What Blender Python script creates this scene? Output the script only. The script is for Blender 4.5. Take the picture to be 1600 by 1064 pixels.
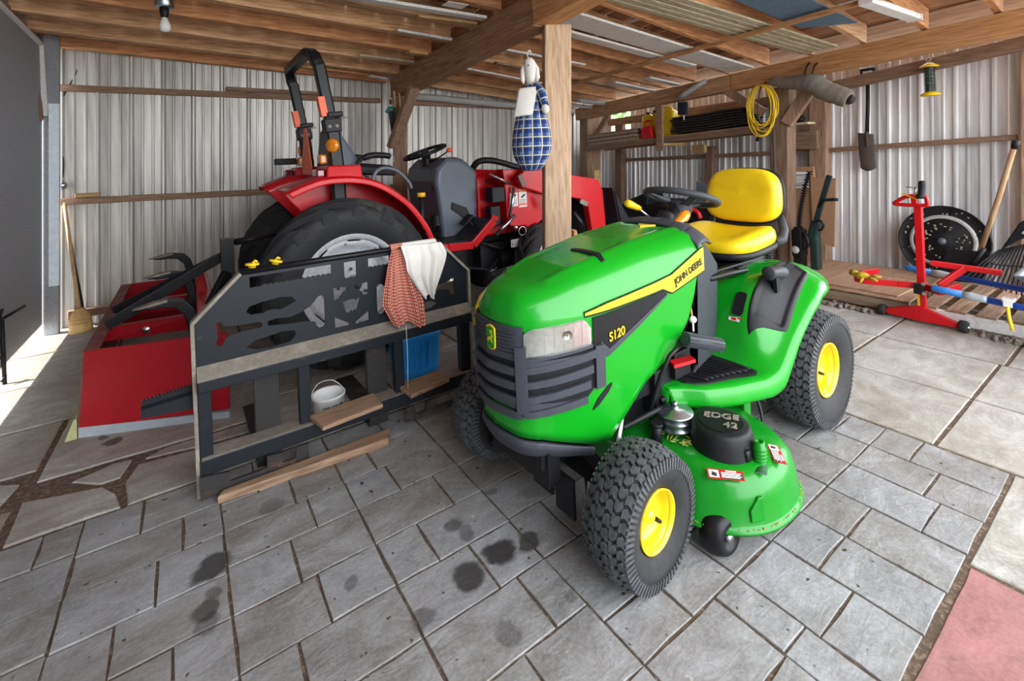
import bpy, bmesh, math, random
from mathutils import Vector, Matrix, Euler
PI = math.pi
R = math.radians
rnd = random.Random(7)
scene = bpy.context.scene
for _o in list(bpy.data.objects):
    bpy.data.objects.remove(_o)
COL = scene.collection

# ------------------------------------------------------------------ camera, sky, sun, exposure
YAW = 0.964793
TILT = math.atan(0.0429)
fwd = Vector((math.cos(YAW), math.sin(YAW), 0))
rt0 = Vector((math.sin(YAW), -math.cos(YAW), 0))
up0 = Vector((0, 0, 1))
rgt = rt0 * math.cos(TILT) - up0 * math.sin(TILT)
upv = rt0 * math.sin(TILT) + up0 * math.cos(TILT)
cam_d = bpy.data.cameras.new('camera')
cam_d.sensor_width = 36.0
cam_d.lens = 737.25 / 1600 * 36
cam_d.shift_y = -(532 - 248.2) / 1600
cam_d.clip_start = 0.02
cam = bpy.data.objects.new('camera', cam_d)
COL.objects.link(cam)
M3 = Matrix((rgt, upv, -fwd)).transposed()
cam.matrix_world = Matrix.Translation((0, 0, 1.25)) @ M3.to_4x4()
scene.camera = cam

world = bpy.data.worlds.new('sky')
scene.world = world
world.use_nodes = True
wn = world.node_tree
wn.nodes['Background'].inputs[0].default_value = (0.90, 0.95, 1.0, 1)
wn.nodes['Background'].inputs[1].default_value = 4.2

def add_light(name, kind, loc, aim, energy, color=(1, 1, 1), size=None, size_y=None):
    d = bpy.data.lights.new(name, kind)
    d.energy = energy
    d.color = color
    if kind == 'AREA':
        d.shape = 'RECTANGLE'
        d.size = size
        d.size_y = size_y
    o = bpy.data.objects.new(name, d)
    COL.objects.link(o)
    o.location = loc
    o.rotation_euler = Vector(aim).to_track_quat('-Z', 'Y').to_euler()
    return o
sun = add_light('sun', 'SUN', (-8, 3, 8), (0.85, -0.22, -0.42), 12.0, (1.0, 0.96, 0.9))
sun.data.angle = R(1.0)

vs = scene.view_settings
vs.view_transform = 'Standard'
vs.look = 'None'
vs.gamma = 1
vs.use_curve_mapping = False
vs.exposure = 0.95
try:
    scene.cycles.max_bounces = 10
    scene.cycles.diffuse_bounces = 6
    scene.cycles.use_denoising = True
    scene.cycles.sample_clamp_indirect = 6
except Exception:
    pass

# ------------------------------------------------------------------ mesh helpers
class MB:
    """Collects shapes, then becomes ONE mesh."""
    def __init__(s):
        s.v = []
        s.f = []
        s.sm = []
        s.mi = []
        s.m = 0
    def add(s, vs_, fs, smooth=False):
        b = len(s.v)
        s.v += [tuple(p) for p in vs_]
        for f in fs:
            s.f.append([b + i for i in f])
            s.sm.append(smooth)
            s.mi.append(s.m)
        return s
    def hexa(s, p):
        # p: 8 points, bottom ring then top ring
        return s.add(p, [(3, 2, 1, 0), (4, 5, 6, 7), (0, 1, 5, 4), (1, 2, 6, 5), (2, 3, 7, 6), (3, 0, 4, 7)])
    def box(s, c, d, rot=None):
        c = Vector(c)
        x, y, z = d[0] / 2, d[1] / 2, d[2] / 2
        p = [Vector(q) for q in ((-x, -y, -z), (x, -y, -z), (x, y, -z), (-x, y, -z), (-x, -y, z), (x, -y, z), (x, y, z), (-x, y, z))]
        if rot is not None:
            m = rot if isinstance(rot, Matrix) else Euler(rot).to_matrix()
            p = [m @ q for q in p]
        return s.hexa([q + c for q in p])
    def bar(s, a, b, w, h, up=(0, 0, 1)):
        # rectangular bar from a to b; w = across, h = along 'up'
        a, b = Vector(a), Vector(b)
        t = (b - a).normalized()
        u = Vector(up)
        sd = t.cross(u)
        if sd.length < 1e-4:
            u = Vector((1, 0, 0)); sd = t.cross(u)
        sd.normalize()
        u = sd.cross(t).normalized()
        o = [(-w / 2, -h / 2), (w / 2, -h / 2), (w / 2, h / 2), (-w / 2, h / 2)]
        return s.hexa([a + sd * i + u * j for i, j in o] + [b + sd * i + u * j for i, j in o])
    def ring_loft(s, rings, closed=True, cap=True, smooth=True, loop=False):
        n = len(rings[0])
        b = len(s.v)
        for r in rings:
            s.v += [tuple(p) for p in r]
        m = len(rings)
        for i in range(m if loop else m - 1):
            i2 = (i + 1) % m
            for j in range(n if closed else n - 1):
                k = (j + 1) % n
                s.f.append([b + i * n + j, b + i * n + k, b + i2 * n + k, b + i2 * n + j])
                s.sm.append(smooth); s.mi.append(s.m)
        if cap and closed and not loop:
            s.f.append([b + j for j in range(n)][::-1]); s.sm.append(False); s.mi.append(s.m)
            s.f.append([b + (m - 1) * n + j for j in range(n)]); s.sm.append(False); s.mi.append(s.m)
        return s
    def tube(s, pts, r, n=10, cap=True, closed=False, flat=None):
        pts = [Vector(p) for p in pts]
        rings = []
        m = len(pts)
        prev = None
        for i, p in enumerate(pts):
            if closed:
                t = pts[(i + 1) % m] - pts[i - 1]
            else:
                t = pts[min(i + 1, m - 1)] - pts[max(i - 1, 0)]
            t.normalize()
            if prev is None:
                u = Vector((0, 0, 1)) if abs(t.z) < 0.9 else Vector((1, 0, 0))
                u = (u - t * u.dot(t)).normalized()
            else:
                u = prev - t * prev.dot(t)
                u.normalize()
            prev = u
            w = t.cross(u)
            rr = r[i] if isinstance(r, (list, tuple)) else r
            fl = flat or 1
            rings.append([p + u * (rr * math.cos(2 * PI * k / n)) + w * (rr * fl * math.sin(2 * PI * k / n)) for k in range(n)])
        return s.ring_loft(rings, True, cap, True, closed)
    def cyl(s, a, b, r0, r1=None, n=20, cap=True):
        return s.tube([a, b], [r0, r0 if r1 is None else r1], n, cap)
    def lathe(s, prof, org, axis=(0, 0, 1), n=32, smooth=True, cap=False):
        # prof: (radius, height along axis)
        ax = Vector(axis).normalized()
        u = Vector((1, 0, 0)) if abs(ax.x) < 0.9 else Vector((0, 1, 0))
        u = (u - ax * u.dot(ax)).normalized()
        w = ax.cross(u)
        o = Vector(org)
        rings = [[o + ax * h + (u * math.cos(2 * PI * k / n) + w * math.sin(2 * PI * k / n)) * r for k in range(n)] for r, h in prof]
        return s.ring_loft(rings, True, cap, smooth)
    def sphere(s, c, r, n=16, m=10, sc=(1, 1, 1), rot=None):
        rings = []
        for i in range(m + 1):
            a = -PI / 2 + PI * i / m
            ring = []
            for k in range(n):
                p = Vector((math.cos(a) * math.cos(2 * PI * k / n) * sc[0], math.cos(a) * math.sin(2 * PI * k / n) * sc[1], math.sin(a) * sc[2])) * r
                if rot is not None:
                    p = Euler(rot).to_matrix() @ p
                ring.append(p + Vector(c))
            rings.append(ring)
        return s.ring_loft(rings, True, False, True)
    def grid(s, fn, nu, nv, smooth=True):
        b = len(s.v)
        for i in range(nu + 1):
            for j in range(nv + 1):
                s.v.append(tuple(fn(i / nu, j / nv)))
        for i in range(nu):
            for j in range(nv):
                a = b + i * (nv + 1) + j
                s.f.append([a, a + nv + 1, a + nv + 2, a + 1]); s.sm.append(smooth); s.mi.append(s.m)
        return s
    def prism(s, outline, fn, d):
        # outline: 2-D points; fn(a, b, t) -> 3-D point for t in (0, d)
        n = len(outline)
        p = [fn(a, b, 0) for a, b in outline] + [fn(a, b, d) for a, b in outline]
        fs = [list(range(n))[::-1], list(range(n, 2 * n))]
        for i in range(n):
            k = (i + 1) % n
            fs.append([i, k, n + k, n + i])
        return s.add(p, fs)
    def xf(s, fn, start=0):
        s.v[start:] = [tuple(fn(Vector(p))) for p in s.v[start:]]
        return s

def obj(name, mb, mat, parent=None, bevel=0, subsurf=0, solid=0, loc=None, rot=None, world_pts=False, auto=True):
    me = bpy.data.meshes.new(name)
    v = mb.v
    if parent is not None and world_pts:
        off = root_of(parent).location
        v = [(p[0] - off.x, p[1] - off.y, p[2] - off.z) for p in v]
    me.from_pydata(v, [], mb.f)
    me.polygons.foreach_set('use_smooth', mb.sm)
    mats = mat if isinstance(mat, (list, tuple)) else [mat]
    for m in mats:
        me.materials.append(m)
    if len(mats) > 1:
        me.polygons.foreach_set('material_index', mb.mi)
    bm = bmesh.new()
    bm.from_mesh(me)
    if subsurf or solid:
        bmesh.ops.remove_doubles(bm, verts=bm.verts, dist=1e-5)
    bmesh.ops.recalc_face_normals(bm, faces=bm.faces)
    bm.to_mesh(me)
    bm.free()
    me.update()
    o = bpy.data.objects.new(name, me)
    COL.objects.link(o)
    if parent is not None:
        o.parent = parent
    if loc is not None:
        o.location = loc
    if rot is not None:
        o.rotation_euler = rot
    if solid:
        md = o.modifiers.new('solid', 'SOLIDIFY'); md.thickness = solid; md.offset = -1
    if bevel:
        md = o.modifiers.new('bevel', 'BEVEL'); md.width = bevel; md.segments = 2; md.limit_method = 'ANGLE'; md.angle_limit = R(40)
    if subsurf:
        md = o.modifiers.new('sub', 'SUBSURF'); md.levels = subsurf; md.render_levels = subsurf
    return o

def root_of(o):
    while o.parent is not None:
        o = o.parent
    return o

def tag(o, label, cat, group=None, kind=None):
    o['label'] = label
    o['category'] = cat
    if group:
        o['group'] = group
    if kind:
        o['kind'] = kind
    return o

def thing(name, label, cat, loc=(0, 0, 0), group=None, rotz=0):
    o = bpy.data.objects.new(name, None)
    COL.objects.link(o)
    o.location = loc
    o.rotation_euler = (0, 0, rotz)
    o.empty_display_size = 0.05
    return tag(o, label, cat, group)

def struct(name, mb, mat, label, cat, group=None, **k):
    return tag(obj(name, mb, mat, **k), label, cat, group, 'structure')

def solo(name, mb, mat, label, cat, group=None, **k):
    return tag(obj(name, mb, mat, **k), label, cat, group)

def catmull(pts, n=8, closed=False):
    P = [Vector(p) for p in pts]
    out = []
    m = len(P)
    for i in range(m if closed else m - 1):
        p0 = P[i - 1] if (closed or i > 0) else P[i]
        p1 = P[i]
        p2 = P[(i + 1) % m]
        p3 = P[(i + 2) % m] if (closed or i + 2 < m) else P[min(i + 1, m - 1)]
        for k in range(n):
            t = k / n
            out.append(0.5 * ((2 * p1) + (p2 - p0) * t + (2 * p0 - 5 * p1 + 4 * p2 - p3) * t * t + (3 * p1 - p0 - 3 * p2 + p3) * t ** 3))
    if not closed:
        out.append(P[-1])
    return out

def interp(tab, x):
    if x <= tab[0][0]:
        return tab[0][1]
    for (a, b), (c, d) in zip(tab, tab[1:]):
        if x <= c:
            return b + (d - b) * (x - a) / (c - a)
    return tab[-1][1]

def sstep(t):
    t = max(0.0, min(1.0, t))
    return t * t * (3 - 2 * t)

# ------------------------------------------------------------------ materials
def new_mat(name):
    m = bpy.data.materials.new(name)
    m.use_nodes = True
    nt = m.node_tree
    return m, nt, nt.nodes['Principled BSDF']

def nd(nt, t, **k):
    n = nt.nodes.new(t)
    for a, b in k.items():
        setattr(n, a, b)
    return n

def ramp(nt, fac, stops):
    r = nd(nt, 'ShaderNodeValToRGB')
    e = r.color_ramp.elements
    while len(e) > 2:
        e.remove(e[-1])
    for i, (p, c) in enumerate(stops):
        if i < 2:
            e[i].position = p; e[i].color = (*c, 1)
        else:
            x = e.new(p); x.color = (*c, 1)
    nt.links.new(fac, r.inputs[0])
    return r.outputs[0]

def mixc(nt, fac, a, b, mode='MIX'):
    n = nd(nt, 'ShaderNodeMix', data_type='RGBA', blend_type=mode)
    for i, x in ((0, fac), (6, a), (7, b)):
        if hasattr(x, 'is_linked'):
            nt.links.new(x, n.inputs[i])
        elif i == 0:
            n.inputs[0].default_value = x
        else:
            n.inputs[i].default_value = (*x, 1)
    return n.outputs[2]

def noise(nt, scale=5, detail=4, rough=0.6, vec=None, dist=0):
    n = nd(nt, 'ShaderNodeTexNoise')
    n.inputs['Scale'].default_value = scale
    n.inputs['Detail'].default_value = detail
    n.inputs['Roughness'].default_value = rough
    n.inputs['Distortion'].default_value = dist
    if vec is not None:
        nt.links.new(vec, n.inputs['Vector'])
    return n.outputs['Fac']

def coords(nt, scale=(1, 1, 1), which='Object', rot=(0, 0, 0)):
    t = nd(nt, 'ShaderNodeTexCoord')
    mp = nd(nt, 'ShaderNodeMapping')
    mp.inputs['Scale'].default_value = scale
    mp.inputs['Rotation'].default_value = rot
    nt.links.new(t.outputs[which], mp.inputs['Vector'])
    return mp.outputs['Vector']

def bump(nt, b, h, strength=0.3, dist=0.01):
    n = nd(nt, 'ShaderNodeBump')
    n.inputs['Strength'].default_value = strength
    n.inputs['Distance'].default_value = dist
    nt.links.new(h, n.inputs['Height'])
    nt.links.new(n.outputs[0], b.inputs['Normal'])

def plain(name, col, rough=0.5, metal=0.0, var=0.12, scale=20, coat=0.0, bmp=0.0, alpha=None, spec=0.5):
    m, nt, b = new_mat(name)
    f = noise(nt, scale, 5, 0.65, coords(nt))
    d = tuple(max(0, c * (1 - var)) for c in col)
    l = tuple(min(1, c * (1 + var)) for c in col)
    nt.links.new(ramp(nt, f, [(0.3, d), (0.7, l)]), b.inputs['Base Color'])
    b.inputs['Roughness'].default_value = rough
    b.inputs['Metallic'].default_value = metal
    b.inputs['Coat Weight'].default_value = coat
    b.inputs['Coat Roughness'].default_value = 0.08
    b.inputs['Specular IOR Level'].default_value = spec
    if bmp:
        bump(nt, b, f, bmp, 0.005)
    return m

def worn(name, col, wear, amount=0.5, rough=0.5, scale=9, metal=0.0, bmp=0.1):
    # paint with dust / rust patches of their own
    m, nt, b = new_mat(name)
    v = coords(nt)
    f = noise(nt, scale, 8, 0.72, v, 0.4)
    f2 = noise(nt, 60, 3, 0.6, v)
    c = ramp(nt, f, [(amount, col), (min(1, amount + 0.14), wear)])
    c = mixc(nt, 0.18, c, ramp(nt, f2, [(0.3, (0.02, 0.02, 0.02)), (0.7, tuple(min(1, x * 1.8) for x in col))]))
    nt.links.new(c, b.inputs['Base Color'])
    b.inputs['Roughness'].default_value = rough
    b.inputs['Metallic'].default_value = metal
    b.inputs['Specular IOR Level'].default_value = 0.3
    if bmp:
        bump(nt, b, f2, bmp, 0.003)
    return m

def wood(name, dark, mid, light, axis='x', rough=0.75, fine=1.0, knots=True):
    m, nt, b = new_mat(name)
    s = {'x': (0.7, 9, 9), 'y': (9, 0.7, 9), 'z': (9, 9, 0.7)}[axis]
    s = tuple(q * fine for q in s)
    oi = nd(nt, 'ShaderNodeObjectInfo')
    t = nd(nt, 'ShaderNodeTexCoord')
    ad = nd(nt, 'ShaderNodeVectorMath', operation='MULTIPLY_ADD')
    cb = nd(nt, 'ShaderNodeCombineXYZ')
    for k in range(3):
        nt.links.new(oi.outputs['Random'], cb.inputs[k])
    nt.links.new(cb.outputs[0], ad.inputs[0])
    ad.inputs[1].default_value = (13, 7, 5)
    nt.links.new(t.outputs['Object'], ad.inputs[2])
    mp = nd(nt, 'ShaderNodeMapping')
    mp.inputs['Scale'].default_value = s
    nt.links.new(ad.outputs[0], mp.inputs['Vector'])
    v = mp.outputs['Vector']
    f = noise(nt, 2.2, 6, 0.62, v, 1.2)
    c = ramp(nt, f, [(0.28, dark), (0.5, mid), (0.72, light)])
    f2 = noise(nt, 9, 3, 0.5, v, 0.6)
    c = mixc(nt, 0.45, c, ramp(nt, f2, [(0.35, tuple(q * 0.55 for q in mid)), (0.6, light)]))
    hs = nd(nt, 'ShaderNodeHueSaturation')
    mr = nd(nt, 'ShaderNodeMapRange')
    nt.links.new(oi.outputs['Random'], mr.inputs[0])
    mr.inputs[3].default_value = 0.75
    mr.inputs[4].default_value = 1.2
    nt.links.new(mr.outputs[0], hs.inputs['Value'])
    nt.links.new(c, hs.inputs['Color'])
    nt.links.new(hs.outputs[0], b.inputs['Base Color'])
    b.inputs['Roughness'].default_value = rough
    bump(nt, b, f2, 0.35, 0.004)
    return m

MT = {}
MT['joist'] = wood('joist_wood', (0.30, 0.12, 0.05), (0.62, 0.32, 0.15), (0.86, 0.58, 0.34), 'x')
MT['joist_old'] = wood('old_joist_wood', (0.18, 0.065, 0.025), (0.50, 0.21, 0.085), (0.74, 0.40, 0.19), 'x')
MT['beam'] = wood('beam_wood', (0.16, 0.07, 0.03), (0.38, 0.19, 0.09), (0.60, 0.36, 0.19), 'y')
MT['beam_light'] = wood('light_beam_wood', (0.30, 0.115, 0.04), (0.58, 0.25, 0.09), (0.74, 0.42, 0.19), 'y')
MT['post'] = wood('post_wood', (0.36, 0.20, 0.11), (0.60, 0.39, 0.24), (0.78, 0.56, 0.38), 'z')
MT['post_dark'] = wood('dark_post_wood', (0.13, 0.066, 0.038), (0.27, 0.155, 0.095), (0.40, 0.26, 0.17), 'z')
MT['girt'] = wood('girt_wood', (0.14, 0.075, 0.045), (0.25, 0.145, 0.09), (0.36, 0.23, 0.15), 'x')
MT['girt_y'] = wood('girt_wood_side', (0.14, 0.075, 0.045), (0.25, 0.145, 0.09), (0.36, 0.23, 0.15), 'y')
MT['plank_yellow'] = wood('yellow_pine', (0.46, 0.26, 0.09), (0.62, 0.38, 0.15), (0.76, 0.52, 0.25), 'x')
MT['plank_old'] = wood('weathered_plank', (0.11, 0.06, 0.035), (0.26, 0.15, 0.085), (0.42, 0.28, 0.18), 'x')
MT['plank_beige'] = wood('beige_strip', (0.30, 0.24, 0.14), (0.47, 0.40, 0.26), (0.60, 0.54, 0.38), 'x')
MT['deck'] = wood('roof_deck_wood', (0.16, 0.07, 0.032), (0.36, 0.175, 0.085), (0.52, 0.30, 0.16), 'y')
MT['plywood'] = wood('plywood', (0.30, 0.165, 0.10), (0.42, 0.25, 0.155), (0.52, 0.33, 0.215), 'x', 0.7, 0.5)
MT['pallet'] = wood('pallet_wood', (0.22, 0.13, 0.08), (0.38, 0.25, 0.16), (0.52, 0.38, 0.26), 'y')
MT['handle'] = wood('handle_wood', (0.28, 0.15, 0.07), (0.46, 0.27, 0.13), (0.60, 0.39, 0.21), 'z')
MT['white_wood'] = worn('white_painted_wood', (0.78, 0.77, 0.74), (0.52, 0.48, 0.42), 0.55, 0.6)
MT['white'] = plain('white_paint', (0.80, 0.80, 0.78), 0.5, 0, 0.06)
MT['black'] = plain('black_plastic', (0.010, 0.010, 0.012), 0.5, 0, 0.3, spec=0.3)
MT['black_gloss'] = plain('gloss_black_paint', (0.007, 0.007, 0.009), 0.40, 0, 0.3, coat=0.0, spec=0.3)
MT['dark_grey'] = plain('dark_grey_plastic', (0.045, 0.049, 0.058), 0.5, 0, 0.15, spec=0.3)
MT['grille'] = plain('grille_grey_plastic', (0.052, 0.055, 0.068), 0.48, 0, 0.1, 60, spec=0.3)
MT['rubber'] = plain('tyre_rubber', (0.018, 0.018, 0.019), 0.7, 0, 0.4, 40, bmp=0.2)
MT['tread'] = plain('dusty_lit_tread_rubber', (0.060, 0.063, 0.068), 0.6, 0, 0.5, 45, bmp=0.2)  # dust, and light on the block faces put into a paler grey
MT['rubber_dusty'] = worn('dusty_tyre_rubber', (0.026, 0.026, 0.028), (0.12, 0.10, 0.08), 0.56, 0.8, 6)
MT['steel'] = plain('bright_steel', (0.62, 0.62, 0.62), 0.3, 1.0, 0.1)
MT['zinc'] = plain('zinc_plated_steel', (0.45, 0.50, 0.55), 0.28, 1.0, 0.2)
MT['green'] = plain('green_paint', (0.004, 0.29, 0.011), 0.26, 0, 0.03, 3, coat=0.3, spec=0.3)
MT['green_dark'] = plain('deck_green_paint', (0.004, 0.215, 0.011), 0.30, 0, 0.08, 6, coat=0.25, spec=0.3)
MT['yellow'] = plain('yellow_vinyl', (0.90, 0.62, 0.008), 0.38, 0, 0.03, 8)
MT['yellow_rim'] = plain('yellow_rim_paint', (0.88, 0.58, 0.006), 0.32, 0, 0.04, 8, coat=0.3)
MT['red'] = plain('red_paint', (0.55, 0.003, 0.008), 0.35, 0, 0.06, 5, coat=0.2, spec=0.3)
MT['red_worn'] = worn('dusty_red_paint', (0.36, 0.003, 0.010), (0.27, 0.03, 0.035), 0.60, 0.45, 5)
MT['red_dusty'] = worn('dusted_red_edge', (0.20, 0.055, 0.05), (0.30, 0.16, 0.13), 0.5, 0.7, 12)
MT['iron'] = worn('black_attachment_paint', (0.012, 0.015, 0.020), (0.085, 0.088, 0.09), 0.62, 0.36, 7)
MT['iron_dusty'] = worn('dust_covered_iron', (0.23, 0.20, 0.165), (0.34, 0.30, 0.25), 0.5, 0.85, 10)
MT['iron_rust'] = worn('rusty_black_iron', (0.030, 0.027, 0.027), (0.17, 0.085, 0.045), 0.55, 0.6, 8)
MT['orange'] = plain('orange_marker', (0.90, 0.13, 0.03), 0.45, 0, 0.05)
MT['amber'] = plain('amber_lens', (0.75, 0.24, 0.01), 0.2, 0, 0.2, 40, coat=0.5)
MT['lens_red'] = plain('red_lens', (0.16, 0.004, 0.012), 0.12, 0, 0.2, 40, coat=0.8)
MT['grey_panel'] = plain('grey_plastic_panel', (0.105, 0.125, 0.155), 0.42, 0, 0.12, 4)
MT['silver'] = worn('silver_wheel_paint', (0.50, 0.51, 0.53), (0.42, 0.38, 0.34), 0.62, 0.38, 5)
MT['blue'] = plain('blue_plastic', (0.015, 0.27, 0.72), 0.35, 0, 0.05)
MT['blue_paint'] = plain('blue_handle_paint', (0.012, 0.09, 0.60), 0.32, 0, 0.08)
MT['blue_grip'] = plain('blue_grip', (0.02, 0.17, 0.52), 0.5, 0, 0.1)
MT['tape'] = plain('silver_tape', (0.42, 0.46, 0.50), 0.5, 0.2, 0.1)
MT['yellow_plastic'] = plain('yellow_plastic', (0.82, 0.55, 0.01), 0.42, 0, 0.08)
MT['red_plastic'] = plain('red_plastic', (0.60, 0.008, 0.015), 0.4, 0, 0.08)
MT['cardboard'] = plain('cardboard', (0.36, 0.20, 0.11), 0.85, 0, 0.1)
MT['canvas'] = plain('grey_canvas', (0.20, 0.175, 0.145), 0.9, 0, 0.1, 30, bmp=0.2)
MT['black_fabric'] = plain('black_sheet', (0.020, 0.017, 0.016), 0.7, 0, 0.4, 30, bmp=0.3)
MT['cotton'] = plain('white_cotton', (0.74, 0.71, 0.66), 0.95, 0, 0.08, 8, bmp=0.2)
MT['straw'] = wood('broom_straw', (0.36, 0.20, 0.07), (0.55, 0.34, 0.13), (0.68, 0.46, 0.2), 'z', 0.85, 4)
MT['paper'] = plain('paper_label', (0.80, 0.78, 0.74), 0.7, 0, 0.03)
MT['ink'] = plain('printing_ink', (0.03, 0.03, 0.03), 0.7, 0, 0.1)
MT['wire'] = plain('galvanised_wire', (0.5, 0.5, 0.48), 0.4, 0.8, 0.1)
MT['pvc'] = worn('dusty_plastic_pipe', (0.42, 0.42, 0.41), (0.30, 0.29, 0.27), 0.55, 0.5, 6)
MT['glove'] = plain('yellow_glove_leather', (0.50, 0.34, 0.02), 0.8, 0, 0.25, 40)
MT['bulb'] = plain('frosted_bulb', (0.86, 0.85, 0.80), 0.15, 0, 0.02)

def metal_wall(name, base, dirt, rough, metal):
    m, nt, b = new_mat(name)
    v = coords(nt, (1.2, 1.2, 0.5))
    f = noise(nt, 2.6, 7, 0.68, v, 0.4)
    stv = noise(nt, 16, 3, 0.6, coords(nt, (1, 1, 0.03)))
    g = noise(nt, 45, 3, 0.6, coords(nt, (1, 1, 0.25)))
    c = ramp(nt, f, [(0.35, base), (0.75, dirt)])
    c = mixc(nt, 0.25, c, ramp(nt, g, [(0.3, tuple(q * 0.6 for q in base)), (0.7, tuple(min(1, q * 1.25) for q in base))]))
    c = mixc(nt, 0.55, c, ramp(nt, stv, [(0.36, tuple(q * 0.42 for q in base)), (0.62, tuple(min(1, q * 1.2) for q in base))]), 'MIX')
    nt.links.new(c, b.inputs['Base Color'])
    b.inputs['Metallic'].default_value = metal
    b.inputs['Roughness'].default_value = rough
    bump(nt, b, f, 0.15, 0.02)
    return m
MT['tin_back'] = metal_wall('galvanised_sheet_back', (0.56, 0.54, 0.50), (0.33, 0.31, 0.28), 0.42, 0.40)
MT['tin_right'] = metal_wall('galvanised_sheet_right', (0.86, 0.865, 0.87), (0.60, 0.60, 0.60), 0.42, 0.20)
MT['door_grey'] = worn('grey_door_paint', (0.27, 0.275, 0.30), (0.33, 0.33, 0.34), 0.6, 0.55, 2.5)
MT['wrap'] = plain('pale_blue_backlit_sheet', (0.78, 0.88, 0.97), 0.6, 0, 0.1, 30)  # daylight from behind the strip is put into this pale colour
# ------------------------------------------------------------------ the shed (it leans a little)
UX, UY = 0.035, -0.024
def lean(p):
    return Vector((p[0] + UX * p[2], p[1] + UY * p[2], p[2]))

def Jz(x, y):
    """underside of the ceiling joists"""
    a = 2.617 - 0.05 * min(x, 2) - 0.0636 * y
    if x > 2:
        a = a + (2.145 - 0.04 * y - a) * (x - 2) / 2.75
    return a

# --- floor: bedding, slate pavers, concrete slabs
def slab(mb, poly, z, gap=0.0045, chamf=0.0016, jit=0.0035, bottom=-0.02):
    n = len(poly)
    c = Vector((sum(p[0] for p in poly) / n, sum(p[1] for p in poly) / n))
    # densify edges so the joint wavers like riven stone
    pts = []
    for i in range(n):
        a, b = Vector(poly[i]), Vector(poly[(i + 1) % n])
        k = max(1, int((b - a).length / 0.07))
        for j in range(k):
            pts.append(a.lerp(b, j / k))
    def inset(d, jj):
        out = []
        for i, p in enumerate(pts):
            q = pts[i - 1]; r = pts[(i + 1) % len(pts)]
            t = (r - q).normalized()
            nrm = Vector((-t.y, t.x))
            if nrm.dot(c - p) < 0:
                nrm = -nrm
            out.append(p + nrm * (d + jj[i]))
        return out
    jj = [rnd.uniform(-jit, jit) * 0.7 for _ in pts]
    o = inset(gap, jj)
    i_ = inset(gap + chamf, jj)
    zz = z + rnd.uniform(-0.0015, 0.0015)
    m = len(pts)
    b = [(p.x, p.y, bottom) for p in o] + [(p.x, p.y, zz - chamf) for p in o] + [(p.x, p.y, zz) for p in i_]
    fs = []
    for k in range(m):
        l = (k + 1) % m
        fs.append([k, l, m + l, m + k])
        fs.append([m + k, m + l, 2 * m + l, 2 * m + k])
    fs.append([2 * m + k for k in range(m)])
    mb.add(b, fs)

def rect(x0, x1, y0, y1):
    return [(x0, y0), (x1, y0), (x1, y1), (x0, y1)]

fl = MB()
fl.m = 0
fl.add([(-1.1, -0.9, -0.005), (5.6, -0.9, -0.005), (5.6, 5.7, -0.005), (-1.1, 5.7, -0.005)], [(0, 1, 2, 3)])
XS = [-1.165, -0.755, -0.345, 0.065, 0.472, 0.879, 1.286, 1.69, 2.098, 2.484]
YS = [-0.355, 0.03, 0.415, 0.795, 1.184, 1.566, 1.942, 2.326]
fl.m = 1
def cell_h(i, j, ym, xt, xb):
    """a bay split by a joint along x, then each half by a joint along y"""
    x0, x1, y0, y1 = XS[i], XS[i + 1], YS[j], YS[j + 1]
    for (a, b, xs) in ((ym, y1, xt), (y0, ym, xb)):
        if xs is None:
            slab(fl, rect(x0, x1, a, b), 0)
        else:
            slab(fl, rect(x0, xs, a, b), 0)
            slab(fl, rect(xs, x1, a, b), 0)
def cell_v(i, j, xm, yl, yr):
    x0, x1, y0, y1 = XS[i], XS[i + 1], YS[j], YS[j + 1]
    for (a, b, ys) in ((x0, xm, yl), (xm, x1, yr)):
        slab(fl, rect(a, b, y0, ys), 0)
        slab(fl, rect(a, b, ys, y1), 0)
known_h = {(3, 6): (2.10, 0.19, 0.298), (4, 6): (2.12, 0.72, 0.605), (2, 6): (2.125, -0.173, -0.05), (1, 6): (2.155, -0.452, -0.62),
           (3, 5): (1.765, 0.335, 0.246), (4, 5): (1.762, 0.637, 0.766), (2, 5): (1.742, -0.116, -0.207), (1, 5): (1.75, -0.6, -0.48),
           (3, 4): (1.378, 0.288, 0.2), (4, 4): (1.378, 0.614, 0.714), (5, 4): (1.388, 1.104, 1.018), (2, 4): (1.37, -0.07, -0.2),
           (3, 3): (0.99, 0.19, 0.304), (4, 3): (0.993, 0.77, 0.66), (2, 3): (0.99, -0.2, -0.1)}
known_v = {(5, 2): (1.174, 0.6, 0.605), (6, 2): (1.494, 0.571, 0.662), (7, 2): (1.895, 0.66, 0.526), (8, 2): (2.29, 0.573, 0.666),
           (5, 3): (1.08, 0.93, 1.03), (8, 3): (2.29, 0.99, 0.93), (7, 3): (1.9, 0.98, 1.05)}
for i in range(len(XS) - 1):
    for j in range(len(YS) - 1):
        if j < 2 and i > 4:
            continue
        if (i, j) in known_h:
            cell_h(i, j, *known_h[(i, j)])
        elif (i, j) in known_v:
            cell_v(i, j, *known_v[(i, j)])
        elif i > 5:
            xm = XS[i] + 0.2
            cell_v(i, j, xm, YS[j] + rnd.uniform(0.14, 0.24), YS[j] + rnd.uniform(0.14, 0.24))
        else:
            cell_h(i, j, YS[j] + 0.19, XS[i] + rnd.uniform(0.14, 0.27), XS[i] + rnd.uniform(0.14, 0.27))
# bays nearest the camera on the right
for i in (5,):
    for j in (0, 1):
        cell_h(i, j, YS[j] + 0.19, XS[i] + 0.2, XS[i] + 0.25)
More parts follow.
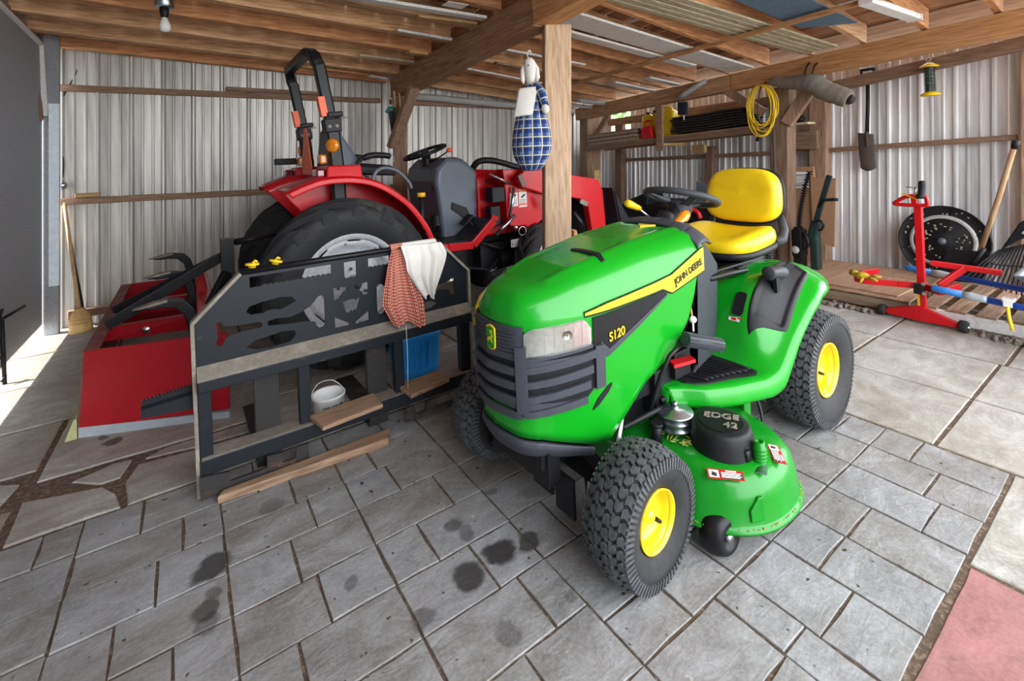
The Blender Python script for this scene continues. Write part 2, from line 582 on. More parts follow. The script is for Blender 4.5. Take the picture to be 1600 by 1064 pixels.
# concrete slabs
fl.m = 2
for (a, b, c, d) in [(1.86, 2.487, -0.35, 0.408), (1.86, 2.487, -0.9, -0.36),
                     (2.497, 3.073, 0.02, 0.632), (2.497, 3.073, 0.64, 1.245), (2.497, 3.073, 1.25, 1.86), (2.497, 3.073, 1.87, 2.51), (2.497, 3.073, -0.6, 0.015),
                     (3.077, 3.655, 0.02, 0.632), (3.077, 3.655, 0.64, 1.19), (3.077, 3.655, 1.20, 1.80), (3.077, 3.655, 1.81, 2.51), (3.077, 3.655, -0.6, 0.015),
                     (3.665, 4.18, 0.02, 0.61), (3.665, 4.18, 0.62, 1.187), (3.665, 4.18, 1.195, 1.78), (3.665, 4.18, 1.79, 2.51), (3.665, 4.18, -0.6, 0.015),
                     (1.51, 2.49, 2.335, 2.51), (2.3, 3.2, 2.52, 3.3), (3.21, 4.18, 2.52, 3.3), (4.19, 5.2, 0.0, 1.2), (4.19, 5.2, 1.21, 2.4), (4.19, 5.2, 2.41, 3.6),
                     (2.3, 3.2, 3.31, 4.1), (3.21, 4.18, 3.31, 4.1), (4.19, 5.2, 3.61, 4.8), (2.3, 3.2, 4.11, 5.3), (3.21, 4.18, 4.11, 5.3)]:
    slab(fl, rect(a, b, c, d), 0.0, 0.003, 0.004, 0.001)
# broken flagstones and slabs on the far left
fl.m = 4
for poly in [[(-0.56, 2.34), (-0.243, 2.336), (-0.27, 2.45), (-0.315, 2.535), (-0.44, 2.575), (-0.565, 2.615)],
             [(-0.225, 2.337), (0.29, 2.335), (0.29, 2.58), (0.0, 2.60), (-0.215, 2.63), (-0.25, 2.51)],
             [(-0.43, 2.66), (-0.33, 2.56), (-0.265, 2.565), (-0.235, 2.69), (-0.3, 2.71)],
             [(-0.19, 2.66), (0.0, 2.615), (0.29, 2.60), (0.29, 2.70), (-0.12, 2.71)],
             [(-1.05, 2.34), (-0.59, 2.34), (-0.585, 2.58), (-1.05, 2.56)],
             [(-1.05, 2.60), (-0.63, 2.64), (-0.6, 2.78), (-0.68, 2.83), (-1.05, 2.84)],
             [(-0.55, 2.75), (-0.13, 2.725), (0.29, 2.715), (0.29, 3.35), (-0.54, 3.35)],
             [(-1.05, 2.87), (-0.57, 2.86), (-0.56, 3.35), (-1.05, 3.35)],
             [(-1.05, 3.365), (-0.45, 3.365), (-0.45, 4.02), (-1.05, 4.02)], [(-0.44, 3.365), (0.3, 3.365), (0.3, 4.02), (-0.44, 4.02)],
             [(-1.05, 4.035), (-0.45, 4.035), (-0.45, 4.7), (-1.05, 4.7)], [(-0.44, 4.035), (0.3, 4.035), (0.3, 4.7), (-0.44, 4.7)],
             [(-1.05, 4.715), (-0.45, 4.715), (-0.45, 5.4), (-1.05, 5.4)], [(-0.44, 4.715), (0.3, 4.715), (0.3, 5.4), (-0.44, 5.4)],
             [(0.31, 2.34), (0.9, 2.34), (0.9, 2.9), (0.31, 2.9)], [(0.91, 2.34), (1.5, 2.34), (1.5, 2.9), (0.91, 2.9)], [(1.51, 2.52), (2.29, 2.52), (2.29, 2.9), (1.51, 2.9)],
             [(0.31, 2.91), (0.9, 2.91), (0.9, 3.5), (0.31, 3.5)], [(0.91, 2.91), (1.5, 2.91), (1.5, 3.5), (0.91, 3.5)], [(1.51, 2.91), (2.29, 2.91), (2.29, 3.5), (1.51, 3.5)],
             [(0.31, 3.51), (1.3, 3.51), (1.3, 4.4), (0.31, 4.4)], [(1.31, 3.51), (2.29, 3.51), (2.29, 4.4), (1.31, 4.4)],
             [(0.31, 4.41), (1.3, 4.41), (1.3, 5.4), (0.31, 5.4)], [(1.31, 4.41), (2.29, 4.41), (2.29, 5.4), (1.31, 5.4)]]:
    slab(fl, poly, 0.002, 0.003, 0.005, 0.003)
# pink slab
fl.m = 3
slab(fl, rect(1.315, 1.85, -0.5, 0.405), 0.0, 0.004, 0.005, 0.001)
slab(fl, rect(1.32, 1.85, -0.9, -0.51), 0.0, 0.004, 0.005, 0.001)

STAINS = [(0.025, 1.80, 0.085, 0.95), (0.0, 1.628, 0.055, 0.8), (0.0, 1.58, 0.055, 0.55), (0.03, 1.68, 0.04, 0.6),
          (0.78, 1.285, 0.075, 1.0), (0.655, 1.282, 0.068, 0.95), (0.875, 1.27, 0.055, 0.9), (0.713, 1.47, 0.05, 0.7), (0.745, 1.42, 0.04, 0.55),
          (0.37, 1.463, 0.045, 0.55), (0.49, 1.243, 0.05, 0.5), (0.66, 1.06, 0.05, 0.5), (0.86, 1.05, 0.03, 0.4), (0.9, 1.545, 0.035, 0.5),
          (-0.32, 2.93, 0.05, 0.85), (0.22, 1.99, 0.07, 0.4), (-0.37, 3.0, 0.03, 0.7), (-0.20, 3.02, 0.03, 0.7)]
def floor_stains(nt, col):
    t = nd(nt, 'ShaderNodeTexCoord')
    nz = nd(nt, 'ShaderNodeTexNoise'); nz.inputs['Scale'].default_value = 9; nz.inputs['Detail'].default_value = 4
    nt.links.new(t.outputs['Object'], nz.inputs['Vector'])
    w = nd(nt, 'ShaderNodeVectorMath', operation='MULTIPLY_ADD')
    nt.links.new(nz.outputs['Color'], w.inputs[0]); w.inputs[1].default_value = (0.10, 0.10, 0)
    nt.links.new(t.outputs['Object'], w.inputs[2])
    for (x, y, r, s) in [(q[0], q[1], q[2] * 0.8, q[3]) for q in STAINS]:
        d = nd(nt, 'ShaderNodeVectorMath', operation='DISTANCE')
        nt.links.new(w.outputs[0], d.inputs[0]); d.inputs[1].default_value = (x + 0.05, y + 0.05, 0)
        mr = nd(nt, 'ShaderNodeMapRange', interpolation_type='SMOOTHSTEP')
        nt.links.new(d.outputs['Value'], mr.inputs[0])
        mr.inputs[1].default_value = r * 0.62; mr.inputs[2].default_value = r * 1.0; mr.inputs[3].default_value = s * 0.88; mr.inputs[4].default_value = 0
        col = mixc(nt, mr.outputs[0], col, (0.018, 0.015, 0.012))
    return col

def stone(name, cols, rough, slate=True, stains=False, extra=None):
    m, nt, b = new_mat(name)
    g = nd(nt, 'ShaderNodeNewGeometry')
    v = coords(nt)
    base = ramp(nt, g.outputs['Random Per Island'], cols)
    f = noise(nt, 4.5, 10, 0.74, coords(nt, (1, 1.7, 1), rot=(0, 0, 0.5)), 1.1)
    c = mixc(nt, 0.55, base, ramp(nt, f, [(0.34, tuple(q * 0.45 for q in cols[0][1])), (0.52, cols[1][1]), (0.68, tuple(min(1, q * 1.35) for q in cols[-1][1]))]))
    sp = noise(nt, 90, 4, 0.7, v)
    c = mixc(nt, 0.13, c, ramp(nt, sp, [(0.42, (0.06, 0.05, 0.045)), (0.6, tuple(min(1, q * 1.35) for q in cols[-1][1]))]))
    # brown grime patches
    gr = noise(nt, 1.3, 5, 0.65, v, 0.5)
    gm = nd(nt, 'ShaderNodeMapRange'); nt.links.new(gr, gm.inputs[0])
    gm.inputs[1].default_value = 0.44; gm.inputs[2].default_value = 0.66; gm.inputs[3].default_value = 0; gm.inputs[4].default_value = 0.62
    c = mixc(nt, gm.outputs[0], c, (0.13, 0.098, 0.07) if slate else (0.20, 0.155, 0.11))
    if slate:
        fk = noise(nt, 26, 2, 0.5, v)
        fm = nd(nt, 'ShaderNodeMapRange'); nt.links.new(fk, fm.inputs[0])
        fm.inputs[1].default_value = 0.735; fm.inputs[2].default_value = 0.76
        c = mixc(nt, fm.outputs[0], c, (0.42, 0.40, 0.36))
        fk = noise(nt, 31, 2, 0.5, coords(nt, (1, 1, 1), rot=(0, 0, 1)))
        fm = nd(nt, 'ShaderNodeMapRange'); nt.links.new(fk, fm.inputs[0])
        fm.inputs[1].default_value = 0.70; fm.inputs[2].default_value = 0.74
        c = mixc(nt, fm.outputs[0], c, (0.055, 0.045, 0.03))
    if stains:
        c = floor_stains(nt, c)
    nt.links.new(c, b.inputs['Base Color'])
    b.inputs['Roughness'].default_value = rough
    b.inputs['Specular IOR Level'].default_value = 0.3
    st = noise(nt, 11, 8, 0.6, coords(nt, (1, 2.2, 1), rot=(0, 0, 0.6)), 1.5) if slate else f
    bump(nt, b, st, 0.28 if slate else 0.12, 0.012)

    return m
MT['bedding'] = worn('sand_and_leaf_litter', (0.10, 0.068, 0.045), (0.27, 0.20, 0.14), 0.5, 0.95, 60)
MT['slate'] = stone('riven_grey_paver', [(0.0, (0.235, 0.215, 0.195)), (0.5, (0.29, 0.285, 0.28)), (1.0, (0.36, 0.37, 0.395))], 0.62, True, True)
MT['concrete'] = stone('concrete_slab', [(0.0, (0.37, 0.35, 0.31)), (0.5, (0.43, 0.41, 0.37)), (1.0, (0.49, 0.475, 0.44))], 0.75, False, False)
MT['pink'] = stone('pink_slab', [(0.0, (0.32, 0.135, 0.13)), (0.5, (0.35, 0.155, 0.15)), (1.0, (0.38, 0.18, 0.175))], 0.8, False, False)
MT['flag'] = stone('buff_flagstone', [(0.0, (0.29, 0.26, 0.225)), (0.5, (0.35, 0.32, 0.285)), (1.0, (0.43, 0.41, 0.38))], 0.8, False, True)
floor = struct('floor', fl, [MT['bedding'], MT['slate'], MT['concrete'], MT['pink'], MT['flag']],
               'floor of grey stone pavers with pale and pink concrete slabs', 'floor')

# ground outside the open front and around the shed
gmb = MB()
gmb.add([(-30, -30, -0.06), (30, -30, -0.06), (30, 30, -0.06), (-30, 30, -0.06)], [(0, 1, 2, 3)])
MT['yard'] = worn('gravel_yard', (0.30, 0.28, 0.25), (0.18, 0.20, 0.12), 0.55, 0.95, 3)
struct('ground', gmb, MT['yard'], 'gravel yard outside the shed', 'ground')

# --- corrugated walls
def ribs(u):
    """height of the sheet profile at distance u"""
    k = u % 0.228
    h = 0.0
    for c, w, a in ((0.02, 0.016, 0.019), (0.096, 0.011, 0.008), (0.172, 0.011, 0.008)):
        d = abs(k - c)
        h = max(h, a * (1 - sstep((d - w * 0.45) / (w * 0.75))))
    return h
STEP = [0, 0.007, 0.0125, 0.0275, 0.033, 0.04, 0.085, 0.0905, 0.1015, 0.107, 0.16, 0.1665, 0.1775, 0.183]
def sheet(mb, u0, u1, fn, zb, zt):
    us = []
    k = math.floor(u0 / 0.228)
    while k * 0.228 < u1:
        us += [k * 0.228 + q for q in STEP if u0 <= k * 0.228 + q <= u1]
        k += 1
    us = [u0] + us + [u1]
    b = len(mb.v)
    for u in us:
        h = ribs(u)
        t = zt(u) if callable(zt) else zt
        for q in range(5):
            mb.v.append(tuple(lean(fn(u, h, zb + (t - zb) * q / 4))))
    for i in range(len(us) - 1):
        for q in range(4):
            mb.f.append([b + i * 5 + q, b + i * 5 + 5 + q, b + i * 5 + 6 + q, b + i * 5 + 1 + q]); mb.sm.append(False); mb.mi.append(0)
wb = MB()
sheet(wb, -0.98, 5.25, lambda u, h, z: (u, 5.40 - h, z), -0.03, lambda u: 2.75 - 0.05 * u)
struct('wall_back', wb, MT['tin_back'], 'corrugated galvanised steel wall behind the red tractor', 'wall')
wr = MB()
sheet(wr, 0.74, 4.66, lambda u, h, z: (5.26 - h, u, z), 0.0, lambda u: 1.97 - 0.045 * (u - 2.4))
sheet(wr, 4.66, 5.02, lambda u, h, z: (5.26 - h, u, z), 0.0, 1.40)
sheet(wr, 5.02, 5.42, lambda u, h, z: (5.26 - h, u, z), 0.0, 2.0)
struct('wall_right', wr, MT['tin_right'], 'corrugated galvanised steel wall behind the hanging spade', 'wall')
# left wall with its grey door
wl = MB()
wl.box((-1.03, -0.8, 1.40), (0.05, 6.5, 2.80))
wl.box((-1.03, 3.9, 2.58), (0.05, 3.0, 0.44))
wl.xf(lean)
struct('wall_left', wl, MT['door_grey'], 'grey boarded wall beside the grey door', 'wall')
dm = MB()
dm.box((-1.0, 3.83, 1.225), (0.045, 2.80, 2.25))
dm.xf(lean)
door = struct('door_1', dm, MT['door_grey'], 'tall grey door standing ajar at floor level with daylight under it', 'door')
tm = MB()
tm.bar((-0.972, 2.45, 2.36), (-0.972, 5.15, 2.30), 0.02, 0.03)
tm.bar((-0.972, 5.15, 2.30), (-0.96, 5.22, 1.75), 0.02, 0.035, (1, 0, 0))
tm.xf(lean)
struct('trim_1', tm, MT['white_wood'], 'white painted strip along the grey door', 'trim')
bm_ = MB()
bolt = bm_
for zz in (0.0, 0.14, 0.29):
    bolt.tube([(-0.965, 4.155, 0.03 + zz), (-0.95, 4.19, 0.05 + zz), (-0.965, 4.215, 0.05 + zz)], 0.006, 8)
bolt.cyl((-0.957, 4.19, 0.0), (-0.957, 4.19, 0.40), 0.011, n=10)
bolt.cyl((-0.957, 4.19, 0.40), (-0.90, 4.40, 0.42), 0.009, n=8)
bolt.tube([(-0.957, 4.19, 0.40), (-0.95, 4.14, 0.41), (-0.95, 4.13, 0.44), (-0.95, 4.18, 0.46)], 0.008, 8)
obj('door_bolt', bolt, MT['black'], door)
wf_ = MB()  # panel added out of view to keep daylight off the left floor
wf_.box((-0.65, -1.0, 1.40), (0.80, 0.05, 2.80))
struct('shade_wall_front', wf_, MT['door_grey'], 'unseen grey wall panel added to shade the left of the floor', 'wall')
# posts, plates, beams
def post(x, y, w, d, z0, z1, mat, label, rot=0.0, bev=0.012, group=None):
    b = MB()
    b.box((0, 0, (z0 + z1) / 2), (w, d, z1 - z0))
    m3 = Matrix.Rotation(rot, 3, 'Z')
    b.xf(lambda p: lean(m3 @ p + Vector((x, y, 0))))
    return struct('post', b, mat, label, 'post', group, bevel=bev)
post(2.075, 2.545, 0.185, 0.135, -0.02, 2.155, MT['post'], 'pale rough timber post in the middle of the shed with the plaid bag on it', R(-30))
post(1.835, 4.83, 0.15, 0.15, -0.02, 1.96, MT['post_dark'], 'brown timber post behind the tractor seat under the beam end', R(-20))
post(4.80, 5.02, 0.24, 0.2, -0.02, 1.80, MT['post_dark'], 'wide brown post in the far corner of the shed', R(-10))
post(5.17, 4.78, 0.1, 0.13, -0.02, 1.75, MT['post_dark'], 'brown wall post beside the bright gap in the corner')
post(5.17, 3.34, 0.1, 0.11, -0.02, 1.30, MT['post_dark'], 'short brown wall post under the storage shelf')
post(4.74, 2.30, 0.17, 0.17, -0.02, 1.83, MT['post_dark'], 'brown post behind the yellow extension cord coil')
post(5.17, 2.15, 0.12, 0.16, -0.02, 1.85, MT['post_dark'], 'grey brown wall post behind the mower seat')
post(5.17, 0.70, 0.12, 0.14, -0.02, 2.05, MT['post_dark'], 'brown wall post at the end of the bright steel wall')
post(-0.93, 5.26, 0.10, 0.06, -0.02, 2.40, MT['door_grey'], 'grey door post beside the corn broom')
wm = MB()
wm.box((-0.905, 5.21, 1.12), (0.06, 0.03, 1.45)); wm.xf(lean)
struct('trim_2', wm, MT['wrap'], 'pale blue sheet strip on the door post with backlight in its colour', 'trim')

def beam(name, a, b, w, h, mat, label, cat='beam', group=None, up=(0, 0, 1), bev=0.008):
    m = MB()
    m.bar(a, b, w, h, up)
    return struct(name, m, mat, label, cat, group, bevel=bev)
cb = lambda y: 1.99 + (4.73 - y) * 0.0693 + 0.11
beam('beam', (1.955, 4.98, cb(4.98)), (2.045, 2.52, cb(2.52)), 0.17, 0.222, MT['beam'], 'dark heavy beam from the tractor post to the middle post')
beam('beam', (2.045, 2.515, cb(2.52) + 0.006), (2.13, -0.7, cb(-0.7)), 0.18, 0.222, MT['beam_light'], 'heavy beam running forward from the middle post overhead')
beam('beam', (4.77, 5.12, 1.855), (4.74, 2.72, 1.945), 0.13, 0.17, MT['beam'], 'brown beam over the storage shelf from the far corner')
beam('beam', (4.74, 2.72, 1.945), (4.72, -0.7, 2.09), 0.135, 0.172, MT['beam_light'], 'pale orange beam holding the yellow cord and the grey bag')
beam('wall_plate', (5.18, 2.75, 1.73), (5.16, 0.6, 1.955), 0.1, 0.10, MT['girt_y'], 'dark plate along the top of the bright steel wall')
beam('wall_plate', (5.18, 4.9, 1.72), (5.18, 2.76, 1.75), 0.1, 0.10, MT['girt_y'], 'dark plate above the storage shelf')
beam('wall_plate', (-0.97, 5.30, 2.32), (-0.97, 1.2, 2.42), 0.12, 0.13, MT['girt_y'], 'dark plate over the grey door')
def vx(p):
    return tuple(p)
beam('girt', (-0.86, 5.345, 1.055), (1.80, 5.345, 1.0), 0.04, 0.055, MT['girt'], 'lower brown rail on the wall left of the tractor post')
beam('girt', (1.98, 5.345, 0.99), (4.9, 5.345, 0.93), 0.04, 0.05, MT['girt'], 'lower brown rail on the wall right of the tractor post')
beam('girt', (-0.84, 5.335, 2.0), (1.88, 5.335, 1.985), 0.05, 0.055, MT['girt'], 'upper brown rail on the wall above the box blade')
beam('girt', (0.35, 5.30, 2.045), (1.32, 5.30, 2.035), 0.05, 0.035, MT['plank_old'], 'pale lath lying on the upper rail behind the roll bar', 'rail')
beam('girt', (2.0, 5.335, 1.975), (4.9, 5.335, 1.95), 0.05, 0.055, MT['girt'], 'upper brown rail behind the grey pipe')
beam('girt', (-0.84, 5.33, 0.115), (0.5, 5.33, 0.10), 0.05, 0.07, MT['girt'], 'brown sill rail at floor level behind the broom')
beam('girt', (5.225, 4.65, 1.165), (5.225, 3.40, 1.18), 0.04, 0.045, MT['girt_y'], 'brown rail on the wall under the lumber stack')
beam('girt', (5.225, 3.28, 1.18), (5.225, 2.22, 1.195), 0.04, 0.045, MT['girt_y'], 'brown rail on the wall behind the mower seat')
beam('girt', (5.225, 2.08, 1.20), (5.225, 0.76, 1.25), 0.04, 0.045, MT['girt_y'], 'brown rail behind the hanging spade')
def brace(a, b, label, w=0.09, h=0.09, mat='post_dark'):
    beam('brace', a, b, w, h, MT[mat], label, 'brace')
brace((1.76, 4.69, 1.42), (1.87, 4.33, 1.99), 'brown knee brace on the tractor post', 0.12, 0.06)
brace((4.80, 4.95, 1.40), (4.79, 4.55, 1.79), 'brown knee brace on the far corner post', 0.05, 0.07)
brace((4.72, 2.20, 1.47), (4.74, 1.93, 1.85), 'brown knee brace right of the yellow cord coil', 0.07, 0.11)
brace((4.74, 2.42, 1.60), (4.74, 2.80, 1.88), 'brown knee brace left of the yellow cord coil', 0.06, 0.09)
brace((-0.93, 5.17, 1.72), (-0.95, 4.85, 2.27), 'brown knee brace over the grey door', 0.05, 0.12)

# joists and the deck over them
for k in range(14):
    y = 5.27 - 0.40 * k
    j = MB()
    j.bar((-1.0, y, Jz(-1, y) + 0.07), (1.93, y, Jz(1.93, y) + 0.07), 0.10 if k % 2 else 0.08, 0.14)
    # natural edge: let the underside waver
    struct('joist', j, MT['joist'] if k % 3 else MT['joist_old'], 'brown ceiling joist left of the heavy beam', 'joist', 'left ceiling joists', bevel=0.006)
    if k % 2 == 0 or k < 12:
        j = MB()
        j.bar((2.05, y - 0.12, Jz(2.05, y) + 0.085), (4.72, y - 0.12, Jz(4.72, y) + 0.085), 0.045, 0.16)
        struct('joist', j, MT['joist_old'] if k % 3 else MT['joist'], 'brown ceiling joist right of the heavy beam', 'joist', 'right ceiling joists', bevel=0.004)
dk = MB()
for (xa, xb_, n) in ((-1.1, 2.0, 13), (2.0, 5.36, 15)):
    for i in range(n):
        a = xa + (xb_ - xa) * i / n + 0.004
        b = xa + (xb_ - xa) * (i + 1) / n - 0.004
        p = []
        for dz in (0.165, 0.187):
            for (x, y) in ((a, -0.85), (b, -0.85), (b, 5.5), (a, 5.5)):
                p.append((x, y, Jz(x, y) + dz))
        dk.hexa(p)
struct('ceiling', dk, MT['deck'], 'brown plank roof deck over the joists', 'ceiling')
# ------------------------------------------------------------------ riding lawn mower
MO = Vector((2.33, 1.38, 0))
mower = thing('lawn_mower', 'green riding lawn mower with yellow seat standing on the grey pavers', 'lawn mower', MO, None, R(1.5))

def tyre_mesh(r, w, rim_r, rows, count, blk=(0.030, 0.020, 0.007), skew=0.5):
    """turf tyre around the y axis, centred at the origin"""
    m = MB()
    hw = w / 2
    rs = r - rim_r
    def crown(y):
        return r - 0.018 * (abs(y) / hw) ** 2.2
    prof = [(rim_r, -hw * 0.62), (rim_r + rs * 0.12, -hw * 0.80), (rim_r + rs * 0.45, -hw * 0.98), (rim_r + rs * 0.72, -hw * 1.0), (r - 0.030, -hw * 0.96)]
    for q in range(9):
        y = -hw * 0.90 + hw * 1.80 * q / 8
        prof.append((crown(y) - blk[2], y))
    prof += [(r - 0.030, hw * 0.96), (rim_r + rs * 0.72, hw * 1.0), (rim_r + rs * 0.45, hw * 0.98), (rim_r + rs * 0.12, hw * 0.80), (rim_r, hw * 0.62)]
    m.lathe(prof, (0, 0, 0), (0, 1, 0), 56)
    m.m = 1
    pw = 1.9 * hw / rows
    for k in range(rows):
        yc = -0.95 * hw + pw * (k + 0.5)
        for i in range(count):
            a0 = 2 * PI * (i + 0.5 * (k % 2)) / count
            da = 2 * PI / count * 0.40
            sg = 1 if k % 2 else -1
            pts_b, pts_t = [], []
            # an S-shaped tread block: two skewed halves
            for (ya, yb, s0, s1) in ((-0.52, 0.0, 0.0, sg * skew), (0.0, 0.52, sg * skew, sg * skew * 0.2)):
                q = []
                for rr in (-blk[2] - 0.004, 0.0):
                    for (yy, ss, e) in ((ya, s0, -1), (yb, s1, -1), (yb, s1, 1), (ya, s0, 1)):
                        y = yc + yy * pw * 0.92
                        sh = 0.86 if rr == 0.0 else 1.0
                        a = a0 + da * (e * sh + ss)
                        y = yc + (y - yc) * sh
                        rad = crown(y) + rr
                        q.append((math.cos(a) * rad, y, math.sin(a) * rad))
                m.hexa(q)
    # shoulder ticks
    for sd in (-1, 1):
        for i in range(count * 2):
            a = 2 * PI * i / (count * 2)
            q = []
            for (rad, yy) in ((r - 0.045, hw * 0.985), (r - 0.014, hw * 0.93)):
                for e in (-1, 1):
                    for d in (0.0, 0.005):
                        aa = a + e * 0.28 * PI / count
                        q.append((math.cos(aa) * rad, sd * (yy + d), math.sin(aa) * rad))
            m.hexa([q[0], q[1], q[3], q[2], q[4], q[5], q[7], q[6]])
    return m

def mower_wheel(name, x, y, r, w, rim_r, rows, count, out, yaw=0.0, deep=0.06, small=False):
    t = obj(name, tyre_mesh(r, w, rim_r, rows, count), [MT['rubber'], MT['tread']], mower, loc=(x, y, r - 0.004), rot=(0, 0, yaw))
    d = MB()
    o = out
    hw = w / 2
    prof = [(0.0, hw * 0.62 - deep), (rim_r * 0.30, hw * 0.62 - deep), (rim_r * 0.36, hw * 0.62 - deep + 0.004), (rim_r * 0.80, hw * 0.62 - deep * 1.05), (rim_r * 0.86, hw * 0.62 - deep * 0.5),
            (rim_r * 0.92, hw * 0.62 - 0.004), (rim_r * 1.02, hw * 0.66), (rim_r * 1.05, hw * 0.80), (rim_r * 1.0, hw * 0.80), (rim_r * 0.95, hw * 0.64)]
    d.lathe([(a, b) for a, b in prof], (0, 0, 0), (0, o, 0), 40)
    d.lathe([(a, b) for a, b in prof], (0, 0, 0), (0, -o, 0), 40)
    rim = obj('rim', d, MT['yellow_rim'], t)
    h = MB()
    hr = rim_r * (0.26 if small else 0.2)
    h.lathe([(0, hw * 0.62 - deep + 0.03), (hr * 0.7, hw * 0.62 - deep + 0.028), (hr, hw * 0.62 - deep + 0.016), (hr, hw * 0.62 - deep - 0.005)], (0, 0, 0), (0, o, 0), 24)
    obj('hub', h, MT['yellow_rim'], t)
    v = MB()
    v.cyl((rim_r * 0.55, o * (hw * 0.62 - deep - 0.004), -rim_r * 0.45), (rim_r * 0.58, o * (hw * 0.62 - deep + 0.024), -rim_r * 0.48), 0.007, 0.005, 10)
    obj('valve_stem', v, MT['black'], t)
    return t
mower_wheel('front_wheel', -1.262, -0.385, 0.191, 0.152, 0.083, 6, 34, -1, R(4), 0.035, True)
mower_wheel('front_wheel', -1.262, 0.385, 0.191, 0.152, 0.083, 6, 34, 1, R(4), 0.035, True)
mower_wheel('rear_wheel', -0.025, -0.352, 0.256, 0.208, 0.112, 8, 40, -1, 0, 0.05)
mower_wheel('rear_wheel', -0.025, 0.352, 0.256, 0.208, 0.112, 8, 40, 1, 0, 0.05)

# --- hood
OUT = [(-1.512, 0.0), (-1.506, 0.055), (-1.490, 0.112), (-1.44, 0.158), (-1.37, 0.190), (-1.28, 0.214), (-1.16, 0.229), (-1.0, 0.240), (-0.85, 0.246), (-0.665, 0.250)]
OUTC = catmull([(a, b, 0) for a, b in OUT], 10)
# arc-length table
_L = [0.0]
for _a, _b in zip(OUTC, OUTC[1:]):
    _L.append(_L[-1] + (_b - _a).length)
LT = _L[-1]
def outline(s):
    """s in [-1, 1]: 0 nose centre, -1 rear end of the near side, 1 rear end of the far side"""
    d = abs(s) * LT
    for i in range(len(_L) - 1):
        if d <= _L[i + 1] + 1e-9:
            f = (d - _L[i]) / max(1e-9, _L[i + 1] - _L[i])
            p = OUTC[i].lerp(OUTC[i + 1], f)
            break
    return Vector((p.x, p.y * (1 if s >= 0 else -1), 0))
def out_nrm(s):
    a, b = outline(max(-1, s - 0.004)), outline(min(1, s + 0.004))
    t = (b - a).normalized()
    return Vector((-t.y, t.x, 0)) if True else t
def s_at_x(x):
    lo, hi = 0.0, 1.0
    for _ in range(40):
        m_ = (lo + hi) / 2
        if outline(m_).x < x:
            lo = m_
        else:
            hi = m_
    return lo
ZS = [(-1.52, 0.748), (-1.45, 0.738), (-1.30, 0.733), (-1.2, 0.735), (-1.0, 0.762), (-0.9, 0.785), (-0.665, 0.868)]
ZT = [(-1.52, 0.785), (-1.45, 0.815), (-1.27, 0.872), (-0.97, 0.922), (-0.734, 0.941), (-0.665, 0.938)]
ZB = [(-1.52, 0.372), (-1.44, 0.36), (-1.36, 0.335), (-1.27, 0.305), (-1.2, 0.30), (-1.115, 0.37), (-1.03, 0.44), (-0.88, 0.505), (-0.78, 0.60), (-0.74, 0.68), (-0.70, 0.80), (-0.665, 0.86)]
def side_pt(s, z, off=0.0):
    p = outline(s)
    n = out_nrm(s)
    # the flanks lean in a little towards the bottom and the nose bows forward at mid height
    f = 1.0 - 0.10 * max(0, (0.72 - z)) * (1 if p.x > -1.45 else 0.3)
    bow = 0.012 * math.sin(PI * max(0, min(1, (z - 0.36) / 0.4))) * max(0, 1 - abs(p.y) / 0.16)
    return Vector((p.x - bow + 0.010 * max(0, 0.72 - z), p.y * f, z)) - n * 0 + Vector((n.x, n.y, 0)) * (-off if n.x * (p.x + 1.1) + n.y * p.y < 0 else off)
hood = MB()
def hood_side(u, v):
    s = -1 + 2 * u
    p = outline(s)
    zb, zs = interp(ZB, p.x), interp(ZS, p.x)
    return side_pt(s, zb + (zs - zb) * v)
hood.grid(hood_side, 150, 14)
def hood_top(u, v):
    # u along the outline, v from the shoulder to the centre line
    s = -1 + 2 * u
    p = side_pt(s, interp(ZS, outline(s).x))
    xc = max(outline(s).x, -1.385)
    zt = interp(ZT, xc)
    a = 1 - v
    dz = 0.10 * a ** 2 + 0.90 * a ** 6.5
    if p.x < -1.385:
        k = (p.x + 1.385) / -0.127
        dz = dz * (1 - 0.35 * k) + 0.35 * k * a ** 1.6
    crease = 0.006 * max(0, 1 - abs(a - 0.55) / 0.12)
    return Vector((p.x + (xc - p.x) * v, p.y * a, zt - (zt - p.z) * dz + (crease if p.x > -1.36 else 0)))
hood.grid(lambda u, v: hood_top(u, v ** 1.6), 150, 32)
hood_o = obj('hood', hood, MT['green'], mower, solid=0.004)
hood_o.modifiers['solid'].offset = -1

def patch(name, s0, s1, z0, z1, off, mat, parent, nu=30, nv=6, thick=0.006, bevel=0.0):
    m = MB()
    f0 = (lambda s: z0) if not callable(z0) else z0
    f1 = (lambda s: z1) if not callable(z1) else z1
    def fn(u, v):
        s = s0 + (s1 - s0) * u
        return side_pt(s, f0(s) + (f1(s) - f0(s)) * v, off)
    def fb(u, v):
        s = s0 + (s1 - s0) * u
        return side_pt(s, f0(s) + (f1(s) - f0(s)) * v, off - thick)
    m.grid(fn, nu, nv); m.grid(fb, nu, nv)
    m.grid(lambda u, v: side_pt(s0 + (s1 - s0) * u, f1(s0 + (s1 - s0) * u), off - thick * v), nu, 1, False)
    m.grid(lambda u, v: side_pt(s0 + (s1 - s0) * u, f0(s0 + (s1 - s0) * u), off - thick * v), nu, 1, False)
    m.grid(lambda u, v: side_pt(s0, f0(s0) + (f1(s0) - f0(s0)) * u, off - thick * v), nv, 1, False)
    m.grid(lambda u, v: side_pt(s1, f0(s1) + (f1(s1) - f0(s1)) * u, off - thick * v), nv, 1, False)
    return obj(name, m, mat, parent, bevel=bevel)
sx = s_at_x
sA = sx(-1.484)            # front corner ridge
sL0, sL1 = sx(-1.478), sx(-1.275)
sG = sx(-1.235)            # rear end of the grille
def zg_top(s):
    return interp(ZS, outline(s).x) - 0.018
